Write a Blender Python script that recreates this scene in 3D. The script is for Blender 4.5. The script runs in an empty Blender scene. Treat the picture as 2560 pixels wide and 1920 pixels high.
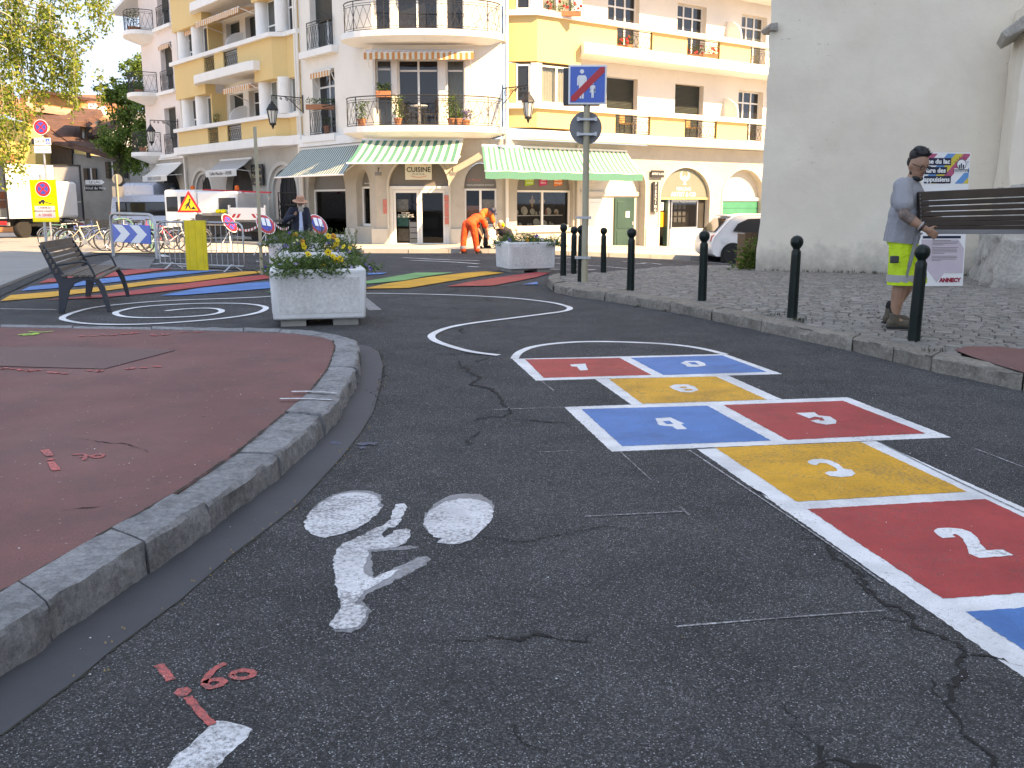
import bpy, bmesh, math, random
from math import sin, cos, pi, radians, sqrt, atan2
from mathutils import Vector, Matrix, noise
random.seed(11)
sc = bpy.context.scene
COL = sc.collection
# ------------------------------------------------------------ camera, sky, sun, exposure
FPX, HOR, CAMH = 2400.0, 500.0, 1.40           # focal length and horizon in photograph pixels, eye height
PITCH = math.atan((960 - HOR) / FPX)
cam = bpy.data.cameras.new('camera'); cam.sensor_width = 36; cam.sensor_fit = 'HORIZONTAL'
cam.lens = 36 * FPX / 2560; cam.clip_start = .05; cam.clip_end = 2000
camo = bpy.data.objects.new('camera', cam); COL.objects.link(camo)
camo.location = (0, 0, CAMH); camo.rotation_euler = (pi / 2 - PITCH, 0, 0); sc.camera = camo
SUN_AZ, SUN_EL = radians(34), radians(40)       # azimuth measured from +X towards -Y
SUNV = Vector((cos(SUN_EL) * cos(SUN_AZ), -cos(SUN_EL) * sin(SUN_AZ), sin(SUN_EL)))
w = bpy.data.worlds.new('World'); sc.world = w; w.use_nodes = True
nt = w.node_tree; bg = nt.nodes['Background']
sky = nt.nodes.new('ShaderNodeTexSky'); sky.sky_type = 'NISHITA'; sky.sun_disc = False
sky.sun_elevation = SUN_EL; sky.sun_rotation = radians(90) + SUN_AZ
sky.air_density = 1.0; sky.dust_density = 0.; sky.ozone_density = 4.
tcw = nt.nodes.new('ShaderNodeTexCoord'); upv = nt.nodes.new('ShaderNodeVectorMath'); upv.operation = 'ADD'; upv.inputs[1].default_value = (0, 0, .65)   # clear mountain air: no milky band at the horizon
nrm = nt.nodes.new('ShaderNodeVectorMath'); nrm.operation = 'NORMALIZE'; nt.links.new(tcw.outputs['Generated'], upv.inputs[0]); nt.links.new(upv.outputs[0], nrm.inputs[0]); nt.links.new(nrm.outputs[0], sky.inputs[0])
nt.links.new(sky.outputs[0], bg.inputs[0]); bg.inputs[1].default_value = .15
sun = bpy.data.lights.new('sun', 'SUN'); sun.energy = 2.0; sun.angle = radians(.53); sun.color = (1, .93, .82)
suno = bpy.data.objects.new('sun', sun); COL.objects.link(suno)
suno.rotation_euler = SUNV.to_track_quat('Z', 'Y').to_euler(); suno.location = SUNV * 60
sc.view_settings.view_transform = 'Standard'; sc.view_settings.look = 'None'
sc.view_settings.gamma = 1; sc.view_settings.exposure = 2.7
sc.view_settings.use_white_balance = True; sc.view_settings.white_balance_temperature = 14500; sc.view_settings.white_balance_tint = 19   # phone white balance set for the shade
try: sc.view_settings.use_curve_mapping = False
except Exception: pass
sc.cycles.max_bounces = 6; sc.cycles.diffuse_bounces = 4; sc.cycles.glossy_bounces = 3
sc.cycles.transparent_max_bounces = 12; sc.cycles.transmission_bounces = 4
try: sc.cycles.use_denoising = True
except Exception: pass

# ------------------------------------------------------------ projection helpers (photograph pixel -> place)
CP, SP = cos(PITCH), sin(PITCH)
def ray(u, v):
    x = (u - 1280) / FPX; y = (960 - v) / FPX
    return Vector((x, CP + y * SP, -SP + y * CP))
def zt(x, y):                                    # lie of the land: level near, falling gently to the far corner
    t = min(1, max(0, (y - 12) / 18.)); t = t * t * (3 - 2 * t)
    return -.012 * max(0, min(y, 120) - 12) - t * .04 * max(0, min(x, 14))
def G(u, v, off=0., lift=0.):
    r = ray(u, v); z = off
    for _ in range(40):
        t = (z - CAMH) / r.z; x, y = r.x * t, r.y * t; z = .5 * z + .5 * (zt(x, y) + off)
    return Vector((x, y, zt(x, y) + off + lift))
def AT(u, v, Y):
    r = ray(u, v); t = Y / r.y
    return Vector((r.x * t, Y, CAMH + r.z * t))
def zoomer(s, ox, oy): return lambda x, y: (ox + x / s, oy + y / s)

# ------------------------------------------------------------ materials
MATS = {}
def nd(t, k, **kw):
    n = t.nodes.new(k)
    for a, b in kw.items(): setattr(n, a, b)
    return n
def ramp(t, fac, stops):
    r = nd(t, 'ShaderNodeValToRGB'); t.links.new(fac, r.inputs[0]); e = r.color_ramp.elements
    while len(e) < len(stops): e.new(.5)
    for i, (p, c) in enumerate(stops):
        e[i].position = p; e[i].color = (c[0], c[1], c[2], 1) if hasattr(c, '__len__') else (c, c, c, 1)
    return r.outputs[0]
def noi(t, vec, scale, detail=4, rough=.55):
    n = nd(t, 'ShaderNodeTexNoise'); n.inputs['Scale'].default_value = scale; n.inputs['Detail'].default_value = detail
    n.inputs['Roughness'].default_value = rough; t.links.new(vec, n.inputs['Vector']); return n.outputs[0]
def vor(t, vec, scale, feature='F1', out='Distance'):
    n = nd(t, 'ShaderNodeTexVoronoi'); n.feature = feature; n.inputs['Scale'].default_value = scale
    t.links.new(vec, n.inputs['Vector']); return n.outputs[out]
def mixc(t, fac, a, b, mode='MIX'):
    m = nd(t, 'ShaderNodeMix'); m.data_type = 'RGBA'; m.blend_type = mode
    for s, x in ((0, fac), (6, a), (7, b)):
        if hasattr(x, 'links') or hasattr(x, 'is_linked'): t.links.new(x, m.inputs[s])
        elif s == 0: m.inputs[0].default_value = x
        else: m.inputs[s].default_value = (x[0], x[1], x[2], 1)
    return m.outputs[2]
def mth(t, op, a, b=None):
    m = nd(t, 'ShaderNodeMath'); m.operation = op
    for i, x in enumerate((a, b)):
        if x is None: continue
        if hasattr(x, 'is_linked'): t.links.new(x, m.inputs[i])
        else: m.inputs[i].default_value = x
    return m.outputs[0]
def base(name, rough=.7, metal=0., spec=.5):
    m = bpy.data.materials.new(name); m.use_nodes = True; t = m.node_tree
    p = t.nodes['Principled BSDF']; p.inputs['Roughness'].default_value = rough; p.inputs['Metallic'].default_value = metal
    p.inputs['Specular IOR Level'].default_value = spec
    tc = nd(t, 'ShaderNodeTexCoord'); return m, t, p, tc.outputs['Object']
def bump(t, p, h, strength, dist=.01):
    b = nd(t, 'ShaderNodeBump'); b.inputs['Strength'].default_value = strength; b.inputs['Distance'].default_value = dist
    t.links.new(h, b.inputs['Height']); t.links.new(b.outputs[0], p.inputs['Normal'])
def M(name, col, rough=.7, var=.10, scale=3., bmp=0., bscale=80., metal=0., spec=.5, dirt=0., rnd=0., bdist=.01):
    """plain surface with tone variation, optional grain relief, grime and per-object tone"""
    if name in MATS: return MATS[name]
    m, t, p, oc = base(name, rough, metal, spec)
    n = noi(t, oc, scale, 6, .6)
    lo = [c * (1 - var) for c in col]; hi = [min(1, c * (1 + var)) for c in col]
    c = ramp(t, n, [(.3, lo), (.7, hi)])
    if dirt:
        d = noi(t, oc, scale * 2.7, 8, .75)
        c = mixc(t, mth(t, 'MULTIPLY', ramp(t, d, [(.52, 0.), (.75, 1.)]), dirt), c, [x * .35 for x in col])
    if rnd:
        oi = nd(t, 'ShaderNodeObjectInfo')
        c = mixc(t, 1., c, ramp(t, oi.outputs['Random'], [(0, 1 - rnd), (1, 1.0)]), 'MULTIPLY')
    t.links.new(c, p.inputs['Base Color'])
    t.links.new(ramp(t, n, [(0, max(0, rough - .12)), (1, min(1, rough + .1))]), p.inputs['Roughness'])
    if bmp: bump(t, p, noi(t, oc, bscale, 5, .6), bmp, bdist)
    MATS[name] = m; return m
def asphalt_color(t, oc, base_c=.052, speck=1.):
    big = noi(t, oc, .35, 5, .6); mid = noi(t, oc, 2.2, 6, .65); fine = vor(t, oc, 230.)
    c = ramp(t, big, [(.3, (base_c * .80, base_c * .79, base_c * .80)), (.7, (base_c * 1.22, base_c * 1.2, base_c * 1.2))])
    c = mixc(t, .6, c, ramp(t, mid, [(.3, .62), (.7, 1.35)]), 'MULTIPLY')
    ccol = nd(t, 'ShaderNodeTexVoronoi'); ccol.inputs['Scale'].default_value = 230.; t.links.new(oc, ccol.inputs['Vector'])
    sep = nd(t, 'ShaderNodeSeparateColor'); t.links.new(ccol.outputs['Color'], sep.inputs[0])
    c = mixc(t, .75, c, ramp(t, sep.outputs[0], [(0., .42), (.5, .85), (.78, 1.4), (.92, 2.9)]), 'MULTIPLY')
    c2 = nd(t, 'ShaderNodeTexVoronoi'); c2.inputs['Scale'].default_value = 160.; t.links.new(oc, c2.inputs['Vector'])
    s2 = nd(t, 'ShaderNodeSeparateColor'); t.links.new(c2.outputs['Color'], s2.inputs[0])
    chip = mth(t, 'MULTIPLY', mth(t, 'GREATER_THAN', s2.outputs[1], .90), mth(t, 'LESS_THAN', c2.outputs['Distance'], .40))
    c = mixc(t, mth(t, 'MULTIPLY', chip, .8 * speck), c, (.46, .46, .47))
    dust = mth(t, 'MULTIPLY', ramp(t, noi(t, oc, .9, 7, .7), [(.55, 0.), (.8, 1.)]), .28)
    c = mixc(t, dust, c, (.12, .115, .11))
    return c, ccol.outputs['Distance'], mid
def mat_asphalt(name, b=.052):
    m, t, p, oc = base(name, .9, 0, .18)
    c, d, mid = asphalt_color(t, oc, b); t.links.new(c, p.inputs['Base Color'])
    bump(t, p, d, .8, .006); MATS[name] = m; return m
def mat_paint(name, col, worn=.35, old=0.):
    """road paint lying in the asphalt's grain, thin where traffic has worn it"""
    m, t, p, oc = base(name, .6, 0, .4)
    ac, d, mid = asphalt_color(t, oc, .066)
    n1 = noi(t, oc, 1.3, 6, .7); n2 = noi(t, oc, 55., 4, .7); n3 = noi(t, oc, 7., 6, .7)
    pc = ramp(t, noi(t, oc, 3., 5, .6), [(.3, [x * .88 for x in col]), (.7, [min(1, x * 1.06) for x in col])])
    wear = mth(t, 'ADD', mth(t, 'MULTIPLY', n1, .55), mth(t, 'ADD', mth(t, 'MULTIPLY', n2, .75), mth(t, 'MULTIPLY', n3, .35)))
    k = ramp(t, wear, [(.93 - worn * .32, 0.), (1.10 - worn * .32, 1.)])
    c = mixc(t, mth(t, 'MULTIPLY', k, .55 + .4 * old), pc, ac)
    pit = ramp(t, noi(t, oc, 210., 3, .6), [(.34, .45), (.45, 1.)]); c = mixc(t, .45, c, pit, 'MULTIPLY')
    c = mixc(t, .5, c, ramp(t, n3, [(.3, .78), (.65, 1.08)]), 'MULTIPLY')
    c = mixc(t, .55, c, ramp(t, noi(t, oc, 1.9, 7, .7), [(.36, .62), (.54, 1.04)]), 'MULTIPLY')
    t.links.new(c, p.inputs['Base Color']); bump(t, p, d, .6, .004)
    MATS[name] = m; return m
def mat_granite(name, a, b, rough=.8, bm=.9, stain=.4):
    m, t, p, oc = base(name, rough, 0, .3)
    oi = nd(t, 'ShaderNodeObjectInfo')
    n = noi(t, oc, 26., 8, .8); n2 = noi(t, oc, 2.6, 6, .65); sp = vor(t, oc, 130.)
    c = ramp(t, n, [(.3, a), (.7, b)])
    c = mixc(t, .6, c, ramp(t, n2, [(.3, .68), (.68, 1.12)]), 'MULTIPLY')
    c = mixc(t, .5, c, ramp(t, sp, [(.05, .55), (.5, 1.15)]), 'MULTIPLY')
    c = mixc(t, mth(t, 'MULTIPLY', ramp(t, noi(t, oc, 5., 8, .7), [(.5, 0.), (.72, 1.)]), stain), c, [x * .3 for x in a])
    c = mixc(t, .5, c, ramp(t, oi.outputs['Random'], [(0, .8), (1, 1.1)]), 'MULTIPLY')
    t.links.new(c, p.inputs['Base Color'])
    bump(t, p, mth(t, 'ADD', noi(t, oc, 38., 8, .75), mth(t, 'MULTIPLY', n2, 1.4)), bm, .012); MATS[name] = m; return m
def mat_glass(name, tint=(.03, .035, .04), refl=.5):
    m, t, p, oc = base(name, .03, 0, refl); p.inputs['Base Color'].default_value = (*tint, 1); p.inputs['IOR'].default_value = 1.55
    bump(t, p, noi(t, oc, .9, 2, .5), .06, .05); MATS[name] = m; return m
def mat_clear(name, tint=.86):
    m = bpy.data.materials.new(name); m.use_nodes = True; t = m.node_tree; t.nodes.clear()
    o = nd(t, 'ShaderNodeOutputMaterial'); mx = nd(t, 'ShaderNodeMixShader'); tr = nd(t, 'ShaderNodeBsdfTransparent')
    gl = nd(t, 'ShaderNodeBsdfGlossy'); gl.inputs['Roughness'].default_value = .02; fr = nd(t, 'ShaderNodeFresnel'); fr.inputs[0].default_value = 1.28
    tr.inputs[0].default_value = (tint, tint, tint, 1)
    t.links.new(fr.outputs[0], mx.inputs[0]); t.links.new(tr.outputs[0], mx.inputs[1]); t.links.new(gl.outputs[0], mx.inputs[2])
    t.links.new(mx.outputs[0], o.inputs[0]); MATS[name] = m; return m
def mat_leaf(name, cols, trans=.25):
    m, t, p, oc = base(name, .55, 0, .35)
    geo = nd(t, 'ShaderNodeNewGeometry')
    c = ramp(t, geo.outputs['Random Per Island'], [(i / max(1, len(cols) - 1), cc) for i, cc in enumerate(cols)])
    t.links.new(c, p.inputs['Base Color'])
    if trans:
        o = t.nodes['Material Output']; tl = nd(t, 'ShaderNodeBsdfTranslucent'); mx = nd(t, 'ShaderNodeMixShader'); mx.inputs[0].default_value = trans
        t.links.new(c, tl.inputs[0]); t.links.new(p.outputs[0], mx.inputs[1]); t.links.new(tl.outputs[0], mx.inputs[2]); t.links.new(mx.outputs[0], o.inputs[0])
    MATS[name] = m; return m

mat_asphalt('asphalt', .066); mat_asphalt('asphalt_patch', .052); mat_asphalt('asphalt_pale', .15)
mat_paint('paint_white', (.84, .84, .84), .12); mat_paint('paint_white_old', (.80, .80, .81), .5, .5); mat_paint('paint_grey_old', (.33, .33, .34), .5, .3)
mat_paint('paint_red', (.57, .048, .046), .2); mat_paint('paint_blue', (.010, .205, .52), .16); mat_paint('paint_yellow', (.94, .41, .022), .36)
mat_paint('paint_green', (.10, .42, .15), .2); mat_paint('paint_pink', (.88, .15, .13), .55, .4); mat_paint('paint_chalk', (.72, .72, .74), .8, .8); mat_paint('paint_lime', (.45, .75, .10), .5, .3)
mat_paint('paint_blue_faint', (.05, .13, .32), .9, .9)
mat_granite('granite', (.11, .11, .115), (.40, .395, .39), stain=.55); mat_granite('granite_brown', (.13, .105, .085), (.36, .32, .27), bm=1.); 
def mat_redpave():
    m, t, p, oc = base('red_asphalt', .85, 0, .3)
    n = noi(t, oc, .8, 7, .65); f = vor(t, oc, 110.)
    c = ramp(t, n, [(.28, (.165, .068, .062)), (.72, (.25, .102, .09))])
    c = mixc(t, .5, c, ramp(t, f, [(.05, .55), (.5, 1.2)]), 'MULTIPLY')
    c = mixc(t, mth(t, 'MULTIPLY', ramp(t, noi(t, oc, 1.7, 8, .75), [(.46, 0.), (.72, 1.)]), .6), c, (.105, .072, .068))
    c = mixc(t, mth(t, 'MULTIPLY', ramp(t, noi(t, oc, .5, 6, .6), [(.5, 0.), (.68, 1.)]), .35), c, (.30, .16, .14))
    v = nd(t, 'ShaderNodeTexVoronoi'); v.inputs['Scale'].default_value = 45.; t.links.new(oc, v.inputs['Vector'])
    s = nd(t, 'ShaderNodeSeparateColor'); t.links.new(v.outputs['Color'], s.inputs[0])
    c = mixc(t, mth(t, 'MULTIPLY', mth(t, 'MULTIPLY', mth(t, 'GREATER_THAN', s.outputs[0], .97), mth(t, 'LESS_THAN', v.outputs['Distance'], .25)), .7), c, (.4, .33, .3))
    t.links.new(c, p.inputs['Base Color']); bump(t, p, f, .4, .004); MATS['red_asphalt'] = m
mat_redpave()
def mat_cobble():
    m, t, p, oc = base('cobble', .75, 0, .35)
    geo = nd(t, 'ShaderNodeNewGeometry'); oi = nd(t, 'ShaderNodeObjectInfo')
    r = mth(t, 'FRACT', mth(t, 'ADD', geo.outputs['Random Per Island'], oi.outputs['Random']))
    c = ramp(t, r, [(0, (.17, .155, .135)), (.35, (.225, .205, .18)), (.7, (.28, .255, .225)), (.86, (.24, .20, .175)), (1, (.34, .315, .28))])
    c = mixc(t, .7, c, ramp(t, noi(t, oc, 9., 7, .7), [(.3, .6), (.7, 1.2)]), 'MULTIPLY')
    t.links.new(c, p.inputs['Base Color']); bump(t, p, noi(t, oc, 60., 6, .7), .6, .006); MATS['cobble'] = m
mat_cobble()
mat_glass('glass', (.02, .022, .025), .35); mat_glass('glass_mid', (.07, .075, .07), .4); mat_glass('glass_pale', (.16, .17, .15), .6); mat_clear('glass_clear', .80)
M('cream', (.80, .735, .655), .85, .05, .8, .12, 120, dirt=.11); M('pinkish', (.80, .685, .625), .85, .045, .8, .12, 120, dirt=.10)
M('yellow_render', (.76, .515, .235), .85, .035, .9, .12, 120, dirt=.04); M('white_render', (.82, .80, .765), .8, .045, 1., .08, 120, dirt=.17)
M('shop_stone', (.44, .405, .355), .85, .10, 1.3, .25, 90, dirt=.22); M('shop_stone_pale', (.54, .505, .45), .85, .08, 1.5, .2, 90, dirt=.2)
M('frame_white', (.78, .77, .74), .5, .03, 2.); M('shutter_dark', (.025, .035, .032), .5, .15, 3.); M('iron', (.018, .019, .021), .5, .2, 9., spec=.4)
M('door_green', (.02, .06, .045), .45, .12, 2.); M('metal_galv', (.42, .43, .44), .42, .14, 5., metal=.75); M('pole_beige', (.40, .345, .235), .55, .15, 3., .1, 40)
M('bollard_green', (.004, .012, .010), .32, .2, 6., spec=.28); M('black', (.012, .012, .013), .6, .2, 6.); M('dark_grey', (.05, .05, .053), .6, .15, 5.)
M('grey_mid', (.2, .2, .2), .6, .1, 5.); M('white_plain', (.82, .82, .81), .55, .03, 4.); M('white_vehicle', (.80, .80, .79), .25, .02, 1., spec=.6); M('soil', (.05, .035, .025), .95, .3, 20., .8, 60)
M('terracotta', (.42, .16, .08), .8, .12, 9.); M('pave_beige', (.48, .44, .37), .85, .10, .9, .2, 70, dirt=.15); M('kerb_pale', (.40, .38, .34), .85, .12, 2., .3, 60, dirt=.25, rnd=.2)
M('rubber', (.02, .02, .02), .75, .2, 20.); M('chrome', (.6, .6, .62), .22, .05, 5., metal=1.); M('red_sign', (.62, .02, .03), .4, .05, 4.); M('blue_sign', (.010, .125, .50), .4, .05, 4.)
M('yellow_sign', (.88, .72, .02), .45, .05, 3.); M('orange', (.85, .13, .02), .7, .08, 12.); M('concrete_white', (.72, .715, .70), .85, .08, 4., .5, 110, dirt=.28)

# ------------------------------------------------------------ mesh helpers
class MB:
    def __init__(s, T=None): s.v = []; s.f = []; s.m = []; s.T = T; s.mi = 0
    def add(s, vs, fs, mi=None, T=None):
        o = len(s.v); T = T if T is not None else s.T
        s.v += [tuple(T @ Vector(p)) if T is not None else tuple(p) for p in vs]
        s.f += [[o + i for i in q] for q in fs]; s.m += [s.mi if mi is None else mi] * len(fs); return s
    def box(s, x0, y0, z0, x1, y1, z1, mi=None, T=None):
        v = [(x, y, z) for z in (z0, z1) for y in (y0, y1) for x in (x0, x1)]
        return s.add(v, [(0, 2, 3, 1), (4, 5, 7, 6), (0, 1, 5, 4), (2, 6, 7, 3), (1, 3, 7, 5), (0, 4, 6, 2)], mi, T)
    def quad(s, a, b, c, d, mi=None): return s.add([a, b, c, d], [(0, 1, 2, 3)], mi)
    def poly(s, pts, mi=None): return s.add(pts, [tuple(range(len(pts)))], mi)
    def prism(s, pts, d, mi=None):                       # planar polygon swept along vector d
        n = len(pts); p = [Vector(q) for q in pts]; q = [a + Vector(d) for a in p]
        return s.add(p + q, [tuple(range(n))[::-1], tuple(range(n, 2 * n))] + [(i, (i + 1) % n, n + (i + 1) % n, n + i) for i in range(n)], mi)
    def bar(s, a, b, w, h=None, mi=None):                # rectangular bar between two points
        a, b = Vector(a), Vector(b); d = (b - a).normalized(); h = h or w
        u = d.cross(Vector((0, 0, 1))); u = u.normalized() if u.length > 1e-4 else Vector((1, 0, 0)); t = u.cross(d)
        vs = [p + u * (sx * w / 2) + t * (sy * h / 2) for p in (a, b) for sx, sy in ((-1, -1), (1, -1), (1, 1), (-1, 1))]
        return s.add(vs, [(3, 2, 1, 0), (4, 5, 6, 7), (0, 1, 5, 4), (1, 2, 6, 5), (2, 3, 7, 6), (3, 0, 4, 7)], mi)
    def tube(s, pts, r, n=8, mi=None, cap=True, closed=False):
        P = [Vector(p) for p in pts]; R = r if hasattr(r, '__len__') else [r] * len(P); vs = []; N = len(P)
        prev = None
        for i in range(N):
            if closed: d = P[(i + 1) % N] - P[i - 1]
            else: d = P[min(N - 1, i + 1)] - P[max(0, i - 1)]
            d.normalize()
            if prev is None:
                u = d.cross(Vector((0, 0, 1)));
                if u.length < 1e-3: u = d.cross(Vector((0, 1, 0)))
            else: u = prev - d * prev.dot(d)
            u.normalize(); prev = u; t = d.cross(u)
            vs += [P[i] + (u * cos(2 * pi * k / n) + t * sin(2 * pi * k / n)) * R[i] for k in range(n)]
        fs = []
        for i in range(N if closed else N - 1):
            j = (i + 1) % N
            fs += [(i * n + k, i * n + (k + 1) % n, j * n + (k + 1) % n, j * n + k) for k in range(n)]
        if cap and not closed: fs += [tuple(range(n))[::-1], tuple(range((N - 1) * n, N * n))]
        return s.add(vs, fs, mi)
    def lathe(s, prof, n=16, c=(0, 0, 0), mi=None, T=None):
        vs = []; fs = []
        for (r, z) in prof: vs += [(c[0] + r * cos(2 * pi * k / n), c[1] + r * sin(2 * pi * k / n), c[2] + z) for k in range(n)]
        m = len(prof)
        for i in range(m - 1): fs += [(i * n + k, i * n + (k + 1) % n, (i + 1) * n + (k + 1) % n, (i + 1) * n + k) for k in range(n)]
        fs += [tuple(range(n))[::-1], tuple(range((m - 1) * n, m * n))]
        return s.add(vs, fs, mi, T)
    def ball(s, c, r, n=12, m=8, mi=None, T=None):
        r = r if hasattr(r, '__len__') else (r, r, r)
        pr = [(max(.001, sin(pi * i / m)), -cos(pi * i / m)) for i in range(m + 1)]
        vs = []; fs = []
        for (q, z) in pr: vs += [(c[0] + r[0] * q * cos(2 * pi * k / n), c[1] + r[1] * q * sin(2 * pi * k / n), c[2] + r[2] * z) for k in range(n)]
        for i in range(m): fs += [(i * n + k, i * n + (k + 1) % n, (i + 1) * n + (k + 1) % n, (i + 1) * n + k) for k in range(n)]
        return s.add(vs, fs, mi, T)
    def disc(s, c, r, nrm=(0, -1, 0), n=28, th=.004, mi=None, r2=None):
        nv = Vector(nrm).normalized(); u = nv.cross(Vector((0, 0, 1))); u = u.normalized() if u.length > 1e-3 else Vector((1, 0, 0)); t = u.cross(nv) * -1
        p = [Vector(c) + u * r * cos(2 * pi * k / n) + t * (r2 or r) * sin(2 * pi * k / n) for k in range(n)]
        return s.prism(p, nv * th, mi)
    def build(s, name, mats, parent=None, smooth=0, bevel=0., seg=2):
        me = bpy.data.meshes.new(name); me.from_pydata(s.v, [], s.f)
        for x in (mats if isinstance(mats, (list, tuple)) else [mats]): me.materials.append(MATS[x] if isinstance(x, str) else x)
        if any(s.m): me.polygons.foreach_set('material_index', s.m)
        bm = bmesh.new(); bm.from_mesh(me); bmesh.ops.recalc_face_normals(bm, faces=bm.faces); bm.to_mesh(me); bm.free()
        return obj(name, me, parent, smooth, bevel, seg)
def split(mb, name, mats, parent=None, **kw):
    """build every separate piece of a mesh collection as an object of its own"""
    par = list(range(len(mb.v)))
    def find(i):
        while par[i] != i: par[i] = par[par[i]]; i = par[i]
        return i
    for f in mb.f:
        r = find(f[0])
        for j in f[1:]: par[find(j)] = r
    grp = {}
    for k, f in enumerate(mb.f): grp.setdefault(find(f[0]), []).append(k)
    res = []
    for ks in grp.values():
        ids = sorted({i for k in ks for i in mb.f[k]}); mp = {a: b for b, a in enumerate(ids)}; q = MB()
        q.v = [mb.v[i] for i in ids]; q.f = [[mp[i] for i in mb.f[k]] for k in ks]; q.m = [mb.m[k] for k in ks]; res.append(q.build(name, mats, parent, **kw))
    return res
WORLDP = set()
def obj(name, me, parent=None, smooth=0, bevel=0., seg=2):
    if smooth:
        me.shade_smooth(); me.set_sharp_from_angle(angle=radians(smooth))
    o = bpy.data.objects.new(name, me); COL.objects.link(o)
    if parent is not None:
        o.parent = parent
        if parent.name in WORLDP: o.matrix_parent_inverse = Matrix.Translation(parent.location).inverted()
    if bevel:
        b = o.modifiers.new('bevel', 'BEVEL'); b.width = bevel; b.segments = seg; b.limit_method = 'ANGLE'; b.angle_limit = radians(40)
        if not smooth: me.shade_smooth(); me.set_sharp_from_angle(angle=radians(45))
    return o
def tag(o, label=None, cat=None, group=None, kind=None):
    if label: o['label'] = label
    if cat: o['category'] = cat
    if group: o['group'] = group
    if kind: o['kind'] = kind
    return o
def thing(name, label, cat, loc=(0, 0, 0), rz=0., group=None, world=False, kind=None):
    o = bpy.data.objects.new(name, None); COL.objects.link(o); o.empty_display_size = .2
    o.location = loc; o.rotation_euler = (0, 0, rz)
    if world: WORLDP.add(o.name)
    return tag(o, label, cat, group, kind)
KIDS = {}
def kids(o): return [c for c in bpy.data.objects if c.parent == o]
def copy_tree(o, loc=None, rz=None, label=None, group=None, parent=None, mats=None, scale=None):
    c = o.copy(); COL.objects.link(c); c.parent = parent
    if loc is not None: c.location = loc
    if rz is not None: c.rotation_euler = (0, 0, rz)
    if scale is not None: c.scale = scale
    if label: c['label'] = label
    if group: c['group'] = group
    for ch in kids(o):
        if ch is not c: copy_tree(ch, parent=c)
    return c
def text(s, size, T, mat, name, parent=None, ext=.002, align='CENTER', sx=1., bold=0.):
    cu = bpy.data.curves.new(name, 'FONT'); cu.body = s; cu.size = size; cu.align_x = align; cu.align_y = 'CENTER'; cu.extrude = ext; cu.resolution_u = 2; cu.offset = bold
    tmp = bpy.data.objects.new('t', cu); COL.objects.link(tmp)
    dg = bpy.context.evaluated_depsgraph_get(); me = bpy.data.meshes.new_from_object(tmp.evaluated_get(dg)); bpy.data.objects.remove(tmp); bpy.data.curves.remove(cu)
    me.name = name; me.materials.clear(); me.materials.append(MATS[mat] if isinstance(mat, str) else mat)
    me.transform(Matrix.Scale(sx, 4, (1, 0, 0))); me.transform(T @ Matrix.Rotation(pi / 2, 4, 'X'))   # reads on a wall facing local -Y
    return obj(name, me, parent)
def frame(o, deg): return Matrix.Translation((o[0], o[1], 0)) @ Matrix.Rotation(radians(deg), 4, 'Z')
def sheet(pts, name, mat, parent=None, **kw): return MB().poly(pts).build(name, mat, parent)
def dens(P, closed=True, step=.6):
    out = []; n = len(P)
    for i in range(n if closed else n - 1):
        a, b = P[i], P[(i + 1) % n]; k = max(1, int((b - a).length / step)); out += [a.lerp(b, j / k) for j in range(k)]
    if not closed: out.append(P[-1])
    return out
def smooth_line(P, it=2):
    for _ in range(it):
        Q = [P[0]]
        for a, b in zip(P, P[1:]): Q += [a.lerp(b, .25), a.lerp(b, .75)]
        P = Q + [P[-1]]
    return P
def ribbon(P, wid, lift=0.004, off=0., jit=0., taper=False):
    """flat band of the given width on the ground along plan points"""
    L, R = [], []; n = len(P)
    for i in range(n):
        d = P[min(n - 1, i + 1)] - P[max(0, i - 1)]; d = Vector((d.x, d.y, 0)).normalized(); q = Vector((-d.y, d.x, 0))
        ww = wid * (1 + random.uniform(-jit, jit)) * (min(1., .15 + 2.2 * min(i, n - 1 - i) / n) if taper else 1)
        for S, sg in ((L, 1), (R, -1)):
            p = P[i] + q * (sg * ww / 2); S.append(Vector((p.x, p.y, zt(p.x, p.y) + off + lift)))
    return L + R[::-1], [(i, i + 1, 2 * n - 2 - i, 2 * n - 1 - i) for i in range(n - 1)]

# ------------------------------------------------------------ ground
def gsheet(P, name, mat, parent=None, lift=.0015, off=0., cell=1.2, kind=None, skirt=0.):
    """sheet cut to follow the lie of the land; skirt > 0 gives it side faces"""
    bm = bmesh.new(); vs = [bm.verts.new((p.x, p.y, 0)) for p in P]; bm.faces.new(vs)
    bmesh.ops.triangulate(bm, faces=bm.faces[:])
    far = max(p.y for p in P) > 11.5
    for _ in range(9 if far else 0):
        es = [e for e in bm.edges if e.calc_length() > cell]
        if not es: break
        bmesh.ops.subdivide_edges(bm, edges=es, cuts=1); bmesh.ops.triangulate(bm, faces=[f for f in bm.faces if len(f.verts) > 3])
    if skirt:
        be = [e for e in bm.edges if e.is_boundary]
        for v in bm.verts: v.co.z = zt(v.co.x, v.co.y) + off + lift
        r = bmesh.ops.extrude_edge_only(bm, edges=be)
        for v in [g for g in r['geom'] if isinstance(g, bmesh.types.BMVert)]: v.co.z -= skirt
    else:
        for v in bm.verts: v.co.z = zt(v.co.x, v.co.y) + off + lift + (.0006 * v.co.y if lift else 0)
    bmesh.ops.recalc_face_normals(bm, faces=bm.faces)
    me = bpy.data.meshes.new(name); bm.to_mesh(me); bm.free(); me.materials.append(MATS[mat])
    o = obj(name, me, parent)
    if kind: o['kind'] = kind
    return o
M('red_patch_dark', (.175, .092, .082), .85, .12, 2., .3, 110, dirt=.2)
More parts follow.
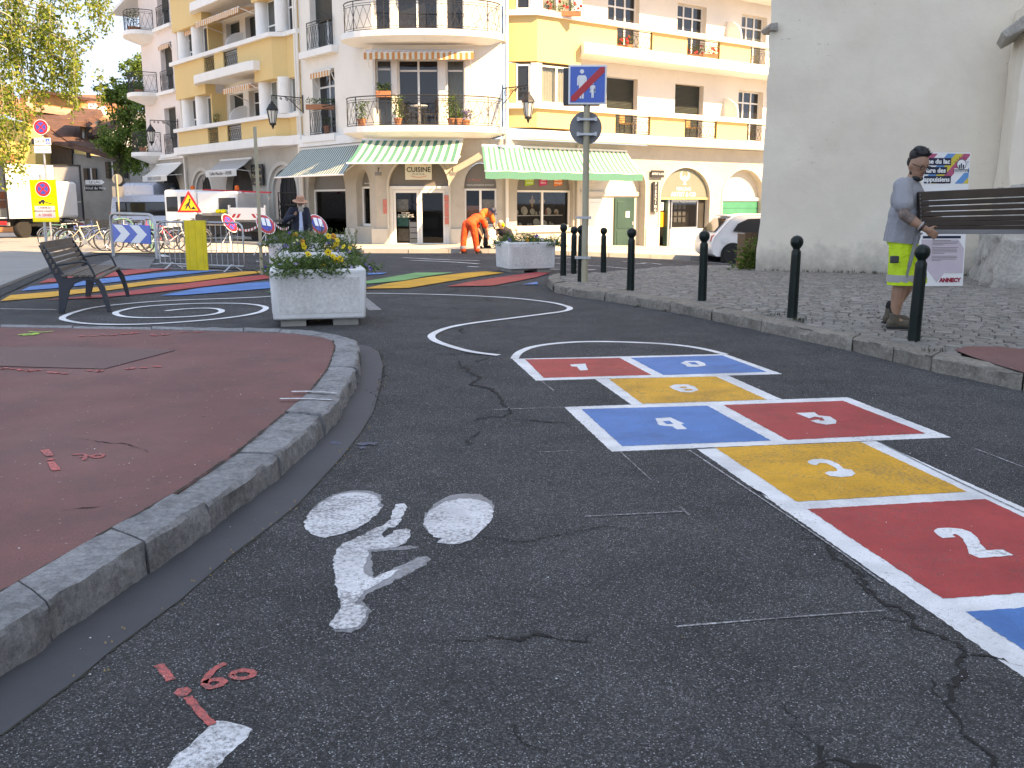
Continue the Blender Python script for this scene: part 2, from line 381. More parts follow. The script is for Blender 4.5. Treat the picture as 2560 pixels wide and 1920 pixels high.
def road_mesh():
    def axis(lo, hi, fine0, fine1, st):
        a = []; x = lo
        while x < hi: a.append(x); x += st if fine0 <= x < fine1 else 12.
        return a + [hi]
    xs = axis(-300, 300, -36, 24, 1.); ys = axis(-60, 540, -12, 60, 1.)
    v = [(x, y, zt(x, y)) for y in ys for x in xs]; n = len(xs)
    f = [(j * n + i, j * n + i + 1, (j + 1) * n + i + 1, (j + 1) * n + i) for j in range(len(ys) - 1) for i in range(n - 1)]
    return MB().add(v, f).build('road', 'asphalt')
road = tag(road_mesh(), 'dark grey asphalt street, cracked and speckled with pale stone', None, kind='structure')
zA = zoomer(2.572, 1700, 960); zB = zoomer(2.212, 1000, 700); zC = zoomer(3.568, 680, 1180); zD = zoomer(2.304, 0, 800)
zE = zoomer(3.456, 0, 580); z4 = zoomer(4.148, 380, 360); z6 = zoomer(3.814, 840, 340); z8 = zoomer(3.456, 1320, 360); zF = zoomer(3.16, 200, 1560)
zH = zoomer(1.418, 1000, 1400)
def GP(zf, pts, off=0.): return [G(*zf(*p), off) for p in pts]
I_ = lambda x, y: (x, y)

# --- red island, granite kerb stones, gutter
OUT = [(-700, 803), (0, 811), (304, 815), (686, 822), (781, 826), (851, 837), (885, 848), (893, 869), (890, 900), (883, 930), (846, 987), (831, 1008), (777, 1060), (690, 1132), (521, 1249), (360, 1353), (130, 1500), (0, 1580), (-420, 1850), (-1300, 2500)]
INN = [(-700, 808), (0, 816.5), (304, 820.5), (686, 830), (738, 833), (805, 841), (832, 850), (838, 866), (828, 900), (817, 925), (775, 978), (748, 1003), (690, 1050), (595, 1128), (440, 1232), (278, 1321), (60, 1446), (-80, 1530), (-520, 1800), (-1500, 2440)]
KH = .13
outP = [G(u, v, KH) for u, v in OUT]; innP = [G(u, v, KH) for u, v in INN]
isl = gsheet(innP, 'pavement', 'red_asphalt', lift=0., off=KH - .008, skirt=.1)
tag(isl, 'raised red asphalt pavement with sprayed survey marks in the left foreground', kind='structure')
def arc_resample(P, ts):
    d = [0]
    for a, b in zip(P, P[1:]): d.append(d[-1] + (b - a).length)
    res = []
    for t in ts:
        s = t * d[-1]; i = 0
        while i < len(d) - 2 and d[i + 1] < s: i += 1
        k = (s - d[i]) / max(1e-6, d[i + 1] - d[i]); res.append(P[i].lerp(P[i + 1], k))
    return res
def kerb_run(outer, inner, n, cuts, mat, parent, h0=-.06, hmul=1., rough=.008):
    """kerb stones between two edge lines given point for point; cuts = index positions of joints"""
    def along(P, s):
        i = min(len(P) - 2, int(s)); return P[i].lerp(P[i + 1], s - i)
    for a, b in zip(cuts, cuts[1:]):
        k = max(2, int((along(outer, b) - along(outer, a)).length / .045)); k = min(k, 26)
        g = .007 / max(.2, (along(outer, b) - along(outer, a)).length); sd = random.random() * 50
        mb = MB(); vs = []; dz = random.uniform(-.010, .005); sk = random.uniform(-.008, .008)
        for i in range(k + 1):
            s = a + (b - a) * min(1 - g, max(g, i / k)); o, q = along(outer, s), along(inner, s)
            zz = zt(o.x, o.y)
            nn = lambda p, m: (noise.noise(Vector((p.x * 7 + sd, p.y * 7, m)))) * rough
            inn = (q - o); inn.z = 0; inn.normalize()
            e = Vector((0, 0, 1)); base_z = zz + h0
            vs += [Vector((o.x, o.y, base_z)) - inn * (.026 + sk + nn(o, 1) * 3), Vector((o.x, o.y, zz + KH * .5)) - inn * (.020 + sk + nn(o, 2) * 4), Vector((o.x, o.y, zz + KH - .014 + dz)) - inn * (.012 + sk + nn(o, 3) * 3),
                   Vector((o.x, o.y, zz + KH + dz + nn(o, 4))) + inn * (.004 + nn(o, 5) * 2), Vector((q.x, q.y, 0)).lerp(Vector((o.x, o.y, 0)), .5) + Vector((0, 0, zz + KH + dz + .003 + nn(q, 6))), Vector((q.x, q.y, zz + KH + dz - .001 + nn(q, 7) * .6)), Vector((q.x, q.y, zz + h0))]
        m = 7; fs = [(i * m + j, i * m + j + 1, (i + 1) * m + j + 1, (i + 1) * m + j) for i in range(k) for j in range(m - 1)]
        fs += [tuple(range(m)), tuple(range(k * m, k * m + m))[::-1]]
        mb.add(vs, fs).build('kerb_stone', mat, parent, smooth=32)
cuts = [0, .6, 1, 1.6, 2.2, 2.8, 3.2, 3.9, 4.6, 5.5, 7.2, 8.6, 10.3, 11.6, 13, 14.05, 15, 16.1, 17.2, 18, 18.6, 19]
kerb_run(outP, innP, 0, cuts, 'granite', isl)
GUT = [(893, 862), (925, 868), (946, 880), (957, 913), (952, 960), (933, 1030), (900, 1085), (851, 1147), (746, 1260), (677, 1316), (577, 1390), (451, 1500), (279, 1626), (200, 1693), (0, 1840), (-500, 2200)]
gp = [G(u, v) for u, v in GUT]
inner_g = [Vector((p.x, p.y, 0)) for p in outP[7:19]]
M('gutter', (.055, .056, .062), .7, .25, 1.5, .15, 120, dirt=.3)
gut = gsheet(gp + inner_g[::-1], 'gutter', 'gutter', lift=.0012); tag(gut, 'smooth dark gutter strip curving along the granite kerb', kind='structure')

# --- cobbled plaza on the right with its worn kerb
RO = [(1401, 681), (1384, 684), (1374, 690), (1372, 697), (1384, 709), (1434, 720), (1515, 729), (1678, 754), (1782, 773), (1906, 798), (2133, 843), (2331, 889), (2560, 933), (2900, 1000), (3600, 1140)]
RI = [(1420, 684), (1404, 687), (1398, 692), (1400, 697), (1412, 704), (1462, 713), (1548, 724), (1705, 748), (1812, 767), (1935, 791), (2147, 836), (2353, 878), (2575, 920), (2915, 985), (3615, 1122)]
ro = [G(u, v, KH) for u, v in RO]; ri = [G(u, v, KH) for u, v in RI]
FARE = [(1505, 679), (1580, 674), (1638, 667), (1696, 664.5), (1826, 663), (1915, 660)]
fe = [G(u, v, KH) for u, v in FARE]
back = [Vector((14, 27, 0)), Vector((24, 26, 0)), Vector((24, -8, 0))]
plaza = gsheet(ri[::-1] + fe + back, 'plaza', 'soil', lift=0., off=KH - .035, skirt=.05)
M('cobble_joint', (.15, .135, .115), .95, .2, 9., .4, 50); plaza.data.materials[0] = MATS['cobble_joint']
tag(plaza, 'cobbled square in front of the church', kind='structure')
kerb_run(ro, ri, 0, [0, 1, 2, 3, 4, 5, 6, 7, 8, 9, 10, 10.55, 11, 12, 12.6, 13, 13.6, 14], 'granite_brown', plaza, rough=.014)
def inside(P, x, y):
    c = False; n = len(P)
    for i in range(n):
        a, b = P[i], P[i - 1]
        if (a.y > y) != (b.y > y) and x < (b.x - a.x) * (y - a.y) / (b.y - a.y) + a.x: c = not c
    return c
PATCH = GP(zoomer(3.0174, 2100, 350), [(860, 1585), (960, 1560), (1200, 1562), (1560, 1600), (1800, 1700), (1800, 1860), (1500, 1790), (1240, 1715), (1000, 1640)], KH)
def cobbles():
    pl = ri[::-1] + fe + [Vector((7.5, 25.5, 0)), Vector((12.5, 24.6, 0)), Vector((12.5, 4, 0)), Vector((9, 5, 0))]
    ax = radians(-24); U = Vector((cos(ax), sin(ax), 0)); V = Vector((-sin(ax), cos(ax), 0)); cells = []
    v = 4.
    while v < 34:
        dv = random.uniform(.10, .125); u = -14 + random.random() * .1
        while u < 14:
            du = random.uniform(.09, .19); w = .10 * sin(u * .9) + .03 * sin(u * 3.1)
            c = U * (u + du / 2) + V * (v + dv / 2 + w)
            if inside(pl, c.x, c.y) and not inside(PATCH, c.x, c.y) and c.y < 26: cells.append((c, du - .008, dv - .008))
            u += du
        v += dv
    cells.sort(key=lambda q: q[0].length)
    def stone(c, du, dv, local):
        z0 = zt(c.x, c.y) + KH - .04; a = random.uniform(-.06, .06); h = random.uniform(.033, .042); tx, ty = random.uniform(-.03, .03), random.uniform(-.03, .03)
        u2, v2 = U * cos(a) + V * sin(a), V * cos(a) - U * sin(a); vs = []
        for s, hh in ((1., 0.), (1., h * .80), (.84, h)):
            for sx, sy in ((-1, -1), (1, -1), (1, 1), (-1, 1)):
                k = s * random.uniform(.93, 1.02); p = u2 * (sx * du / 2 * k) + v2 * (sy * dv / 2 * k); p.z = hh + (sx * tx * du + sy * ty * dv if hh else 0)
                vs.append(p if local else p + Vector((c.x, c.y, z0)))
        fs = [(0, 1, 5, 4), (1, 2, 6, 5), (2, 3, 7, 6), (3, 0, 4, 7), (4, 5, 9, 8), (5, 6, 10, 9), (6, 7, 11, 10), (7, 4, 8, 11), (8, 9, 10, 11)]
        return vs, fs, Vector((c.x, c.y, z0))
    vis = [q for q in cells if abs((q[0].x) / q[0].y) < .56]
    vset = set(id(q) for q in vis[:290])
    for q in vis[:290]:
        vs, fs, loc = stone(*q, True); o = MB().add(vs, fs).build('cobble', 'cobble', plaza, smooth=38); o.location = loc
    mb = MB()
    for q in cells:
        if id(q) not in vset: vs, fs, _ = stone(*q, False); mb.add(vs, fs)
    tag(mb.build('cobbles', 'cobble', plaza, smooth=38), kind='stuff')
cobbles()
gsheet(PATCH, 'red_patch', 'red_asphalt', plaza, lift=.004, off=KH - .004)

# --- pavement along the corner building and the left-hand pavement
FR = {'L': frame((-5.1, 35.0), -51.5), 'C': frame((-5.1, 35.0), 0), 'R': frame((.1, 35.0), 37)}
def FL(k, x, y, z=0): return FR[k] @ Vector((x, y, z))
pv = [FL('L', -40, -2.3), FL('L', -12, -2.3), FL('L', -6, -2.6), Vector((-6.6, 32.6, 0)), Vector((-5.6, 31.0, 0)), Vector((-4.6, 30.2, 0)), Vector((-3.2, 30.0, 0)), Vector((3, 30.1, 0)), Vector((8.2, 30.6, 0)), Vector((14, 33.6, 0)), Vector((40, 52, 0)), Vector((38, 60, 0)), Vector((-8, 60, 0)), Vector((-26, 68, 0))]
pavement = gsheet(dens(pv, True, 2.), 'pavement', 'pave_beige', lift=0., off=.12, skirt=.2, cell=2.5); tag(pavement, 'pale pavement along the shop fronts of the corner building', kind='structure')
ker = dens(pv[:11], False, 1.05)
for a, b in zip(ker, ker[1:]):
    d = (b - a); d.z = 0; L = d.length; d.normalize(); n = Vector((d.y, -d.x, 0)); g = .006
    A, B = a + d * g, b - d * g; q = []
    for p in (A, B):
        z = zt(p.x, p.y)
        q += [p + n * .10, p - n * .05]
        for t in q[-2:]: t.z = z
    MB().add([Vector((p.x, p.y, zt(p.x, p.y) - .05)) for p in q] + [Vector((p.x, p.y, zt(p.x, p.y) + .128)) for p in q],
             [(0, 2, 6, 4), (1, 5, 7, 3), (4, 6, 7, 5), (0, 4, 5, 1), (2, 3, 7, 6)]).build('kerb_stone', 'kerb_pale', pavement)
stp = gsheet(dens([Vector((-60, 30.2, 0)), Vector((-20, 29.9, 0)), Vector((-5.2, 29.6, 0)), Vector((-5.8, 31.0, 0)), Vector((-6.7, 32.5, 0)), FL('L', -6, -2.75), FL('L', -12, -2.45), FL('L', -40, -2.45), Vector((-60, 75, 0))], True, 2.), 'lit_street_sheet', 'pave_beige', lift=.012, cell=2.5); tag(stp, 'pale sheet coloured to brighten the sunlit street beyond the road at the left', kind='structure')  # pale sheet over the sunlit asphalt; its colour adds to the brightness there
M('pave_grey', (.26, .25, .235), .85, .12, .7, .3, 90, dirt=.2)
lp = [(-60, 760), (0, 722), (60, 697), (133, 668), (190, 645), (250, 629), (330, 622), (420, 617), (420, 609), (200, 596), (-400, 590), (-900, 700)]
lpav = gsheet([G(u, v) for u, v in lp], 'pavement', 'pave_grey', lift=0., off=.05, skirt=.15); tag(lpav, 'pale asphalt pavement with parked bicycles at the left', kind='structure')
gsheet([G(u, v) for u, v in [(-60, 772), (0, 733), (70, 702), (140, 672), (146, 675), (80, 706), (5, 741), (-60, 782)]], 'gutter_line', 'asphalt_patch', road, lift=.006)
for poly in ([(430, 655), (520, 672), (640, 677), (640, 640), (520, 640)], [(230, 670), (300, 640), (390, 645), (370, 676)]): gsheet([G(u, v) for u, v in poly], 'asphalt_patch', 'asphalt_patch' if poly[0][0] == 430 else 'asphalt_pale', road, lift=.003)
gsheet([G(u, v, KH) for u, v in [(-120, 868), (180, 866), (440, 874), (260, 921), (0, 914), (-160, 912)]], 'worn_patch', 'red_patch_dark', isl, lift=.001, off=KH - .008)

# ------------------------------------------------------------ painted ground
def stroke(P, wid, mat, name, parent, off=0., lift=.0015, smooth=2, jit=0., taper=False, step=.12):
    P = smooth_line(P, smooth) if smooth else P
    v, f = ribbon(P, wid, lift + .0006 * max(0, P[0].y), off, jit, taper); return MB().add(v, f).build(name, mat, parent)
def rag(P, a=.006):
    P = dens(P, True, .02); return [p + Vector((random.uniform(-a, a), random.uniform(-a, a), 0)) for p in P]
# rainbow stripes
zs = thing('striped_crossing', 'red, blue, yellow and green paint stripes fanned across the road', 'road marking', (0, 17, zt(0, 17)), world=True)
STR = [('paint_red', GP(zE, [(335, 447), (420, 410), (1130, 330), (1500, 320), (1040, 385), (500, 436)])),
       ('paint_blue', GP(zE, [(180, 515), (255, 478), (1000, 397), (1500, 347), (1900, 338), (1130, 425), (500, 490)])),
       ('paint_yellow', GP(I_, [(0, 755), (26, 740), (203, 724.7), (376, 704), (604, 680.6), (652, 679.5), (652, 684), (476, 707), (380, 713), (260, 729), (120, 745)])),
       ('paint_red', GP(I_, [(110, 752), (260, 738), (420, 716), (560, 698), (670, 688), (682, 697), (560, 712), (380, 734), (255, 746)])),
       ('paint_blue', GP(z4, [(80, 1580), (500, 1500), (1000, 1450), (1400, 1420), (1400, 1490), (900, 1530), (500, 1562), (300, 1577)])),
       ('paint_green', GP(z6, [(260, 1395), (760, 1310), (1120, 1308), (860, 1345), (640, 1385), (350, 1412), (240, 1418)])),
       ('paint_blue', GP(z6, [(250, 1312), (490, 1309), (440, 1324), (250, 1332)])),
       ('paint_yellow', GP(I_, [(905, 724), (960, 712), (1075, 694), (1170, 683), (1215, 680), (1260, 684), (1200, 692), (1110, 707), (1020, 722)])),
       ('paint_red', GP(I_, [(1115, 718), (1180, 705), (1280, 690), (1345, 682), (1375, 684), (1340, 695), (1290, 705), (1230, 716)])),
       ('paint_blue', GP(I_, [(1305, 713), (1343, 706), (1345, 713)])),
       ('paint_green', GP(z4, [(1180, 1545), (1252, 1530), (1300, 1534), (1252, 1545)]))]
for m, P in STR: gsheet(P, 'stripe', m, zs, lift=.005)
# spiral and winding line
sp = thing('spiral_line', 'white painted line that coils into a spiral and winds to the hopscotch', 'road marking', (-3, 11, 0), world=True)
S1 = GP(zE, [(1430, 686), (1600, 668), (1780, 661), (1890, 668), (1930, 690), (1860, 716), (1650, 737), (1300, 748), (1080, 740), (990, 715), (1010, 690), (1200, 650), (1500, 629), (1800, 619), (2060, 620), (2212, 632), (2295, 650), (2300, 672), (2212, 712), (1900, 757), (1400, 796), (1080, 806), (750, 800), (560, 770), (525, 745), (620, 705), (760, 665), (920, 640), (1300, 605), (1600, 590), (2212, 570)])
S2 = GP(I_, [(684, 741), (800, 737), (908, 734), (1021, 735.4), (1153, 739), (1280, 745.6), (1381, 757), (1419, 767), (1428, 773), (1411, 780), (1356, 787), (1254, 800), (1166, 811), (1115, 821.5), (1085, 834), (1076, 843), (1087, 854), (1123, 867), (1178, 882), (1247, 890)])
stroke(S1 + S2, .078, 'paint_white', 'painted_line', sp, jit=.05)
# hopscotch
hs = thing('hopscotch', 'hopscotch court of numbered red, blue and yellow cells outlined in white on the asphalt', 'hopscotch', (1.5, 5.5, 0), world=True)
c3 = GP(zA, [(228, 412), (1160, 374), (1845, 695), (750, 760)]); c2t = GP(zA, [(820, 808), (1960, 742)]); c2b = G(*zA(1690, 1385)); c1t = G(*zA(1840, 1470))
dU = c2t[1] - c2t[0]; dV = c2b - c2t[0]
cells = {'7': (GP(zB, [(692, 440), (1215, 432), (1390, 527), (795, 543)]), 'paint_red'), '8': (GP(zB, [(1275, 432), (1780, 418), (2030, 510), (1455, 527)]), 'paint_blue'),
         '6': (GP(zB, [(1155, 548), (1745, 535), (2030, 663), (1340, 686)]), 'paint_yellow'), '4': (GP(zB, [(1003, 716), (1700, 697), (2052, 890), (1230, 921)]), 'paint_blue'),
         '5': (GP(zA, [(278, 137), (1048, 110), (1580, 320), (692, 362)]), 'paint_red'), '3': (c3, 'paint_yellow'),
         '2': ([c2t[0], c2t[1], c2t[1] + dV, c2b], 'paint_red'), '1': ([c1t, c1t + dU, c1t + dU + dV, c1t + dV], 'paint_blue')}
ol = MB()
colL, colR = G(*zA(110, 420)), G(*zA(1258, 368)); end = (c1t + dV) - c1t.lerp(c1t, 0)
dvn = dV.normalized(); Lc = (c1t + dV - colL).dot(dvn) + .09
for q in (GP(zB, [(752, 557), (2115, 521), (1800, 410), (620, 437)]), [G(*zB(1080, 550)), G(*zB(1280, 690)), G(*zA(655, 100)), G(*zB(1815, 529))], GP(I_, [(1529, 1129.5), (1410, 1017.8), (2119, 993.4), (2377.7, 1094)]), [colL, colR, colR + dvn * Lc, colL + dvn * Lc]):
    ol.poly([p + Vector((0, 0, .0015)) for p in rag(q, .0035)])
AR = smooth_line(GP(zB, [(634, 436), (640, 420), (665, 395), (740, 366), (900, 346), (1100, 339), (1400, 349), (1560, 362), (1690, 383), (1800, 412)]), 2)
v, f = ribbon(AR, .075, .0022); ol.add(v, f); ol.build('outline', 'paint_white', hs)
for k, (P, m) in cells.items():
    sheet([p + Vector((0, 0, .003)) for p in rag(P, .0035)], 'cell', m, hs)['label'] = '%s cell numbered %s' % ({'paint_red': 'red', 'paint_blue': 'blue', 'paint_yellow': 'yellow'}[m], k)
NUM = [(zA, [(1628, 950), (1650, 933), (1730, 929), (1810, 938), (1870, 958), (1905, 985), (1930, 1030), (1968, 1076), (2070, 1070), (2143, 1108), (1925, 1125), (1862, 1098), (1845, 1050), (1820, 1005), (1795, 980), (1765, 970), (1748, 976), (1770, 990), (1690, 996), (1650, 975)]),
       (zA, [(818, 505), (850, 488), (910, 486), (965, 495), (1020, 520), (1050, 548), (1100, 556), (1128, 580), (1105, 598), (1040, 604), (965, 597), (932, 578), (955, 566), (1000, 566), (1012, 560), (995, 540), (940, 515), (900, 511), (875, 527), (840, 522)]),
       (zA, [(745, 190), (865, 186), (890, 206), (965, 213), (1008, 240), (1000, 259), (940, 265), (880, 255), (838, 239), (905, 231), (925, 240), (915, 222), (868, 213), (830, 225)]),
       (zB, [(1413, 768), (1495, 763), (1570, 797), (1555, 800), (1585, 828), (1530, 830), (1505, 813), (1440, 808), (1425, 800)]),
       (zB, [(1490, 592), (1520, 580), (1590, 580), (1630, 592), (1650, 612), (1610, 625), (1550, 622), (1530, 612), (1508, 606)]),
       (zB, [(938, 470), (1025, 465), (1040, 501), (995, 503), (978, 482), (950, 480)]),
       (zB, [(1550, 462), (1580, 450), (1650, 450), (1685, 462), (1692, 476), (1640, 483), (1590, 482), (1575, 470)])]
for zf, P in NUM: sheet([p + Vector((0, 0, .0045)) for p in rag(GP(zf, P), .0025)], 'numeral', 'paint_white', hs)
for zf, P, m in ((zB, [(1452, 786), (1490, 783), (1512, 800), (1475, 802)], 'paint_blue'), (zB, [(1545, 594), (1580, 593), (1590, 599), (1555, 601)], 'paint_yellow'), (zB, [(1568, 607), (1612, 607), (1620, 614), (1580, 615)], 'paint_yellow'), (zB, [(1590, 458), (1630, 457), (1655, 472), (1615, 470)], 'paint_blue'), (zA, [(880, 222), (912, 220), (930, 240), (900, 240)], 'paint_red')):
    sheet([p + Vector((0, 0, .006)) for p in GP(zf, P)], 'numeral_gap', m, hs)
# bicycle symbol
by = thing('bicycle_symbol', 'worn white cyclist symbol painted on the asphalt by the gutter', 'road marking', (-.8, 4, 0), world=True)
WL = [(287, 455), (330, 375), (420, 290), (540, 225), (650, 195), (780, 187), (880, 197), (945, 230), (962, 270), (950, 305), (975, 320), (930, 390), (850, 450), (740, 515), (600, 565), (480, 590), (380, 575), (310, 530)]
WR = [(1345, 455), (1380, 380), (1460, 315), (1560, 265), (1680, 240), (1800, 245), (1890, 265), (1960, 300), (1975, 340), (1960, 420), (1900, 500), (1810, 575), (1800, 600), (1700, 640), (1590, 655), (1470, 630), (1530, 600), (1450, 580), (1400, 545)]
RD = [(1000, 475), (1050, 440), (1075, 350), (1110, 290), (1190, 288), (1207, 310), (1150, 430), (1095, 500), (1040, 500), (980, 560), (990, 595), (1090, 530), (1200, 505), (1235, 525), (1225, 590), (1195, 640), (1150, 665), (1000, 690), (850, 700), (855, 750), (825, 830), (820, 890), (860, 925), (920, 955), (1080, 880), (1150, 870), (1000, 970), (850, 1050), (790, 1110), (735, 1165), (745, 1185), (800, 1190), (845, 1225), (830, 1300), (800, 1360), (740, 1395), (640, 1415), (550, 1400), (525, 1370), (535, 1320), (590, 1260), (625, 1200), (600, 1120), (570, 1030), (555, 900), (550, 760), (570, 700), (640, 640), (800, 570), (900, 510)]
for nm, P, m, l in (('wheel', WL, 'paint_white_old', .003), ('wheel', WR, 'paint_white_old', .003), ('rider', RD, 'paint_white_old', .003),
                    ('old_wheel', [(x + 6 if x < 640 else x + 22, y - 22) for x, y in WL], 'paint_grey_old', .0015), ('old_wheel', [(1345, 440), (1370, 370), (1450, 280), (1560, 220), (1700, 192), (1850, 200), (1950, 250), (1985, 320), (1960, 420), (1850, 520), (1700, 590), (1560, 600), (1430, 570), (1360, 500)], 'paint_grey_old', .0015),
                    ('old_rider', [(540, 760), (600, 690), (860, 690), (1240, 655), (1290, 680), (1240, 690), (880, 715), (905, 945), (1310, 760), (1400, 752), (1428, 780), (1370, 830), (1200, 920), (1000, 1020), (860, 1090), (800, 1150), (880, 1250), (860, 1330), (800, 1400), (690, 1440), (560, 1430), (540, 1390), (640, 1200), (560, 950)], 'paint_grey_old', .0015)):
    sheet([p + Vector((0, 0, l)) for p in rag(GP(zC, P))], nm, m, by)
# dash, survey marks, chalk
dash = sheet([p + Vector((0, 0, .0015)) for p in rag(GP(zF, [(1090, 770), (1200, 780), (1290, 800), (1350, 830), (1320, 900), (1200, 1000), (1080, 1138), (860, 1400), (500, 1400), (690, 1120), (860, 960), (1020, 820)]))], 'lane_dash', 'paint_white_old')
tag(dash, 'worn white dash of a lane line at the bottom edge', 'road marking')
sv = thing('survey_mark', 'pink sprayed line, dot and number 60 on the asphalt', 'survey mark', G(430, 1690), world=True)
for P, wd in (([(620, 325), (660, 370), (720, 450)], .030), ([(850, 580), (930, 680), (1000, 760), (1050, 800)], .024), ([(1150, 315), (1060, 360), (1000, 430), (975, 480), (1030, 512), (1110, 490), (1145, 455), (1090, 440), (1010, 455), (985, 475)], .022), ([(1190, 410), (1240, 375), (1330, 372), (1385, 392), (1340, 430), (1240, 440), (1190, 410)], .022)):
    stroke(GP(zF, P), wd, 'paint_pink', 'sprayed_stroke', sv, jit=.2)
sheet([p + Vector((0, 0, .0018)) for p in rag(GP(zF, [(738, 545), (770, 510), (850, 503), (880, 530), (850, 570), (780, 580)]), .003)], 'sprayed_dot', 'paint_pink', sv)
sv = thing('survey_mark', 'pink sprayed line, dot and number 70 on the red pavement', 'survey mark', G(160, 1150, KH), world=True)
for P, wd in (([(255, 742), (290, 778)], .035), ([(290, 810), (325, 860)], .035), ([(275, 798), (310, 798)], .04), ([(415, 770), (500, 765), (485, 800)], .022), ([(455, 785), (520, 775)], .016), ([(520, 780), (570, 765), (605, 775), (560, 790), (520, 780)], .02)):
    stroke(GP(zD, P, KH), wd, 'paint_pink', 'sprayed_stroke', sv, off=KH - .008, jit=.2, smooth=1)
sv = thing('survey_mark', 'broken pink sprayed lettering across the red pavement', 'survey mark', G(230, 850, KH), world=True)
rs = random.Random(5)
def scr(x0, x1, y0, y1, n):
    for i in range(n):
        x = x0 + (x1 - x0) * (i + .2) / n; y = y0 + (y1 - y0) * i / n; ww = (x1 - x0) / n * .6
        stroke(GP(zD, [(x, y + rs.uniform(-4, 4)), (x + ww * .5, y + rs.uniform(-9, 9)), (x + ww, y + rs.uniform(-4, 4))], KH), .035, 'paint_pink', 'sprayed_stroke', sv, off=KH - .008, jit=.3, smooth=1)
scr(450, 800, 88, 75, 6); scr(860, 980, 82, 80, 2); scr(1020, 1190, 70, 66, 2); scr(0, 240, 272, 295, 5); scr(260, 400, 300, 305, 3); scr(490, 600, 288, 290, 2); scr(710, 940, 275, 268, 3)
sv = thing('survey_mark', 'lime green sprayed scribble on the red pavement', 'survey mark', G(80, 833, KH), world=True)
for P, wd in (([(105, 85), (160, 78), (225, 74), (190, 84), (130, 86)], .05), ([(165, 66), (230, 70), (310, 63)], .03)): stroke(GP(zD, P, KH), wd, 'paint_lime', 'sprayed_stroke', sv, off=KH - .008, jit=.3)
kt = thing('kerb_tick_marks', 'pair of white lines painted across the kerb stone', 'road marking', G(800, 990, KH), world=True)
for P in ([(1680, 422), (1800, 420), (1940, 430)], [(1612, 463), (1740, 462), (1910, 470)]): stroke(GP(zD, P, KH), .03, 'paint_white_old', 'painted_line', kt, off=KH + .0075, jit=.15)
bm_ = thing('survey_mark', 'faint blue paint smears beside the gutter', 'survey mark', G(910, 1112), world=True)
for P in ([(1915, 716), (1950, 708)], [(2060, 722), (2120, 715), (2170, 718)], [(2070, 742), (2100, 738)]): stroke(GP(zD, P), .06, 'paint_blue_faint', 'sprayed_stroke', bm_, lift=.003, jit=.4)
ch = thing('chalk_line', 'thin chalk setting-out lines beside the hopscotch', 'chalk marks', G(1700, 1500), world=True)
for zf, P in ((zH, [(980, 238), (1200, 220), (1450, 200), (1720, 181)]), (zB, [(770, 955), (980, 945)]), (zB, [(520, 720), (905, 706)]), (zB, [(1215, 950), (1390, 1110)]), (zA, [(0, 790), (60, 850)]), (zA, [(60, 430), (900, 990), (1300, 1280)]), (zoomer(.8640, 0, 0), [(1262, 1117), (1480, 1106)]), (zA, [(1290, 380), (1700, 590), (2212, 830)]), (zB, [(780, 560), (850, 615)]), (zA, [(1900, 420), (2212, 540)])):
    stroke(GP(zf, P), .009, 'paint_chalk', 'chalk_stroke', ch, jit=.4, smooth=2)
# white setting-out lines on the far roadway
fl = thing('lane_line', 'thin white bay lines and lettering on the far roadway', 'road marking', (0, 25, zt(0, 25)), world=True)
for zf, P, wd in ((z8, [(140, 1030), (600, 1058), (870, 1082)], .1), (z8, [(140, 992), (380, 988)], .12), (z8, [(750, 985), (1000, 990), (1400, 1015), (1740, 1040)], .10), (z8, [(140, 1085), (430, 1095), (580, 1090)], .12), (z8, [(820, 1020), (900, 1020), (860, 1035), (960, 1040), (1040, 1030), (1150, 1045)], .09), (z6, [(640, 1165), (1000, 1185), (1360, 1195)], .14), (z6, [(700, 1190), (1100, 1205), (1360, 1225)], .14), (z6, [(1260, 1250), (1360, 1255)], .14), (z4, [(0, 1190), (370, 1195)], .08), (z4, [(850, 1205), (1000, 1210), (1110, 1225)], .08), (z4, [(0, 1252), (110, 1245)], .18), (z4, [(200, 1250), (390, 1240)], .15), (z4, [(230, 1270), (380, 1275)], .12), (z4, [(80, 1150), (150, 1175)], .2), (zE, [(980, 226), (1350, 232)], .08), (zE, [(780, 310), (1500, 322), (2000, 340)], .06), (zE, [(0, 668), (490, 676)], .05)):
    stroke(GP(zf, P), wd, 'paint_white_old', 'painted_line', fl, jit=.15, smooth=1)
zG = zoomer(5.185, 620, 540)
gm = sheet([p + Vector((0, 0, .004)) for p in GP(zG, [(1500, 1060), (1540, 1065), (1735, 1220), (1570, 1225), (1490, 1150)])], 'old_arrow', 'paint_grey_old'); tag(gm, 'worn pale remnant of an old road symbol beside the white planter', 'road marking')

# ------------------------------------------------------------ cracks in the asphalt
M('crack', (.012, .011, .010), .95, .3, 30.)
def crack(zf, P, wid=.012, jag=.02, off=0., parent=road, br=.35, pts=None, depth=0):
    Q = dens(pts or GP(zf, P, off), False, .022); R = []; wx = wy_ = 0.
    for i, p in enumerate(Q):
        wx = wx * .72 + random.gauss(0, jag * .55); wy_ = wy_ * .72 + random.gauss(0, jag * .55); R.append(p + Vector((wx, wy_, 0)))
        if depth == 0 and len(Q) > 8 and random.random() < br * .10:
            a = random.uniform(0, 2 * pi); L = random.uniform(.04, .16); crack(None, None, wid * .45, jag, off, parent, pts=[R[-1], R[-1] + Vector((cos(a) * L * .5, sin(a) * L * .4, 0)), R[-1] + Vector((cos(a + .5) * L, sin(a + .5) * L, 0))], depth=1)
    v, f = ribbon(R, wid * 1.1, .0022 + depth * .0004 + .0004 * R[0].y, off, .85, True); MB().add(v, f).build('crack', 'crack', parent)
zJ = zoomer(3.95, 900, 700); zK = zoomer(.8640, 0, 0)
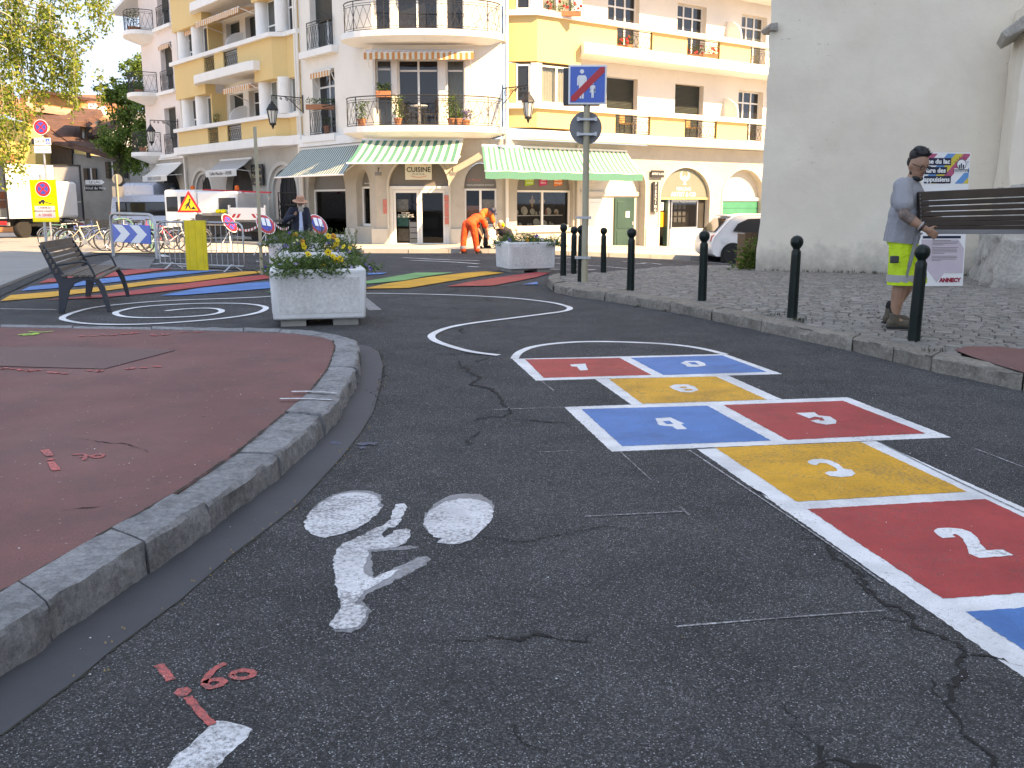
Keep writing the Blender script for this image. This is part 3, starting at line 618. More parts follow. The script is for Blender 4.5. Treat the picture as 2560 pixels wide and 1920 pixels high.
for zf, P, wd in ((zH, [(160, 268), (215, 292), (310, 272), (370, 292), (430, 295), (540, 268), (600, 268), (670, 282), (720, 240), (760, 230)], .011), (zH, [(1560, 0), (1640, 60), (1660, 110), (1760, 175), (1810, 215), (1860, 265), (1930, 292), (1975, 330), (1980, 400), (1940, 460), (1945, 520), (1985, 590), (2040, 650), (2090, 700), (2110, 760)], .016), (zH, [(1975, 328), (2060, 340), (2180, 380)], .008), (zH, [(1410, 600), (1440, 630), (1480, 660), (1460, 740), (1450, 800)], .012), (zH, [(1480, 725), (1600, 732), (1700, 737), (1760, 800)], .02), (zH, [(1880, 420), (1940, 490)], .007), (zH, [(2090, 700), (2040, 735)], .012), (zH, [(400, 590), (440, 640), (540, 720)], .004),
                  (zA, [(420, 650), (500, 700), (540, 740)], .010), (zA, [(780, 880), (880, 985), (960, 1040), (1000, 1080), (1060, 1160), (1160, 1240), (1190, 1320), (1300, 1410), (1400, 1470), (1480, 1530), (1560, 1600)], .013), (zA, [(780, 1000), (890, 990)], .006),
                  (zB, [(325, 440), (350, 480), (400, 520), (430, 545), (400, 575), (460, 595), (520, 620), (560, 660), (600, 700), (615, 725), (580, 765)], .022), (zB, [(610, 730), (560, 760), (450, 765), (380, 795)], .012), (zB, [(580, 765), (650, 770), (760, 780), (880, 790), (1000, 795)], .012), (zB, [(470, 805), (430, 850), (380, 880), (400, 910), (300, 920), (200, 920)], .008), (zB, [(0, 418), (180, 412), (330, 408), (430, 412), (520, 392), (620, 375)], .014), (zB, [(350, 440), (430, 455), (490, 430), (470, 415)], .012), (zB, [(340, 285), (360, 300), (330, 270), (400, 255)], .014), (zB, [(245, 75), (300, 60), (330, 45)], .02), (zB, [(460, 95), (480, 115), (530, 125)], .02), (zB, [(280, 150), (320, 170)], .018), (zB, [(380, 245), (430, 215), (420, 205)], .012), (zB, [(490, 655), (560, 650)], .01),
                  (zC, [(1840, 590), (2000, 600), (2212, 615)], .007), (zK, [(1040, 1160), (1120, 1175), (1200, 1158), (1320, 1135)], .006),
                  (zK, [(775, 752), (810, 757), (826, 775), (822, 830), (800, 885)], .012)):
    crack(zf, P, wd)
for zf, P, wd in ((zD, [(330, 1105), (460, 1090), (620, 1070)], .007), (zD, [(450, 685), (560, 705), (720, 715), (860, 765)], .006), (zD, [(1150, 560), (1215, 560)], .008), (zD, [(600, 285), (760, 225), (960, 175), (1110, 160)], .008), (zD, [(0, 268), (300, 270), (600, 280)], .01)):
    crack(zf, P, wd, .008, KH - .009, isl)
# joint of moss between red pavement and kerb
M('moss_joint', (.03, .028, .018), .95, .4, 40.)
v, f = ribbon([p for p in dens(innP[6:19], False, .03)], .012, .0015, KH, .9); MB().add(v, f).build('moss_joint', 'moss_joint', isl)
v, f = ribbon(dens(gp[1:15], False, .03), .014, .0026, 0, .9); MB().add(v, f).build('moss_joint', 'moss_joint', gut)
# litter: leaves, grit
def grit():
    rg = random.Random(3); mb = MB()
    for i in range(520):
        y = rg.uniform(2.6, 13); x = rg.uniform(-.55, .55) * y
        onr = inside(innP, x, y); onp = inside(ri[::-1] + fe + back, x, y); z = zt(x, y) + (KH if onr or onp else 0); s = rg.choice((.002, .003, .003, .005)); a = rg.random() * 6
        vs = [(x + s * cos(a + k * 2.1) * rg.uniform(.6, 1.2), y + s * sin(a + k * 2.1), z + .003) for k in range(3)] + [(x, y, z + .003 + s * .6)]
        mb.add(vs, [(0, 1, 3), (1, 2, 3), (2, 0, 3)], 0 if rg.random() < .7 else 1)
    for i in range(60):                                  # crumbs gathered in gutter and joint
        p = rg.choice(gp[2:13]).lerp(rg.choice(gp[2:13]), 0); x, y = p.x + rg.uniform(-.05, .05), p.y + rg.uniform(-.2, .2); s = .008; mb.add([(x, y, .01), (x + s, y, .011), (x, y + s, .016)], [(0, 1, 2)], 1)
    tag(mb.build('grit', ['concrete_white', M('leaf_dry', (.30, .19, .08), .9, .3, 30.)]), 'scattered pale grit and crumbs of dry leaf on the ground', kind='stuff')
grit()

# ------------------------------------------------------------ corner building
B = thing('corner_building', 'cream and yellow apartment building on the street corner with shops below', 'building', (0, 36, zt(0, 36)), world=True)
def band(mb, T, x0, x1, z0, z1, y, holes=(), depth=.3, mi=0, rmi=None, close_back=False):
    """wall face at local y with openings (x0, x1, z0, z1[, arch rise]) and reveals going in"""
    rmi = mi if rmi is None else rmi; q = lambda *p: mb.add([T @ Vector(v) for v in p], [tuple(range(len(p)))], mi)
    r = lambda *p: mb.add([T @ Vector(v) for v in p], [tuple(range(len(p)))], rmi); x = x0
    for h in sorted(holes):
        a, b, c, d = h[:4]; rise = h[4] if len(h) > 4 else 0; Y = y + depth
        q((x, y, z0), (a, y, z0), (a, y, z1), (x, y, z1))
        if c > z0: q((a, y, z0), (b, y, z0), (b, y, c), (a, y, c)); r((a, y, c), (b, y, c), (b, Y, c), (a, Y, c))
        n = 14 if rise else 1; cx, hw = (a + b) / 2, (b - a) / 2
        top = lambda s: d + rise * sqrt(max(0, 1 - ((s - cx) / hw) ** 2)) if rise else d
        xs = [cx - hw * cos(pi * i / n) for i in range(n + 1)] if rise else [a, b]
        for s, t in zip(xs, xs[1:]):
            q((s, y, top(s)), (t, y, top(t)), (t, y, z1), (s, y, z1)); r((s, y, top(s)), (s, Y, top(s)), (t, Y, top(t)), (t, y, top(t)))
        r((a, y, c), (a, Y, c), (a, Y, d), (a, y, d)); r((b, y, c), (b, y, d), (b, Y, d), (b, Y, c)); x = b
    q((x, y, z0), (x1, y, z0), (x1, y, z1), (x, y, z1))
def pbox(T, x0, y0, z0, x1, y1, z1, name, mat, parent=B, bevel=0.): return MB(T).box(x0, y0, z0, x1, y1, z1).build(name, mat, parent, bevel=bevel)
def window(T, x0, x1, z0, z1, y, cols=2, transom=None, glass='glass', mat='frame_white', fw=.06, parent=B, open_l=0, curtain=False):
    if glass == 'glass' and random.random() < .4: glass = 'glass_mid'
    f = MB(T); f.box(x0, y, z0, x0 + fw, y + .07, z1); f.box(x1 - fw, y, z0, x1, y + .07, z1); f.box(x0 + fw, y, z1 - fw, x1 - fw, y + .07, z1); f.box(x0 + fw, y, z0, x1 - fw, y + .07, z0 + fw * 1.4)
    xs = [x0 + fw + (x1 - x0 - 2 * fw) * i / cols for i in range(cols + 1)]
    for a in xs[1:-1]: f.box(a - fw * .6, y - .005, z0 + fw * 1.4, a + fw * .6, y + .07, z1 - fw)
    zz = [z0 + fw, z1 - fw]
    if transom:
        for a, b in zip(xs, xs[1:]): f.box(a + .02, y - .008, transom - fw * .5, b - .02, y + .068, transom + fw * .5)
        zz = [z0 + fw, transom, z1 - fw]
    o = f.build('window', mat, parent)
    for a, b in zip(xs, xs[1:]):
        for c, d in zip(zz, zz[1:]): MB(T).box(a - .01, y + .03, c - .01, b + .01, y + .045, d + .01).build('pane', glass, o)
    if curtain:
        c = MB(T); n = 26
        for i in range(n):
            a, b = x0 + (x1 - x0) * i / n, x0 + (x1 - x0) * (i + 1) / n; c.quad((a, y + .12 + .04 * (i % 2), z0), (b, y + .12 + .04 * ((i + 1) % 2), z0), (b, y + .12 + .04 * ((i + 1) % 2), z1), (a, y + .12 + .04 * (i % 2), z1))
        c.build('curtain', M('curtain', (.62, .62, .52), .9, .05), o)
    return o
def shutter(T, x0, x1, z0, z1, y, mat='shutter_dark', parent=B):
    m = MB(T); z = z0
    while z < z1 - .01:
        e = min(z1, z + .052); m.quad((x0, y, z), (x1, y, z), (x1, y - .016, z + .03), (x0, y - .016, z + .03)); m.quad((x0, y - .016, z + .03), (x1, y - .016, z + .03), (x1, y, e), (x0, y, e)); z = e
    return m.build('roller_shutter', mat, parent)
def railing(P, z0, h, name='railing', parent=B, cell=.24, r=.011, mat='iron'):
    """iron railing: double top rail, diamond lattice, posts, along world plan points"""
    m = MB(); Q = dens([Vector((p[0], p[1], 0)) for p in P], False, .45); up = lambda p, z: (p[0], p[1], z)
    for zz, rr in ((h, .02), (h - .10, .010), (h - .17, .010), (.10, .010), (.03, .014)): m.tube([up(p, z0 + zz) for p in Q], rr, 5)
    L = [0]
    for a, b in zip(Q, Q[1:]): L.append(L[-1] + (b - a).length)
    def at(s):
        i = 0
        while i < len(L) - 2 and L[i + 1] < s: i += 1
        return Q[i].lerp(Q[i + 1], (s - L[i]) / max(1e-6, L[i + 1] - L[i]))
    n = max(1, round(L[-1] / cell)); c = L[-1] / n; za, zb = z0 + .10, z0 + h - .17; zm = (za + zb) / 2
    for i in range(n):
        a, b, k = at(i * c), at((i + 1) * c), at((i + .5) * c)
        for p, s, q, t in ((k, za, a, zm), (a, zm, k, zb), (k, za, b, zm), (b, zm, k, zb)): m.bar(up(p, s), up(q, t), r, r)
    k = max(1, round(L[-1] / 1.3))
    for i in range(k + 1): p = at(L[-1] * i / k); m.bar(up(p, z0), up(p, z0 + h), .028, .028)
    return m.build(name, mat, parent)
def rail_f(k, x0, x1, y, z0, h, **kw): p, q = FL(k, x0, y), FL(k, x1, y); return railing([p, q], z0, h, **kw)
TL, TC, TR = FR['L'], FR['C'], FR['R']
SHZ = 3.5
# --- shop storey
shop = MB()
band(shop, TL, -23.4, .45, -1.0, SHZ, 0, [(-22.6, -18.9, -1, 1.75, 1.25), (-17.4, -14.6, -1, 1.75, 1.2), (-13.0, -10.0, -1, 1.78, 1.2), (-8.6, -5.6, -1, 1.72, 1.25), (-4.75, -1.75, .0, 1.8, 1.1), (-.95, .02, .45, 1.88, .6)], .35); shop.build('shop_front_wall', 'shop_stone', B); shop = MB()
band(shop, TC, .28, 4.74, -1.0, SHZ, -.35, [(.74, 2.86, -.3, 1.88, 1.05), (3.40, 4.55, .45, 1.8, .9)], .3); shop.build('shop_front_wall', 'shop_stone', B); shop = MB()
band(shop, TR, -.58, 15.5, -1.2, SHZ, 0, [(.10, 2.75, .38, 1.75, 1.15), (3.05, 6.5, -1, 1.95, 1.0), (7.35, 10.3, -1, 1.5, 1.2), (11.1, 13.85, -1, 1.5, 1.2)], .35)
shop.build('shop_front_wall', 'shop_stone', B)
pl = MB(TL)
for a, b in ((-23.4, -22.65), (-18.85, -17.45), (-14.55, -13.05), (-9.95, -8.65), (-5.55, -4.8), (-1.7, -1.0)): pl.box(a, -.09, -1, b, .0 - .003, .38)
pl.T = TC
for a, b in ((.10, .68), (2.92, 3.36)): pl.box(a, -.43, -1, b, -.353, .40)
pl.box(3.36, -.43, -1, 4.74, -.353, .30); pl.T = TR
for a, b in ((-.60, .05), (2.78, 3.0), (6.55, 7.3), (10.35, 11.05), (13.9, 15.5)): pl.box(a, -.08, -1.1, b, -.003, .30)
pl.box(.02, -.14, .24, 2.8, .3, .378); pl.box(.05, -.05, -1.1, 2.78, -.004, .236)
split(pl, 'plinth', 'shop_stone_pale', B, bevel=.012)
def arch_trim(T, a, b, d, rise, y, w, t, name='arch_moulding', mat='shop_stone_pale', z0=None, n=18):
    m = MB(T); cx, hw = (a + b) / 2, (b - a) / 2; pts = [(a, d if z0 is None else z0)] + [(cx - hw * cos(pi * i / n), d + rise * sin(pi * i / n)) for i in range(n + 1)] + [(b, d if z0 is None else z0)]
    o2 = [(a - w, pts[0][1])] + [(cx - (hw + w) * cos(pi * i / n), d + (rise + w) * sin(pi * i / n)) for i in range(n + 1)] + [(b + w, pts[0][1])]
    for (p, q, r, s) in zip(pts, pts[1:], o2[1:], o2): m.add([(p[0], y - t, p[1]), (q[0], y - t, q[1]), (r[0], y - t, r[1]), (s[0], y - t, s[1]), (p[0], y, p[1]), (q[0], y, q[1]), (r[0], y, r[1]), (s[0], y, s[1])], [(0, 1, 2, 3), (0, 4, 5, 1), (3, 2, 6, 7)])
    return m.build(name, mat, B)
for a, b, d, r in ((-17.4, -14.6, 1.75, 1.2), (-8.6, -5.6, 1.72, 1.25)):
    arch_trim(TL, a, b, d, r, .12, -.16, .12, z0=-.6); arch_trim(TL, a + .16, b - .16, d, r - .16, .24, -.16, .12, z0=-.6)
arch_trim(TC, .74, 2.86, 1.88, 1.05, -.35, .07, .03, z0=-.3); arch_trim(TR, 7.35, 10.3, 1.5, 1.2, 0, .06, .03, z0=-.4); arch_trim(TR, 3.05, 6.5, 1.95, 1.0, 0, .07, .03, z0=-.4); arch_trim(TR, 11.1, 13.85, 1.5, 1.2, 0, .06, .03, z0=-.5)
# --- shop openings
def archpanel(T, a, b, z0, d, rise, y, name, mat, n=16, parent=B):
    cx, hw = (a + b) / 2, (b - a) / 2
    P = [(a, y, z0), (b, y, z0)] + [(cx + hw * cos(pi * i / n), y, d + rise * sin(pi * i / n)) for i in range(n + 1)]
    return MB(T).prism(P, (0, .03, 0)).build(name, mat, parent) if z0 < d else MB(T).prism(P[2:], (0, .03, 0)).build(name, mat, parent)
M('arch_grey', (.17, .16, .145), .6, .06, 2.); M('arch_olive', (.17, .18, .145), .6, .06, 2.); M('interior', (.035, .033, .03), .9, .3, 2.); M('interior_warm', (.12, .10, .08), .9, .3, 2.)
def irondoor(T, a, b, z0, d, rise, y):
    o = archpanel(T, a, b, z0, d, rise, y + .08, 'iron_gate', 'interior'); g = MB(T); n = 6
    for i in range(n + 1):
        x = a + (b - a) * i / n; zt_ = d + rise * sqrt(max(0, 1 - ((x - (a + b) / 2) / ((b - a) / 2)) ** 2)); g.bar((x, y, z0), (x, y, zt_), .04 if i in (0, 3, 6) else .022, .03)
    for z in (z0 + .1, z0 + .9, 1.2, d): g.bar((a, y - .01, z), (b, y - .01, z), .05, .03)
    for i in range(n):
        x, x2 = a + (b - a) * i / n, a + (b - a) * (i + 1) / n
        for z in (z0 + .9, z0 + 1.45): g.bar((x, y + .004, z), (x2, y + .004, z + .55), .02, .02); g.bar((x2, y + .012, z), (x, y + .012, z + .55), .02, .02)
    g.build('gate_bars', 'iron', o); MB(T).box((a + b) / 2 - .35, y - .03, z0 + .75, (a + b) / 2 - .15, y - .015, z0 + 1.2).build('mail_slot', 'grey_mid', o)
for a, b, d, r in ((-17.08, -14.92, 1.72, .88), (-8.28, -5.92, 1.7, .93)): irondoor(TL, a, b, -.6, d, r, .37)
def shopwin(T, a, b, z0, zt_, y, cols, rise=0., pan='arch_grey', clear=True, depth=.9, door=False, fw=.07):
    o = window(T, a, b, z0, zt_, y, cols, None, 'glass_clear' if clear else 'glass', fw=fw)
    if rise: archpanel(T, a, b, zt_, zt_, rise, y + .02, 'fanlight_panel', pan)
    if clear:
        m = MB(T); m.quad((a, y + depth, z0), (b, y + depth, z0), (b, y + depth, zt_), (a, y + depth, zt_)); m.quad((a, y + .08, z0), (a, y + depth, z0), (a, y + depth, zt_), (a, y + .08, zt_)); m.quad((b, y + .08, z0), (b, y + depth, z0), (b, y + depth, zt_), (b, y + .08, zt_))
        m.quad((a, y + .08, zt_), (b, y + .08, zt_), (b, y + depth, zt_), (a, y + depth, zt_)); m.quad((a, y + .08, z0 + .004), (b, y + .08, z0 + .004), (b, y + depth, z0 + .004), (a, y + depth, z0 + .004)); m.build('display_recess', 'interior', B)
    return o
shopwin(TL, -13.0, -10.0, -.35, 1.78, .3, 3, 1.18, 'interior', clear=False); shopwin(TL, -22.6, -18.9, -.4, 1.4, .3, 3, 1.5, 'interior', clear=False)
shopwin(TL, -4.75, -1.75, .0, 1.8, .25, 1, 1.08, 'arch_grey'); shopwin(TL, -.95, .02, .45, 1.88, .25, 1, .58, 'arch_grey')
shopwin(TC, 3.40, 4.55, .45, 1.8, -.15, 2, .88, 'arch_grey'); shopwin(TR, .10, 2.75, .38, 1.75, .2, 2, 1.13, 'arch_grey')
# glass double door of the kitchen shop
dr = MB(TC); dr.box(.74, -.2, -.26, .86, -.1, 1.88); dr.box(2.74, -.2, -.26, 2.86, -.1, 1.88); dr.box(.86, -.2, 1.76, 2.74, -.1, 1.88)
for a, b in ((.87, 1.795), (1.805, 2.73)): dr.box(a, -.19, -.25, a + .09, -.12, 1.75); dr.box(b - .09, -.19, -.25, b, -.12, 1.75); dr.box(a + .09, -.19, 1.65, b - .09, -.12, 1.75); dr.box(a + .09, -.19, -.25, b - .09, -.12, -.12)
dro = dr.build('door', 'frame_white', B)
for a, b in ((.95, 1.72), (1.88, 2.65)): MB(TC).box(a, -.16, -.13, b, -.15, 1.66).build('pane', 'glass_clear', dro)
MB(TC).box(1.84, -.22, .75, 1.90, -.19, 1.0).build('door_handle', 'white_plain', dro)
MB(TC).box(.78, -.23, -.33, 2.82, .3, -.262).build('threshold', 'shop_stone_pale', B)
archpanel(TC, .74, 2.86, 1.885, 1.885, 1.03, -.13, 'fanlight_panel', 'arch_grey')
m = MB(TC); m.quad((.8, 1.2, -.2), (2.8, 1.2, -.2), (2.8, 1.2, 1.85), (.8, 1.2, 1.85)); m.quad((.8, -.1, -.2), (.8, 1.2, -.2), (.8, 1.2, 1.85), (.8, -.1, 1.85)); m.quad((2.8, -.1, -.2), (2.8, 1.2, -.2), (2.8, 1.2, 1.85), (2.8, -.1, 1.85)); m.quad((.8, -.1, 1.86), (2.8, -.1, 1.86), (2.8, 1.2, 1.86), (.8, 1.2, 1.86)); m.quad((.8, -.1, -.21), (2.8, -.1, -.21), (2.8, 1.2, -.21), (.8, 1.2, -.21)); m.build('shop_interior', 'interior', B)
# recess with white panels and green door
m = MB(TR); m.box(3.05, .35, -1, 6.5, .4, 2.98); m.box(3.08, .27, 1.55, 6.48, .349, 1.72); m.build('recess_wall', 'shop_stone_pale', B)
for a, b, z0, z1 in ((3.7, 4.75, -.55, 1.45),):
    o = pbox(TR, a, .29, z0, b, .348, z1, 'panel_door', 'frame_white'); pbox(TR, a + .1, .275, z0 + .2, b - .1, .289, .35, 'door_panel', 'frame_white', o, .01); pbox(TR, a + .1, .275, .55, b - .1, .289, z1 - .15, 'door_panel', 'frame_white', o, .01)
gd = pbox(TR, 5.15, .28, -.6, 6.2, .348, 1.48, 'door', 'door_green')
for z0, z1 in ((-.45, .2), (.3, 1.35)): pbox(TR, 5.27, .262, z0, 6.08, .279, z1, 'door_panel', 'door_green', gd, .012)
pbox(TR, 6.08, .25, .42, 6.14, .278, .56, 'door_lock', 'metal_galv', gd); pbox(TR, 5.72, .255, .72, 5.92, .2615, .96, 'notice', 'white_plain', gd)
# piercing shop front
archpanel(TR, 7.35, 10.3, 1.5, 1.5, 1.18, .12, 'fanlight_panel', 'arch_olive'); pbox(TR, 7.35, .08, 1.42, 10.3, .2, 1.498, 'fascia_strip', M('brass', (.55, .42, .2), .5, .1))
pw = window(TR, 8.25, 9.85, .22, 1.40, .22, 1, None, 'glass_clear', 'metal_galv', .05); pbox(TR, 8.2, .2, -.9, 10.3, .34, .215, 'stall_riser', 'white_render')
m = MB(TR); m.box(7.35, .7, -1, 10.3, .75, 1.42); m.box(9.9, .24, .216, 10.3, .699, 1.42); m.build('display_recess', 'interior', B)
pd = MB(TR); pd.box(7.4, .24, -.75, 7.5, .3, 1.41); pd.box(8.08, .24, -.75, 8.18, .3, 1.41); pdo = pd.build('door', 'metal_galv', B); MB(TR).box(7.5, .26, -.7, 8.08, .275, 1.4).build('pane', 'glass_clear', pdo)
MB(TR).box(7.85, .05, -.7, 7.89, .26, 1.38, ).build('door_leaf', 'door_green', pdo)
gg = MB(TR); gg.box(11.1, .34, -1, 13.85, .4, 2.72); gg.build('recess_wall', 'shop_stone_pale', B); g2 = pbox(TR, 11.12, .3, -.9, 13.83, .339, 1.35, 'garage_door', M('garage_green', (.02, .20, .12), .5, .08))
for z in (-.35, 0, .35, .7, 1.05): pbox(TR, 11.14, .285, z, 13.81, .2995, z + .28, 'door_panel', 'garage_green', g2, .008)
pbox(TR, 11.1, .24, 1.36, 13.85, .338, 1.5, 'lintel', 'white_render')
# --- upper walls
wl = MB()
_band = band
def band_part(mb, T, *a, mi=0, **k):
    q = MB(); _band(q, T, *a, **k); q.build('upper_wall', ('pinkish', 'cream')[mi], B)
for k, z in enumerate((3.6, 6.7, 9.8)):
    zt_ = z + 3.1 if k < 2 else 12.6
    band_part(wl, TL, -23.4, -17.35, z, zt_, 0, [(-20.5, -18.85, z + .12, z + 2.4)], .32)
    band_part(wl, TL, -5.0, .45, z, zt_, 0, [(-4.05, -2.3, z + .25, z + 2.56)], .32, mi=1)
    band_part(wl, TC, .28, 4.74, z, zt_, -.35, [(.36, .93, z + .25, z + 2.6), (1.12, 2.56, z + .25, z + 2.6), (2.80, 3.46, z + .25, z + 2.6)], .32, mi=1)
    band_part(wl, TL, -13.75, -8.2, z, zt_, .5, [(-13.2, -11.7, z + .25, z + 2.5), (-11.1, -9.6, z + .25, z + 2.5)], .3, mi=1)
    band_part(wl, TR, 2.45, 15.5, z, zt_, .45, [(4.75, 6.4, z + .3, z + 2.44), (8.5, 10.2, z + .3, z + 2.44), (12.4, 14.05, z + .3, z + 2.44)], .28, mi=1)
q = lambda k, *P: wl.add([FL(k, *p) for p in P], [tuple(range(len(P)))], 0)
q('L', (-23.4, 0, -1), (-23.4, 0, 12.6), (-23.4, 9, 12.6), (-23.4, 9, -1)); wl.build('end_wall', ['pinkish', 'cream'], B)
rf = MB(); rf.poly([FL('L', -24.2, -.9, 12.6), FL('L', -5, -.9, 12.6), FL('C', 0, -1.2, 12.6), FL('C', 5.2, -1.2, 12.6), FL('R', 0, -1, 12.6), FL('R', 16, -1, 12.6), FL('R', 16, 12, 12.6), FL('L', -24.2, 10, 12.6)]); rf.prism([FL('R', 15.5, .0, -1.2), FL('R', 15.5, 9, -1.2), FL('R', 15.5, 9, 12.6), FL('R', 15.5, .0, 12.6)], (.01, .01, 0)); rf.build('roof', 'white_render', B)
# --- yellow bays, columns, parapets, slabs
yb = MB(); wt = MB(); col_w = MB(); sl = MB()
def lbox(k, x0, y0, z0, x1, y1, z1, mb): mb.box(x0, y0, z0, x1, y1, z1, T=FR[k])
def lpoly(k, P, z0, z1, mb): mb.prism([FL(k, p[0], p[1], z0) for p in P], (0, 0, z1 - z0))
for k, z in enumerate((3.6, 6.7, 9.8)):
    ftop = z + 1.02; fbot = z + .32 if k == 0 else z - .55                       # parapet of this storey reaches down over the windows below
    # left bay
    for a, b in ((-17.4, -13.62), (-8.25, -6.5)): lbox('L', a, -.46, fbot, b, .02 if a < -15 else .5, ftop, yb)
    lpoly('L', [(-6.5, -.46), (-6.08, .0), (-6.08, .3), (-6.5, .5)], fbot, ftop, yb); lbox('L', -6.08, -.02, fbot, -5.0, .3, ftop, yb)
    for a, b in ((-13.62, -14.2 + .02), (-12.42, -11.4), (-9.87, -8.25)):
        if b > a: lbox('L', a, -.455, z + .32, b, -.30, ftop, yb)
    lpoly('L', [(-17.62, -.62), (-6.42, -.62), (-5.98, -.16), (-4.98, -.16), (-4.98, .1), (-6.2, .1), (-6.5, -.28), (-17.4, -.28), (-17.62, .02)], ftop + .003, ftop + .17, wt)
    if k == 0: lpoly('L', [(-17.75, -.62), (-6.5, -.62), (-5.9, -.2), (-4.9, -.2), (-4.9, .05), (-17.75, .05)], z - .05, z + .315, sl)
    else: lpoly('L', [(-14.6, -.3), (-14.6, -.6), (-13.9, -.85), (-8.4, -.85), (-7.68, -.75), (-7.68, -.3)], z - .12, z + .25, sl); lbox('L', -13.6, -.3, z - .12, -8.27, .5, z + .1, sl)
    for xa in (-16.85, -15.05): col_w.lathe([(.30, z + 1.2), (.30, z + 2.55)], 16, tuple(FL('L', xa, -.1)))
    for xa, yy in ((-8.02, -.12), (-6.25, -.1)): col_w.lathe([(.27, z + 1.2), (.27, z + 2.6)], 16, tuple(FL('L', xa, yy)))
    lbox('L', -13.72, -.2, z + .3, -13.6, .5, z + 2.6, yb); lbox('L', -8.3, -.2, z + .3, -8.2, .5, z + 2.6, yb)
    lbox('L', -5.55, .05, z + 1.2, -5.0, .3, z + 2.6, yb)
    window(TL, -16.5, -15.4, z + 1.2, z + 2.52, .02, 1, z + 1.6); window(TL, -14.7, -13.75, z + 1.2, z + 2.5, .02, 1)
    if k != 2: window(TL, -7.75, -6.5, z + 1.2, z + 2.58, .0, 2 if k == 0 else 1, None if k == 0 else z + 1.6, 'glass_pale' if k == 0 else 'glass'); window(TL, -6.05, -5.5, z + 1.2, z + 2.58, .1, 1, None if k == 0 else z + 2.1, 'glass_pale' if k == 0 else 'glass')
    else: shutter(TL, -7.75, -6.5, z + 1.2, z + 2.58, .02)
    shutter(TL, -16.42, -15.48, z + 1.65, z + 2.48, .0)
    for a, b in ((-14.2, -12.42), (-11.4, -9.87)): rail_f('L', a, b, -.38, z + .36, .62, cell=.2)
    # loggia windows
    shutter(TL, -13.2, -11.7, z + .25, z + 2.5, .74)
    if k == 0: window(TL, -11.1, -9.6, z + .25, z + 2.5, .74, 2, z + 2.0)
    else: shutter(TL, -11.1, -9.6, z + .25, z + 2.5, .74)
    pp = [(-11.5, .5, z + .3), (-11.5, -.28, z + .3)] + [(-11.5, -.28 + .78 * (1 - cos(pi / 2 * i / 8)), z + 1.3 + .62 * sin(pi / 2 * i / 8)) for i in range(9)]
    MB(TL).prism(pp, (.06, 0, 0)).build('privacy_screen', 'white_render', B)
    # far-left windows
    o = window(TL, -20.5, -18.85, z + .12, z + 2.4, .26, 2, None, 'glass'); shutter(TL, -20.4, -18.95, z + .9, z + 2.38, .22)
    rail_f('L', -20.55, -18.8, -.06, z + .12, .98, cell=.2); lbox('L', -20.85, -.22, z - .06, -18.4, .05, z + .10, wt)
    # windows left of the corner balcony
    if k == 0: window(TL, -4.05, -2.3, z + .25, z + 2.56, .27, 2, z + 2.0)
    else: window(TL, -4.05, -2.3, z + .25, z + 2.56, .27, 2, z + 2.0); shutter(TL, -3.98, -2.37, z + 1.25, z + 2.5, .22)
    rail_f('L', -4.2, -2.2, -.08, z + .25, 1.0, cell=.2)
    lbox('L', -4.55, -.28, z - .02, -1.95, .05, z + .22, wt)
    # corner windows behind the balcony
    window(TC, .36, .93, z + .28, z + 2.6, -.08, 1, z + 2.27); window(TC, 1.12, 2.56, z + .28, z + 2.6, -.08, 2, z + 2.22); window(TC, 2.80, 3.46, z + .28, z + 2.6, -.08, 1, z + 2.22, 'glass_clear' if k == 0 else 'glass', curtain=(k == 0))
    # right bay
    lpoly('R', [(-.2, .2), (.58, -.51), (2.58, -.51), (2.58, .45), (.6, .45)], fbot, ftop - .06, yb)
    lpoly('R', [(-.36, .16), (.53, -.65), (2.8, -.65), (15.5, -.65), (15.5, -.40), (2.7, -.40), (2.62, -.45), (.66, -.45), (-.1, .28)], ftop - .057, ftop + .12, wt)
    if k == 0: lpoly('R', [(-.4, .2), (.5, -.64), (15.5, -.64), (15.5, .0), (0, .0)], z - .08, z + .22, sl); lbox('R', 2.6, -.5, z + .21, 15.5, .45, z + .26, sl)
    else: lpoly('R', [(2.45, -.85), (15.5, -.85), (15.5, .45), (2.6, .45), (2.6, -.5)], z - .16, z + .22, sl)
    for a, b in ((2.58, 4.35), (6.2, 8.1), (10.02, 11.9), (13.7, 15.5)): lbox('R', a, -.505, z + .224, b, -.36, ftop - .06, yb)
    for a, b in ((4.35, 6.2), (8.1, 10.02), (11.9, 13.7)): rail_f('R', a, b, -.44, z + .26, .66, cell=.22)
    lbox('R', 2.35, -.50, z + 1.14, 2.62, .44, z + 2.5, yb); 
    for a, b in ((.56, .80), (2.28, 2.6)): col_w.box(a, -.515, z + 1.14, b, -.3, z + 2.5, T=TR)
    window(TR, .8, 2.28, z + 1.14, z + 2.46, -.42, 2, None, 'glass_clear', curtain=True)
    Tc = frame(FL('R', -.2, .2).xy, 37 - math.degrees(atan2(.71, .78))); window(Tc, .32, .82, z + 1.14, z + 2.46, .02, 1, None, 'glass'); yb.box(0, .0, z + 1.0, .30, .3, z + 2.5, T=Tc); col_w.box(.84, -.012, z + 1.14, 1.04, .25, z + 2.5, T=Tc)
    if k == 0:
        shutter(TR, 4.75, 6.4, z + .3, z + 2.44, .70); shutter(TR, 8.5, 10.2, z + .3, z + 2.44, .70)
    else:
        window(TR, 4.75, 6.4, z + .3, z + 2.44, .68, 3, z + 1.95); window(TR, 8.5, 10.2, z + .3, z + 2.44, .68, 3, z + 1.95)
    window(TR, 12.4, 14.05, z + .3, z + 2.44, .68, 3, z + 1.95)
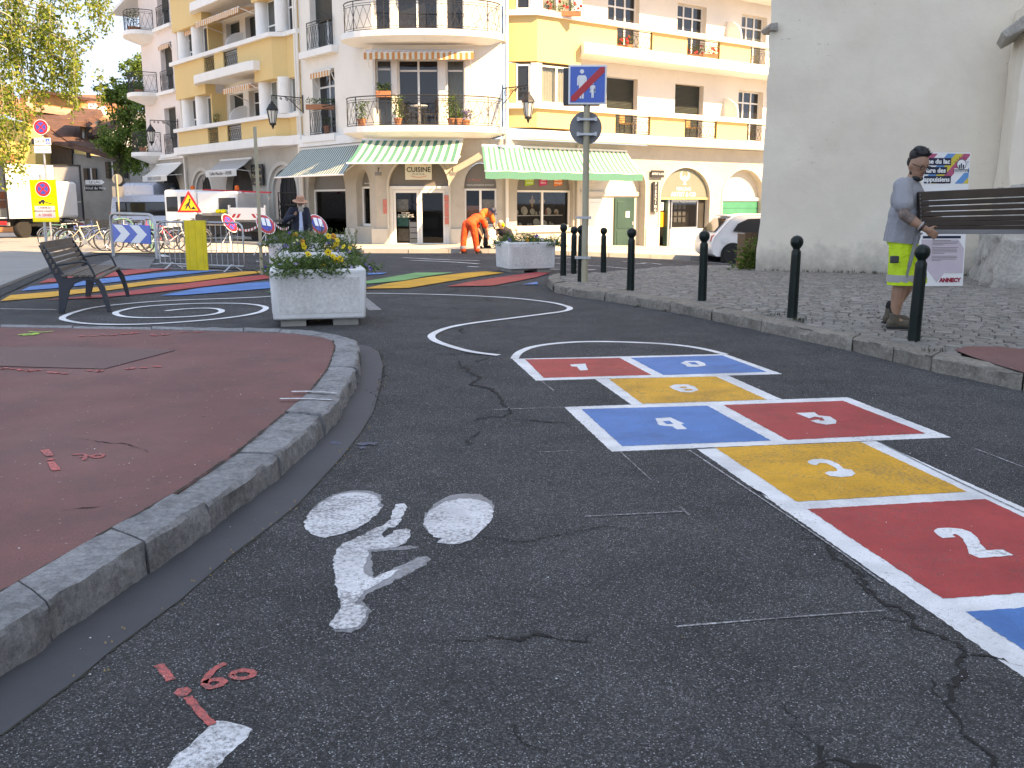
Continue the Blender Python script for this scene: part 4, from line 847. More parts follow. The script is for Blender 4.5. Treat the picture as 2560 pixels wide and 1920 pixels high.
    pp = [(11.45, .45, z + .3), (11.45, -.36, z + .3), (11.45, -.36, z + 1.3)] + [(11.45, -.36 + .81 * (1 - cos(pi / 2 * i / 8)), z + 1.3 + .72 * sin(pi / 2 * i / 8)) for i in range(9)]
    MB(TR).prism(pp, (.06, 0, 0)).build('privacy_screen', 'white_render', B)
split(yb, 'yellow_bay', 'yellow_render', B); split(wt, 'parapet_coping', 'white_render', B); split(col_w, 'white_column', 'white_render', B, smooth=40)
lbox('L', -5.0, -.22, 3.42, .3, .05, 3.72, sl); lbox('L', -23.6, -.12, 3.45, -17.7, .02, 3.7, sl); split(sl, 'floor_slab', 'white_render', B, bevel=.015)
# drainpipes
for k, x, y in (('L', -5.02, -.1), ('R', -.42, -.1), ('R', 2.9, -.08), ('L', -17.75, -.12), ('L', -5.2, -.1)):
    z0, z1 = (-.5, 12.5) if (x, k) != (2.9, 'R') else (-.5, 3.4)
    p = FL(k, x, y); MB().tube([(p.x, p.y, z0), (p.x, p.y, z1)], .055, 8).build('drainpipe', 'shop_stone_pale' if z1 < 5 else 'cream', B, smooth=60)
# rounded corner balconies
def balcony(cpts, z, name='balcony', railh=.98):
    m = MB(); n = len(cpts); prof = ((1., 0), (1., .20), (.97, .215), (.97, .0)); c = Vector((-2.6, 35.4))
    top = [Vector((p[0], p[1], z)) for p in cpts]; low = [Vector((p[0], p[1], z - .20)) for p in cpts]
    ctr = Vector((sum(p[0] for p in cpts) / n, max(p[1] for p in cpts), 0)); und = []
    for p in cpts: v = Vector((p[0], p[1], 0)).lerp(ctr, .16); und.append(Vector((v.x, max(v.y, p[1]), z - .36)))
    m.poly(top); m.poly(und[::-1])
    for A_, B_ in ((top, low), (low, und)):
        for i in range(n - 1): m.quad(A_[i], A_[i + 1], B_[i + 1], B_[i])
    o = m.build(name, 'white_render', B, smooth=30); q = [Vector((p[0], p[1], 0)).lerp(ctr, .045) for p in cpts]; railing(q, z, railh, parent=o, cell=.3); return o
bp = []
for i in range(25):
    t = i / 24; a = pi * (1 - t); x = -3.1 + 2.75 * cos(a); y = 35.15 - 1.75 * sin(a) ** .75 + .0 * t; bp.append((x + (-.1 if t < .5 else .15) * (1 - sin(a)), y))
for z in (3.88, 6.98, 10.08): balcony(bp, z)
# rounded balconies at the far-left end
def endbal(z):
    e = [FL('L', -21.2, 0), FL('L', -21.25, -.9), FL('L', -21.9, -1.25), FL('L', -22.9, -1.1), FL('L', -23.9, -.6), FL('L', -24.6, .3), FL('L', -24.7, 1.4)]
    Q = smooth_line([Vector((p.x, p.y, 0)) for p in e], 2); c = FL('L', -22.6, .8); m = MB()
    top = [Vector((p.x, p.y, z)) for p in Q]; low = [p - Vector((0, 0, .2)) for p in top]; und = [Vector((p.x, p.y, 0)).lerp(Vector((c.x, c.y, 0)), .5) + Vector((0, 0, z - .55)) for p in Q]
    m.poly(top); m.poly(und)
    for A_, B_ in ((top, low), (low, und)):
        for i in range(len(Q) - 1): m.quad(A_[i], A_[i + 1], B_[i + 1], B_[i])
    o = m.build('balcony', 'white_render', B, smooth=30); railing([(p.lerp(c, .05).x, p.lerp(c, .05).y) for p in Q[1:-1]], z, 1.0, parent=o, cell=.26)
for z in (3.85, 6.85, 9.9): endbal(z)
MB().prism([(-21.1, 53.2, 10.95), (-20.4, 55.0, 11.1), (-17.2, 54.6, 13.4), (-18.2, 52.4, 13.3)], (0, 0, .18)).build('eaves', 'white_render', B)

# ------------------------------------------------------------ awnings
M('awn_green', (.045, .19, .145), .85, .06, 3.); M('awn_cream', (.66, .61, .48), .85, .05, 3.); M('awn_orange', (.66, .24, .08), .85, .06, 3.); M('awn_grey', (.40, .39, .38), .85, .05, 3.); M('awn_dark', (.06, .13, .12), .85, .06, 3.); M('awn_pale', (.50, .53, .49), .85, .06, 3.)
def awning(k, label, xt, zt_, yt, xb, zb, yb_, mats, sw=.105, val=0., group=None, valmat=0, n_long=6, scallop=False):
    T = FR[k]; a = thing('awning', label, 'awning', tuple(FL(k, (xt[0] + xt[1]) / 2, yt, zt_)), world=True, group=group)
    m = MB(T); W = max(xt[1] - xt[0], xb[1] - xb[0]); n = int(W / sw)
    def P(u, v): sag = -.05 * sin(pi * v) - .012 * sin(u * 37) * v; return (xt[0] + (xt[1] - xt[0]) * u + ((xb[0] - xt[0]) * (1 - u) + (xb[1] - xt[1]) * u) * v, yt + (yb_ - yt) * v, zt_ + (zb - zt_) * v + sag)
    for i in range(n):
        for j in range(n_long): m.add([P(i / n, j / n_long), P((i + 1) / n, j / n_long), P((i + 1) / n, (j + 1) / n_long), P(i / n, (j + 1) / n_long)], [(0, 1, 2, 3)], i % 2)
    m.build('canopy', mats, a, smooth=60)
    f = MB(T); f.tube([P(0, 1), P(1, 1)], .028, 8); f.tube([P(0, 0), P(1, 0)], .05, 8)
    for u in (.03, .97): e = P(u, 1); f.bar((P(u, 0)[0], yt, zt_ - .55), e, .03, .03)
    f.build('arm', 'white_plain', a, smooth=40)
    if val:
        v = MB(T)
        for i in range(n):
            p, q = P(i / n, 1), P((i + 1) / n, 1); lo = val * (1 - (.18 if scallop and i % 2 else 0)); v.add([(p[0], p[1] - .03, p[2] + .01), (q[0], q[1] - .03, q[2] + .01), (q[0], q[1] - .035, q[2] - lo), (p[0], p[1] - .035, p[2] - lo)], [(0, 1, 2, 3)], (i % 2) if valmat is None else 0)
        v.build('valance', mats if valmat is None else valmat, a)
    return a
awning('L', 'weathered green striped awning in shade left of the corner shop door', (-4.95, -.3), 3.36, -.1, (-4.3, 1.05), 2.24, -1.6, ['awn_dark', 'awn_pale'], .09)
awning('C', 'green and cream striped awning over the glass shop door', (-.05, 3.42), 3.44, -.9, (-.4, 3.28), 2.60, -2.3, ['awn_green', 'awn_cream'], .13)
awning('R', 'long green and cream striped awning with plain green valance over the shop windows', (-1.5, 5.34), 3.24, -.1, (-2.45, 4.75), 2.33, -1.6, ['awn_green', 'awn_cream'], .115, .24, valmat='awn_green')
a4 = awning('L', 'small grey awning with script lettering above the hairdresser window', (-13.2, -9.8), 3.18, -.1, (-13.1, -9.6), 2.68, -.85, ['awn_grey'] * 2, .5, .27, valmat=M('valance_pale', (.62, .60, .56), .85, .04))
a5 = awning('L', 'small pale awning with faded lettering at the far end of the shops', (-21.9, -18.2), 3.22, -.1, (-21.9, -18.2), 2.6, -.85, ['valance_pale'] * 2, .5, .27, valmat='valance_pale')
text('Coiffure Masculine — HOYER', .2, TL @ Matrix.Translation((-11.35, -.90, 2.55)), 'dark_grey', 'lettering', a4); text('VENTE LOCATION', .24, TL @ Matrix.Translation((-20.05, -.90, 2.47)), 'grey_mid', 'lettering', a5)
awning('C', 'orange and cream striped valance of the rolled awning under the upper corner balcony', (.08, 3.8), 6.42, -.55, (.08, 3.8), 6.30, -.95, ['awn_orange', 'awn_cream'], .095, .22, valmat=None)
def smallaw(k, x0, x1, z, y, lab, drop=.2): awning(k, lab, (x0, x1), z + .05, y + .15, (x0, x1), z, y - .1, ['awn_orange', 'awn_cream'], .11, drop, valmat=None)
smallaw('L', -3.95, -2.4, 6.1, -.0, 'narrow orange striped blind over the window left of the corner balcony'); smallaw('L', -20.4, -18.9, 9.0, 0, 'narrow orange striped blind over the upper far-left window'); smallaw('L', -16.4, -15.5, 9.2, -.1, 'narrow orange striped blind between the white columns of the upper bay')
awning('L', 'tilted orange striped awning over the upper loggia of the left bay', (-13.4, -8.5), 9.35, .4, (-13.6, -8.8), 9.15, -.75, ['awn_orange', 'awn_cream'], .11, .22, valmat=None); awning('L', 'orange striped awning over the lower loggia of the left bay', (-11.0, -8.4), 6.2, .4, (-11.2, -8.4), 6.1, -.6, ['awn_orange', 'awn_cream'], .11, .2, valmat=None)

# ------------------------------------------------------------ wall lanterns
def lantern(base, out, L, label):
    o = Vector(out).normalized(); t = thing('wall_lantern', label, 'lantern', base, world=True, group='wrought iron street lanterns on the corner building'); b = Vector(base); m = MB(); z = Vector((0, 0, 1))
    m.bar(b - z * .32, b + z * .36, .04, .03); m.bar(b + z * .25, b + o * L + z * .25, .035, .035); m.tube([b + o * .05 - z * .25, b + o * .25 - z * .12, b + o * .55 + z * .15, b + o * .8 + z * .24], .016, 6)
    for c, r in ((.18, .13), (.42, .09), (.62, .07), (.85, .055), (1.02, .05)):
        ctr = b + o * c * L / 1.2 + z * (.21 - r); m.tube([ctr + o * (r * (1 - i / 26) * cos(i * .45)) + z * (r * (1 - i / 26) * sin(i * .45)) for i in range(24)], .011, 5)
    e = b + o * L + z * .25; m.bar(e, e - z * .22, .025, .025); m.build('bracket', 'iron', t); c = e - z * .22
    lb = MB(); lb.lathe([(.02, .02), (.05, 0), (.06, -.07), (.10, -.09), (.22, -.27), (.235, -.33), (.19, -.335)], 8, c); lb.lathe([(.19, -.34), (.205, -.36), (.11, -.80), (.13, -.82), (.12, -.86), (.05, -.90), (.05, -.93), (.015, -1.0)], 8, c); 
    gl = MB(); gl.lathe([(.187, -.345), (.105, -.79)], 8, c)
    bars = MB()
    for k in range(8): a = 2 * pi * k / 8; bars.bar(c + Vector((.2 * cos(a), .2 * sin(a), -.35)), c + Vector((.115 * cos(a), .115 * sin(a), -.80)), .018, .018)
    cap = MB(); cap.lathe([(.02, .02), (.05, 0), (.06, -.07), (.10, -.09), (.22, -.27), (.235, -.33), (.12, -.335)], 8, c); cap.lathe([(.11, -.80), (.135, -.82), (.12, -.86), (.05, -.90), (.05, -.93), (.012, -1.02)], 8, c); cap.build('lamp_cap', 'iron', t); bars.build('lamp_bars', 'iron', t); gl.build('lamp_glass', M('lamp_glass', (.62, .62, .58), .25, .1, 3., spec=.6), t)
pL = FL('L', -4.87, -.03, 5.05); lantern(tuple(pL), (-.72, -.69, 0), 1.35, 'iron lantern hanging from the wall beside the right end of the left bay')
pL = FL('L', -18.6, -.03, 5.0); lantern(tuple(pL), (-.78, -.62, 0), 1.35, 'iron lantern hanging near the far-left windows')
pR = FL('R', -.55, -.02, 4.95); lantern(tuple(pR), (.70, -.71, 0), 1.25, 'iron lantern hanging right of the corner balcony')

ORD = ['leftmost', 'second from the left', 'third from the left', 'fourth from the left', 'fifth from the left', 'sixth from the left', 'seventh from the left']
# ------------------------------------------------------------ shop signs
def plate(k, x0, x1, z0, z1, y, mat, name, label, cat='sign', th=.03):
    return tag(MB(FR[k]).box(x0, y - th, z0, x1, y, z1).build(name, mat, None, bevel=.004), label, cat)
M('sign_cream', (.72, .70, .58), .5, .03, 3.); M('ink', (.02, .02, .022), .6, .1); M('sign_lime', (.30, .52, .04), .5, .05); M('sign_magenta', (.55, .02, .13), .5, .05); M('sign_orange', (.75, .17, .03), .5, .05); M('white_print', (.85, .85, .83), .6, .02)
t = thing('shop_sign', 'cream sign reading CUISINE above the glass shop door', 'sign', tuple(FL('C', 1.81, -.5, 2.1)), world=True)
MB(TC).box(1.35, -.52, 2.1, 2.28, -.49, 2.72).build('board', 'sign_cream', t); text('CUISINE', .235, TC @ Matrix.Translation((1.82, -.524, 2.44)), 'ink', 'lettering', t, bold=.004); text('P L A I S I R', .085, TC @ Matrix.Translation((1.82, -.524, 2.29)), 'ink', 'lettering', t)
mm = MB(TC); mm.tube([(1.52 + .6 * i / 10, -.522, 2.6 + .05 * sin(pi * i / 10)) for i in range(11)], .008, 4); mm.tube([(1.55 + .55 * i / 10, -.522, 2.23 - .05 * sin(pi * i / 10)) for i in range(11)], .008, 4); mm.build('swoosh', 'sign_orange', t)
for x0, x1, m, s, lab in ((.62, 1.02, 'sign_lime', 'l\'art de la\ncuisine', 'lime green square sticker on the grey arch over the display window'), (1.28, 1.65, 'sign_magenta', 'Table\nDéco', 'magenta square sticker on the grey arch over the display window'), (1.98, 2.38, 'sign_orange', 'électro-\nménager', 'orange square sticker on the grey arch over the display window')):
    t = thing('window_sticker', lab, 'sticker', tuple(FL('R', x0, .2, 1.85)), world=True); MB(TR).prism([(x0, .21, 1.9), (x1, .21, 1.95), (x1, .21, 2.32), (x0, .21, 2.32)], (0, -.006, 0)).build('backing', m, t); text(s, .11, TR @ Matrix.Translation(((x0 + x1) / 2, .202, 2.08)), 'white_print', 'lettering', t)
for k, x, z, s, lab in (('C', 3.97, 1.93, 'www.cuisineplaisir-annecy.fr', 'white web address printed on the arch beside the workers'), ('L', -.46, 2.0, 'www.cuisineplaisir', 'white web address printed on the narrow arch left of the shop door')):
    tag(text(s, .085, FR[k] @ Matrix.Translation((x, -.14 if k == 'C' else .26, z)), 'white_print', 'web_address'), lab, 'lettering')
tag(text('CI Plaisir', .14, TC @ Matrix.Translation((3.75, -.14, 2.1)), M('pink_print', (.55, .2, .16), .6), 'shop_name'), 'pinkish shop name printed on the arch beside the workers', 'lettering')
t = thing('shop_sign', 'black and gold hairdresser sign on the wall under the grey awning', 'sign', tuple(FL('L', -8.9, -.1, 2.2)), world=True)
MB(TL).box(-9.75, -.16, 2.02, -8.6, -.1, 2.9).build('board', 'ink', t); text('Coiffure\nMasculine', .26, TL @ Matrix.Translation((-9.17, -.165, 2.55)), M('gold_print', (.5, .42, .25), .5), 'lettering', t); text('06 50 93 73 18', .1, TL @ Matrix.Translation((-9.17, -.165, 2.14)), 'gold_print', 'lettering', t)
t = thing('shop_sign', 'small dark sign reading ARTIST & CO projecting above the piercing shop', 'sign', tuple(FL('R', 7.0, 0, 2.3)), world=True); MB(TR).box(6.72, -.12, 2.28, 7.42, -.06, 2.56).build('board', 'ink', t); text('ARTIST & CO', .115, TR @ Matrix.Translation((7.07, -.124, 2.42)), 'white_print', 'lettering', t)
t = thing('shop_sign', 'tall narrow black sign with PIERCING in vertical letters', 'sign', tuple(FL('R', 6.95, 0, .9)), world=True); MB(TR).box(6.83, -.12, .92, 7.12, -.06, 2.12).build('board', 'ink', t)
for i, c in enumerate('PIERCING'): text(c, .16, TR @ Matrix.Translation((6.975, -.124, 2.03 - .148 * i)), 'white_print', 'lettering', t)
t = thing('arch_lettering', 'white eagle emblem and PIERCING ARTIST & CO lettering in the dark arch', 'lettering', tuple(FL('R', 8.8, .1, 1.6)), world=True)
text('PIERCING', .2, TR @ Matrix.Translation((8.83, .112, 1.84)), 'white_print', 'lettering', t); text('ARTIST & CO', .25, TR @ Matrix.Translation((8.83, .112, 1.62)), 'white_print', 'lettering', t, bold=.004)
eg = MB(TR); y = .118
for s in (-1, 1): eg.prism([(8.87, y, 2.30), (8.87 + s * .06, y, 2.34), (8.87 + s * .15, y, 2.32), (8.87 + s * .20, y, 2.46), (8.87 + s * .15, y, 2.56), (8.87 + s * .27, y, 2.47), (8.87 + s * .29, y, 2.36), (8.87 + s * .24, y, 2.25), (8.87 + s * .10, y, 2.18), (8.87, y, 2.20)], (0, -.01, 0))
eg.prism([(8.80, y, 2.2), (8.94, y, 2.2), (8.90, y, 2.12), (8.99, y, 2.02), (8.91, y, 2.05), (8.87, y, 1.99), (8.83, y, 2.05), (8.75, y, 2.02), (8.84, y, 2.12)], (0, -.01, 0)); eg.ball((8.87, y - .005, 2.35), (.035, .005, .05)); eg.build('eagle', 'white_print', t)
tag(text('PIERCING  MAQUILLAGE PERMANENT', .085, TR @ Matrix.Translation((9.05, .215, 1.33)), 'white_print', 'window_lettering'), 'small white lettering across the top of the piercing shop window', 'lettering')
plate('R', 7.46, 7.86, .32, .92, .235, M('orange_poster', (.85, .38, .04), .6), 'poster', 'yellow and orange poster on the piercing shop door', 'poster', .006); plate('R', 7.52, 7.82, .98, 1.32, .235, 'white_plain', 'poster', 'white sheet above the orange poster on the piercing shop door', 'poster', .006)
for i in range(3):
    for j in range(5): tag(MB(TR).box(8.35 + j * .26, .66, .48 + i * .27, 8.53 + j * .26, .69, .68 + i * .27).build('display_frame', 'grey_mid'), 'small dark frame in the piercing shop window, %s of the %s row' % (ORD[j], ('bottom', 'middle', 'top')[i]), 'frame', 'frames in the piercing shop window')
for x, z, h, lab in ((.60, .92, .55, 'left'), (2.78, .55, 1.05, 'right')):
    for i in range(int(h / .26)): tag(MB(TC).box(x - .075, -.37, z + i * .26, x + .075, -.352, z + .24 + i * .26).build('paper_notice', M('red_notice', (.55, .16, .13), .6, .2, 25.)), 'small red and white notice %s of the glass shop door, %s' % (lab, ('lowest', 'second from the bottom', 'third from the bottom', 'topmost')[i if i < int(h / .26) - 1 else 3]), 'notice', 'red notices %s of the shop door' % lab)
plate('C', 3.98, 4.5, .55, 1.42, -.02, M('poster_beige', (.55, .45, .36), .7, .25, 9.), 'poster', 'beige poster in the window behind the workers', 'poster', .01)
tag(MB(TC).box(3.44, .1, .5, 3.95, .12, 1.2).build('backdrop', M('salmon', (.52, .25, .19), .8)), 'salmon pink display panel in the window behind the workers', 'panel'); 
# goods in the windows
def shelfrow(k, x0, x1, z, y): tag(MB(FR[k]).box(x0, y, z, x1, y + .3, z + .025).build('shelf', 'white_plain'), None)
for k, x0, x1, z, y, lab in (('R', .2, 2.65, .82, .5, 'white glass shelf across the plate display window'), ('L', -3.6, -1.9, .55, .6, 'lower pale shelf in the dark left shop window'), ('L', -3.6, -1.9, 1.0, .6, 'upper pale shelf in the dark left shop window')): tag(MB(FR[k]).box(x0, y, z, x1, y + .3, z + .03).build('shelf', 'white_plain'), lab, 'shelf')
rg = random.Random(9)
for i in range(12):
    x = .3 + 2.3 * i / 12; z = .85 if i % 2 else .40; r = rg.uniform(.07, .17); T2 = TR @ Matrix.Translation((x, .6, z + r)) @ Matrix.Rotation(radians(80), 4, 'X')
    tag(MB(T2).lathe([(r * .5, 0), (r * .95, .02), (r, .03), (r * .9, .03), (r * .5, .012)], 20).build('plate', M('plate_cream', (.62, .58, .45), .4, .1), smooth=50), 'round pale plate in the display window, %s on the %s' % (ORD[i // 2], 'shelf' if i % 2 else 'window floor'), 'plate', 'plates in the display window')
for i in range(9): 
    x = .4 + 2.2 * i / 9 + rg.uniform(-.05, .05); z = .85 if i % 2 == 0 else .40; h = rg.uniform(.10, .22)
    tag(MB(TR).lathe([(.035, 0), (.05, h * .4), (.03, h * .75), (.035, h)], 10, (x, .55, z)).build('jar', rg.choice(['sign_cream', 'plate_cream', 'white_plain', 'terracotta']), smooth=50), 'small jar or cup in the display window, %s on the %s' % (ORD[i // 2], 'window floor' if i % 2 else 'shelf'), 'jar', 'jars in the display window')
for i, (x, z) in enumerate(((1.15, 1.35), (1.62, 1.36))): tag(MB(TR).prism([(x + .13 * (1 + .35 * cos(4 * a)) * cos(a) * .8, .45, z + .17 * (1 + .35 * cos(4 * a)) * sin(a)) for a in [2 * pi * j / 24 for j in range(24)]], (0, .01, 0)).build('paper_butterfly', M('kraft', (.55, .36, .20), .8)), 'beige paper butterfly hanging in the display window, %s' % ('nearer the left frame' if i == 0 else 'at the middle mullion'), 'ornament')
for i in range(7):
    x = -3.5 + .25 * i; z = (.58, 1.03, .04)[i % 3]; h = rg.uniform(.12, .3); tag(MB(TL).lathe([(.05, 0), (.07, h * .5), (.03, h * .8), (.03, h)], 10, (x, .7, z)).build('bottle', rg.choice(['glass_pale', 'sign_lime', 'grey_mid']), smooth=50), 'bottle in the dark left shop window, %s on the %s' % (ORD[i // 3], ('lower shelf', 'upper shelf', 'window floor')[i % 3]), 'bottle', 'vessels in the left shop window')
ap = thing('apron_display', 'red apron hung on a stand in the narrow shop window', 'apron', tuple(FL('L', -.45, .5, .47)), world=True)
MB(TL).prism([(-.72, .5, .62), (-.28, .5, .62), (-.32, .5, 1.05), (-.40, .5, 1.42), (-.60, .5, 1.42), (-.66, .5, 1.05)], (0, .03, 0)).build('apron', M('apron_red', (.5, .08, .05), .8, .15, 6.), ap); MB(TL).bar((-.5, .55, .47), (-.5, .55, 1.55), .03).build('stand', 'iron', ap)
for i, (x, c) in enumerate(((-.75, 'ink'), (-.55, 'door_green'), (-.28, 'salmon'), (-.12, 'white_plain'))): tag(MB(TL).lathe([(.06, 0), (.07, .1), (.05, .16)], 10, (x, .38, .47)).build('mug', c, smooth=50), ('black', 'green', 'pink', 'white')[i] + ' mug on the ledge of the narrow shop window', 'mug')
rk = thing('postcard_rack', 'white wire card rack standing inside the glass shop door', 'rack', tuple(FL('C', 1.6, -.02, -.2)), world=True); fr = MB(TC); fr.bar((1.42, .02, -.2), (1.42, .02, .7), .02); fr.bar((1.72, .02, -.2), (1.72, .02, .7), .02); fr.build('stand', 'white_plain', rk)
for i in range(4): MB(TC).box(1.43, .0, -.15 + .2 * i, 1.71, .015, .02 + .2 * i).build('card', rg.choice(['white_plain', 'sign_cream', 'poster_beige']), rk)
for i in range(3): tag(MB(TC).box(.98, .05, -.05 + .52 * i, 1.38, .07, .38 + .52 * i).build('tea_towel', M(('towel_a', 'towel_b', 'towel_c')[i], ((.30, .26, .2), (.06, .26, .22), (.38, .33, .24))[i], .9, .3, 14.)), ('lowest', 'teal middle', 'uppermost beige')[i] + ' printed panel inside the left leaf of the shop door', 'tea towel')
tag(text('Bienvenue\ndu mardi au samedi\n10h - 12h / 14h - 19h', .07, TC @ Matrix.Translation((1.3, -.166, .88)), 'white_print', 'opening_hours'), 'white opening hours printed on the glass shop door', 'lettering')
for x, lab in ((.42, 'left'), (3.02, 'right')):
    t = thing('spot_lamp', 'grey spot lamp bracketed %s of the shop door arch' % lab, 'lamp', tuple(FL('C', x, -.4, 2.35)), world=True); m = MB(TC); m.bar((x, -.35, 2.5), (x, -.6, 2.5), .03); m.bar((x, -.6, 2.5), (x, -.62, 2.36), .03); m.build('bracket', 'dark_grey', t); MB(TC).box(x - .11, -.72, 2.24, x + .11, -.56, 2.36).build('lamp_head', 'grey_mid', t, bevel=.01)
M('leafy', (.05, .10, .03), .7, .3, 9.)

# ------------------------------------------------------------ church
def mat_plaster():
    m, t, p, oc = base('church_plaster', .9, 0, .25)
    n = noi(t, oc, .55, 6, .6); n2 = noi(t, oc, 3.4, 8, .7)
    c = ramp(t, n, [(.28, (.74, .63, .51)), (.5, (.81, .70, .57)), (.72, (.83, .74, .61))])
    c = mixc(t, .25, c, ramp(t, n2, [(.3, .82), (.7, 1.08)]), 'MULTIPLY')
    mp = nd(t, 'ShaderNodeMapping'); mp.inputs['Scale'].default_value = (1.5, 1.5, 5.); t.links.new(oc, mp.inputs[0])
    ch = mth(t, 'MULTIPLY', ramp(t, noi(t, mp.outputs[0], 3.2, 9, .78), [(.625, 0.), (.655, 1.)]), ramp(t, noi(t, oc, .45, 3, .5), [(.47, 0.), (.60, 1.)]))
    c = mixc(t, mth(t, 'MULTIPLY', ch, .8), c, (.10, .085, .07))
    sep = nd(t, 'ShaderNodeSeparateXYZ'); t.links.new(oc, sep.inputs[0])
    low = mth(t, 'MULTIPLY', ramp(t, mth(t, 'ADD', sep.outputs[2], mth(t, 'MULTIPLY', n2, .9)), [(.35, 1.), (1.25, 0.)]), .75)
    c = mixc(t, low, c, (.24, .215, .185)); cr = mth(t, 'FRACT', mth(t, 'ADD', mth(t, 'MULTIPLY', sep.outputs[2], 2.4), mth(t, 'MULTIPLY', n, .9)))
    c = mixc(t, mth(t, 'MULTIPLY', mth(t, 'MULTIPLY', ramp(t, cr, [(.0, 1.), (.05, 0.)]), ramp(t, noi(t, oc, .8, 4, .6), [(.5, 0.), (.7, 1.)])), .14), c, (.36, .32, .28))
    t.links.new(c, p.inputs['Base Color'])
    bump(t, p, mth(t, 'ADD', noi(t, oc, 2.2, 7, .6), mth(t, 'MULTIPLY', noi(t, oc, 40., 5, .6), .12)), .35, .05); MATS['church_plaster'] = m
mat_plaster(); mat_granite('old_stone', (.30, .27, .235), (.62, .58, .52), .9, 1., .5)
mat_granite('buttress_stone', (.44, .40, .34), (.72, .67, .58), .9, 1., .5)
CH = thing('church', 'tall old church with plain weathered plaster wall and a stone buttress', 'church', (5.2, 20.45, 0), world=True)
def rough_wall(A_, d, L, z0, z1, thick, nx, nz, mat, name, amp=.05, batter=.0, taper_edge=.0):
    d = Vector((d[0], d[1], 0)).normalized(); n = Vector((d.y, -d.x, 0)); m = MB(); vs = []
    for j in range(nz + 1):
        for i in range(nx + 1):
            z = z0 + (z1 - z0) * j / nz; s = L * i / nx; p = Vector((A_[0], A_[1], 0)) + d * s
            k = noise.noise(Vector((p.x * .7, p.y * .7, z * .7))) * amp + noise.noise(Vector((p.x * 2.3, p.y * 2.3, z * 2.3))) * amp * .35
            bt = batter * max(0, 1 - (z - z0) / 2.2) ** 2; e = (noise.noise(Vector((1.3, z * 2.1, 4))) * .035 + noise.noise(Vector((7.3, z * 6, 4))) * .02 - bt * .8) if i == 0 else 0
            p = p + n * (k + bt) + d * e; p.z = z; vs.append(p)
    fs = [(j * (nx + 1) + i, j * (nx + 1) + i + 1, (j + 1) * (nx + 1) + i + 1, (j + 1) * (nx + 1) + i) for j in range(nz) for i in range(nx)]
    o = len(vs); 
    for j in range(nz + 1):                                   # return round the left corner
        q = vs[j * (nx + 1)] - n * thick; vs.append(q)
    fs += [(j * (nx + 1), (j + 1) * (nx + 1), o + j + 1, o + j) for j in range(nz)]
    return m.add(vs, fs).build(name, mat, CH, smooth=60)
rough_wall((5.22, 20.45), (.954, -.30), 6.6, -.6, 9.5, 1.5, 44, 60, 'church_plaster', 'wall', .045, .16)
cd = Vector((.954, -.30, 0)); cn = Vector((-.30, -.954, 0)); A0 = Vector((5.22, 20.45, 0))
P = lambda s, o: A0 + cd * s + cn * o
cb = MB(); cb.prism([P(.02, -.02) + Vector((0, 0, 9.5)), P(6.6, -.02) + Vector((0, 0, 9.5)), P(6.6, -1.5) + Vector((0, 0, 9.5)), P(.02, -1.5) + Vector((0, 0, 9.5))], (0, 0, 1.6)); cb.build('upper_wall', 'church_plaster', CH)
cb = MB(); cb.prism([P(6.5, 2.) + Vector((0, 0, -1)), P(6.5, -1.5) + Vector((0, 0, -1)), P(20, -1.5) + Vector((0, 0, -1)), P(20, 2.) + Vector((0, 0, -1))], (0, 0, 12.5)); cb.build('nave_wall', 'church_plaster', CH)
cb = MB(); cb.prism([Vector((13, 10, -1)), Vector((13, -32, -1)), Vector((42, -32, -1)), Vector((42, 10, -1))], (0, 0, 30.4)); cb.build('unseen_shade_block', 'church_plaster', CH)  # unseen block added outside the view, sized to keep sun off the foreground
# buttress
def lump(P8, name, mat, amp=.05, sub=4, parent=CH, freq=2.2):
    bm = bmesh.new(); vs = [bm.verts.new(p) for p in P8]
    for f in ((0, 1, 2, 3), (7, 6, 5, 4), (0, 4, 5, 1), (1, 5, 6, 2), (2, 6, 7, 3), (3, 7, 4, 0)): bm.faces.new([vs[i] for i in f])
    bmesh.ops.subdivide_edges(bm, edges=bm.edges[:], cuts=sub * 3, use_grid_fill=True); bmesh.ops.recalc_face_normals(bm, faces=bm.faces)
    bmesh.ops.smooth_vert(bm, verts=bm.verts[:], factor=.5, use_axis_x=True, use_axis_y=True, use_axis_z=True)
    for v in bm.verts:
        k = noise.noise(v.co * freq) * amp + noise.noise(v.co * freq * 3.1) * amp * .5 + noise.noise(v.co * freq * 9) * amp * .2; v.co += Vector((k, noise.noise(v.co * freq + Vector((9, 3, 1))) * amp, k * .6))
    me = bpy.data.meshes.new(name); bm.to_mesh(me); bm.free(); me.materials.append(MATS[mat]); return obj(name, me, parent, smooth=50)
def b8(fl, fr, br, bl, z0, z1, ins=0.): return [Vector((*fl, z0)), Vector((*fr, z0)), Vector((*br, z0)), Vector((*bl, z0)), Vector((fl[0] + ins, fl[1] + ins * .5, z1)), Vector((fr[0], fr[1] + ins * .5, z1)), Vector((*br, z1)), Vector((bl[0] + ins, bl[1], z1))]
lump(b8((8.92, 17.7), (10.6, 17.2), (11.4, 18.5), (9.36, 19.1), .7, 4.9, .12), 'buttress', 'church_plaster', .05)
lump(b8((7.30, 14.72), (9.4, 14.1), (11, 18.4), (8.55, 18.0), -.2, .86, .14), 'buttress_foot', 'old_stone', .13, 5)
lump(b8((8.45, 16.6), (10.2, 16.1), (11, 18.5), (9.0, 18.6), .75, 1.65, .2), 'buttress_foot', 'old_stone', .08)
cap = MB(); cap.prism([AT(2503, 80, 17.5), AT(2516, 97, 17.5), AT(2580, 62, 17.5), AT(2700, -20, 17.5), AT(2680, -55, 17.5)], (.5, 1.2, .0)); cap.build('buttress_cap', 'old_stone', CH, bevel=.02)
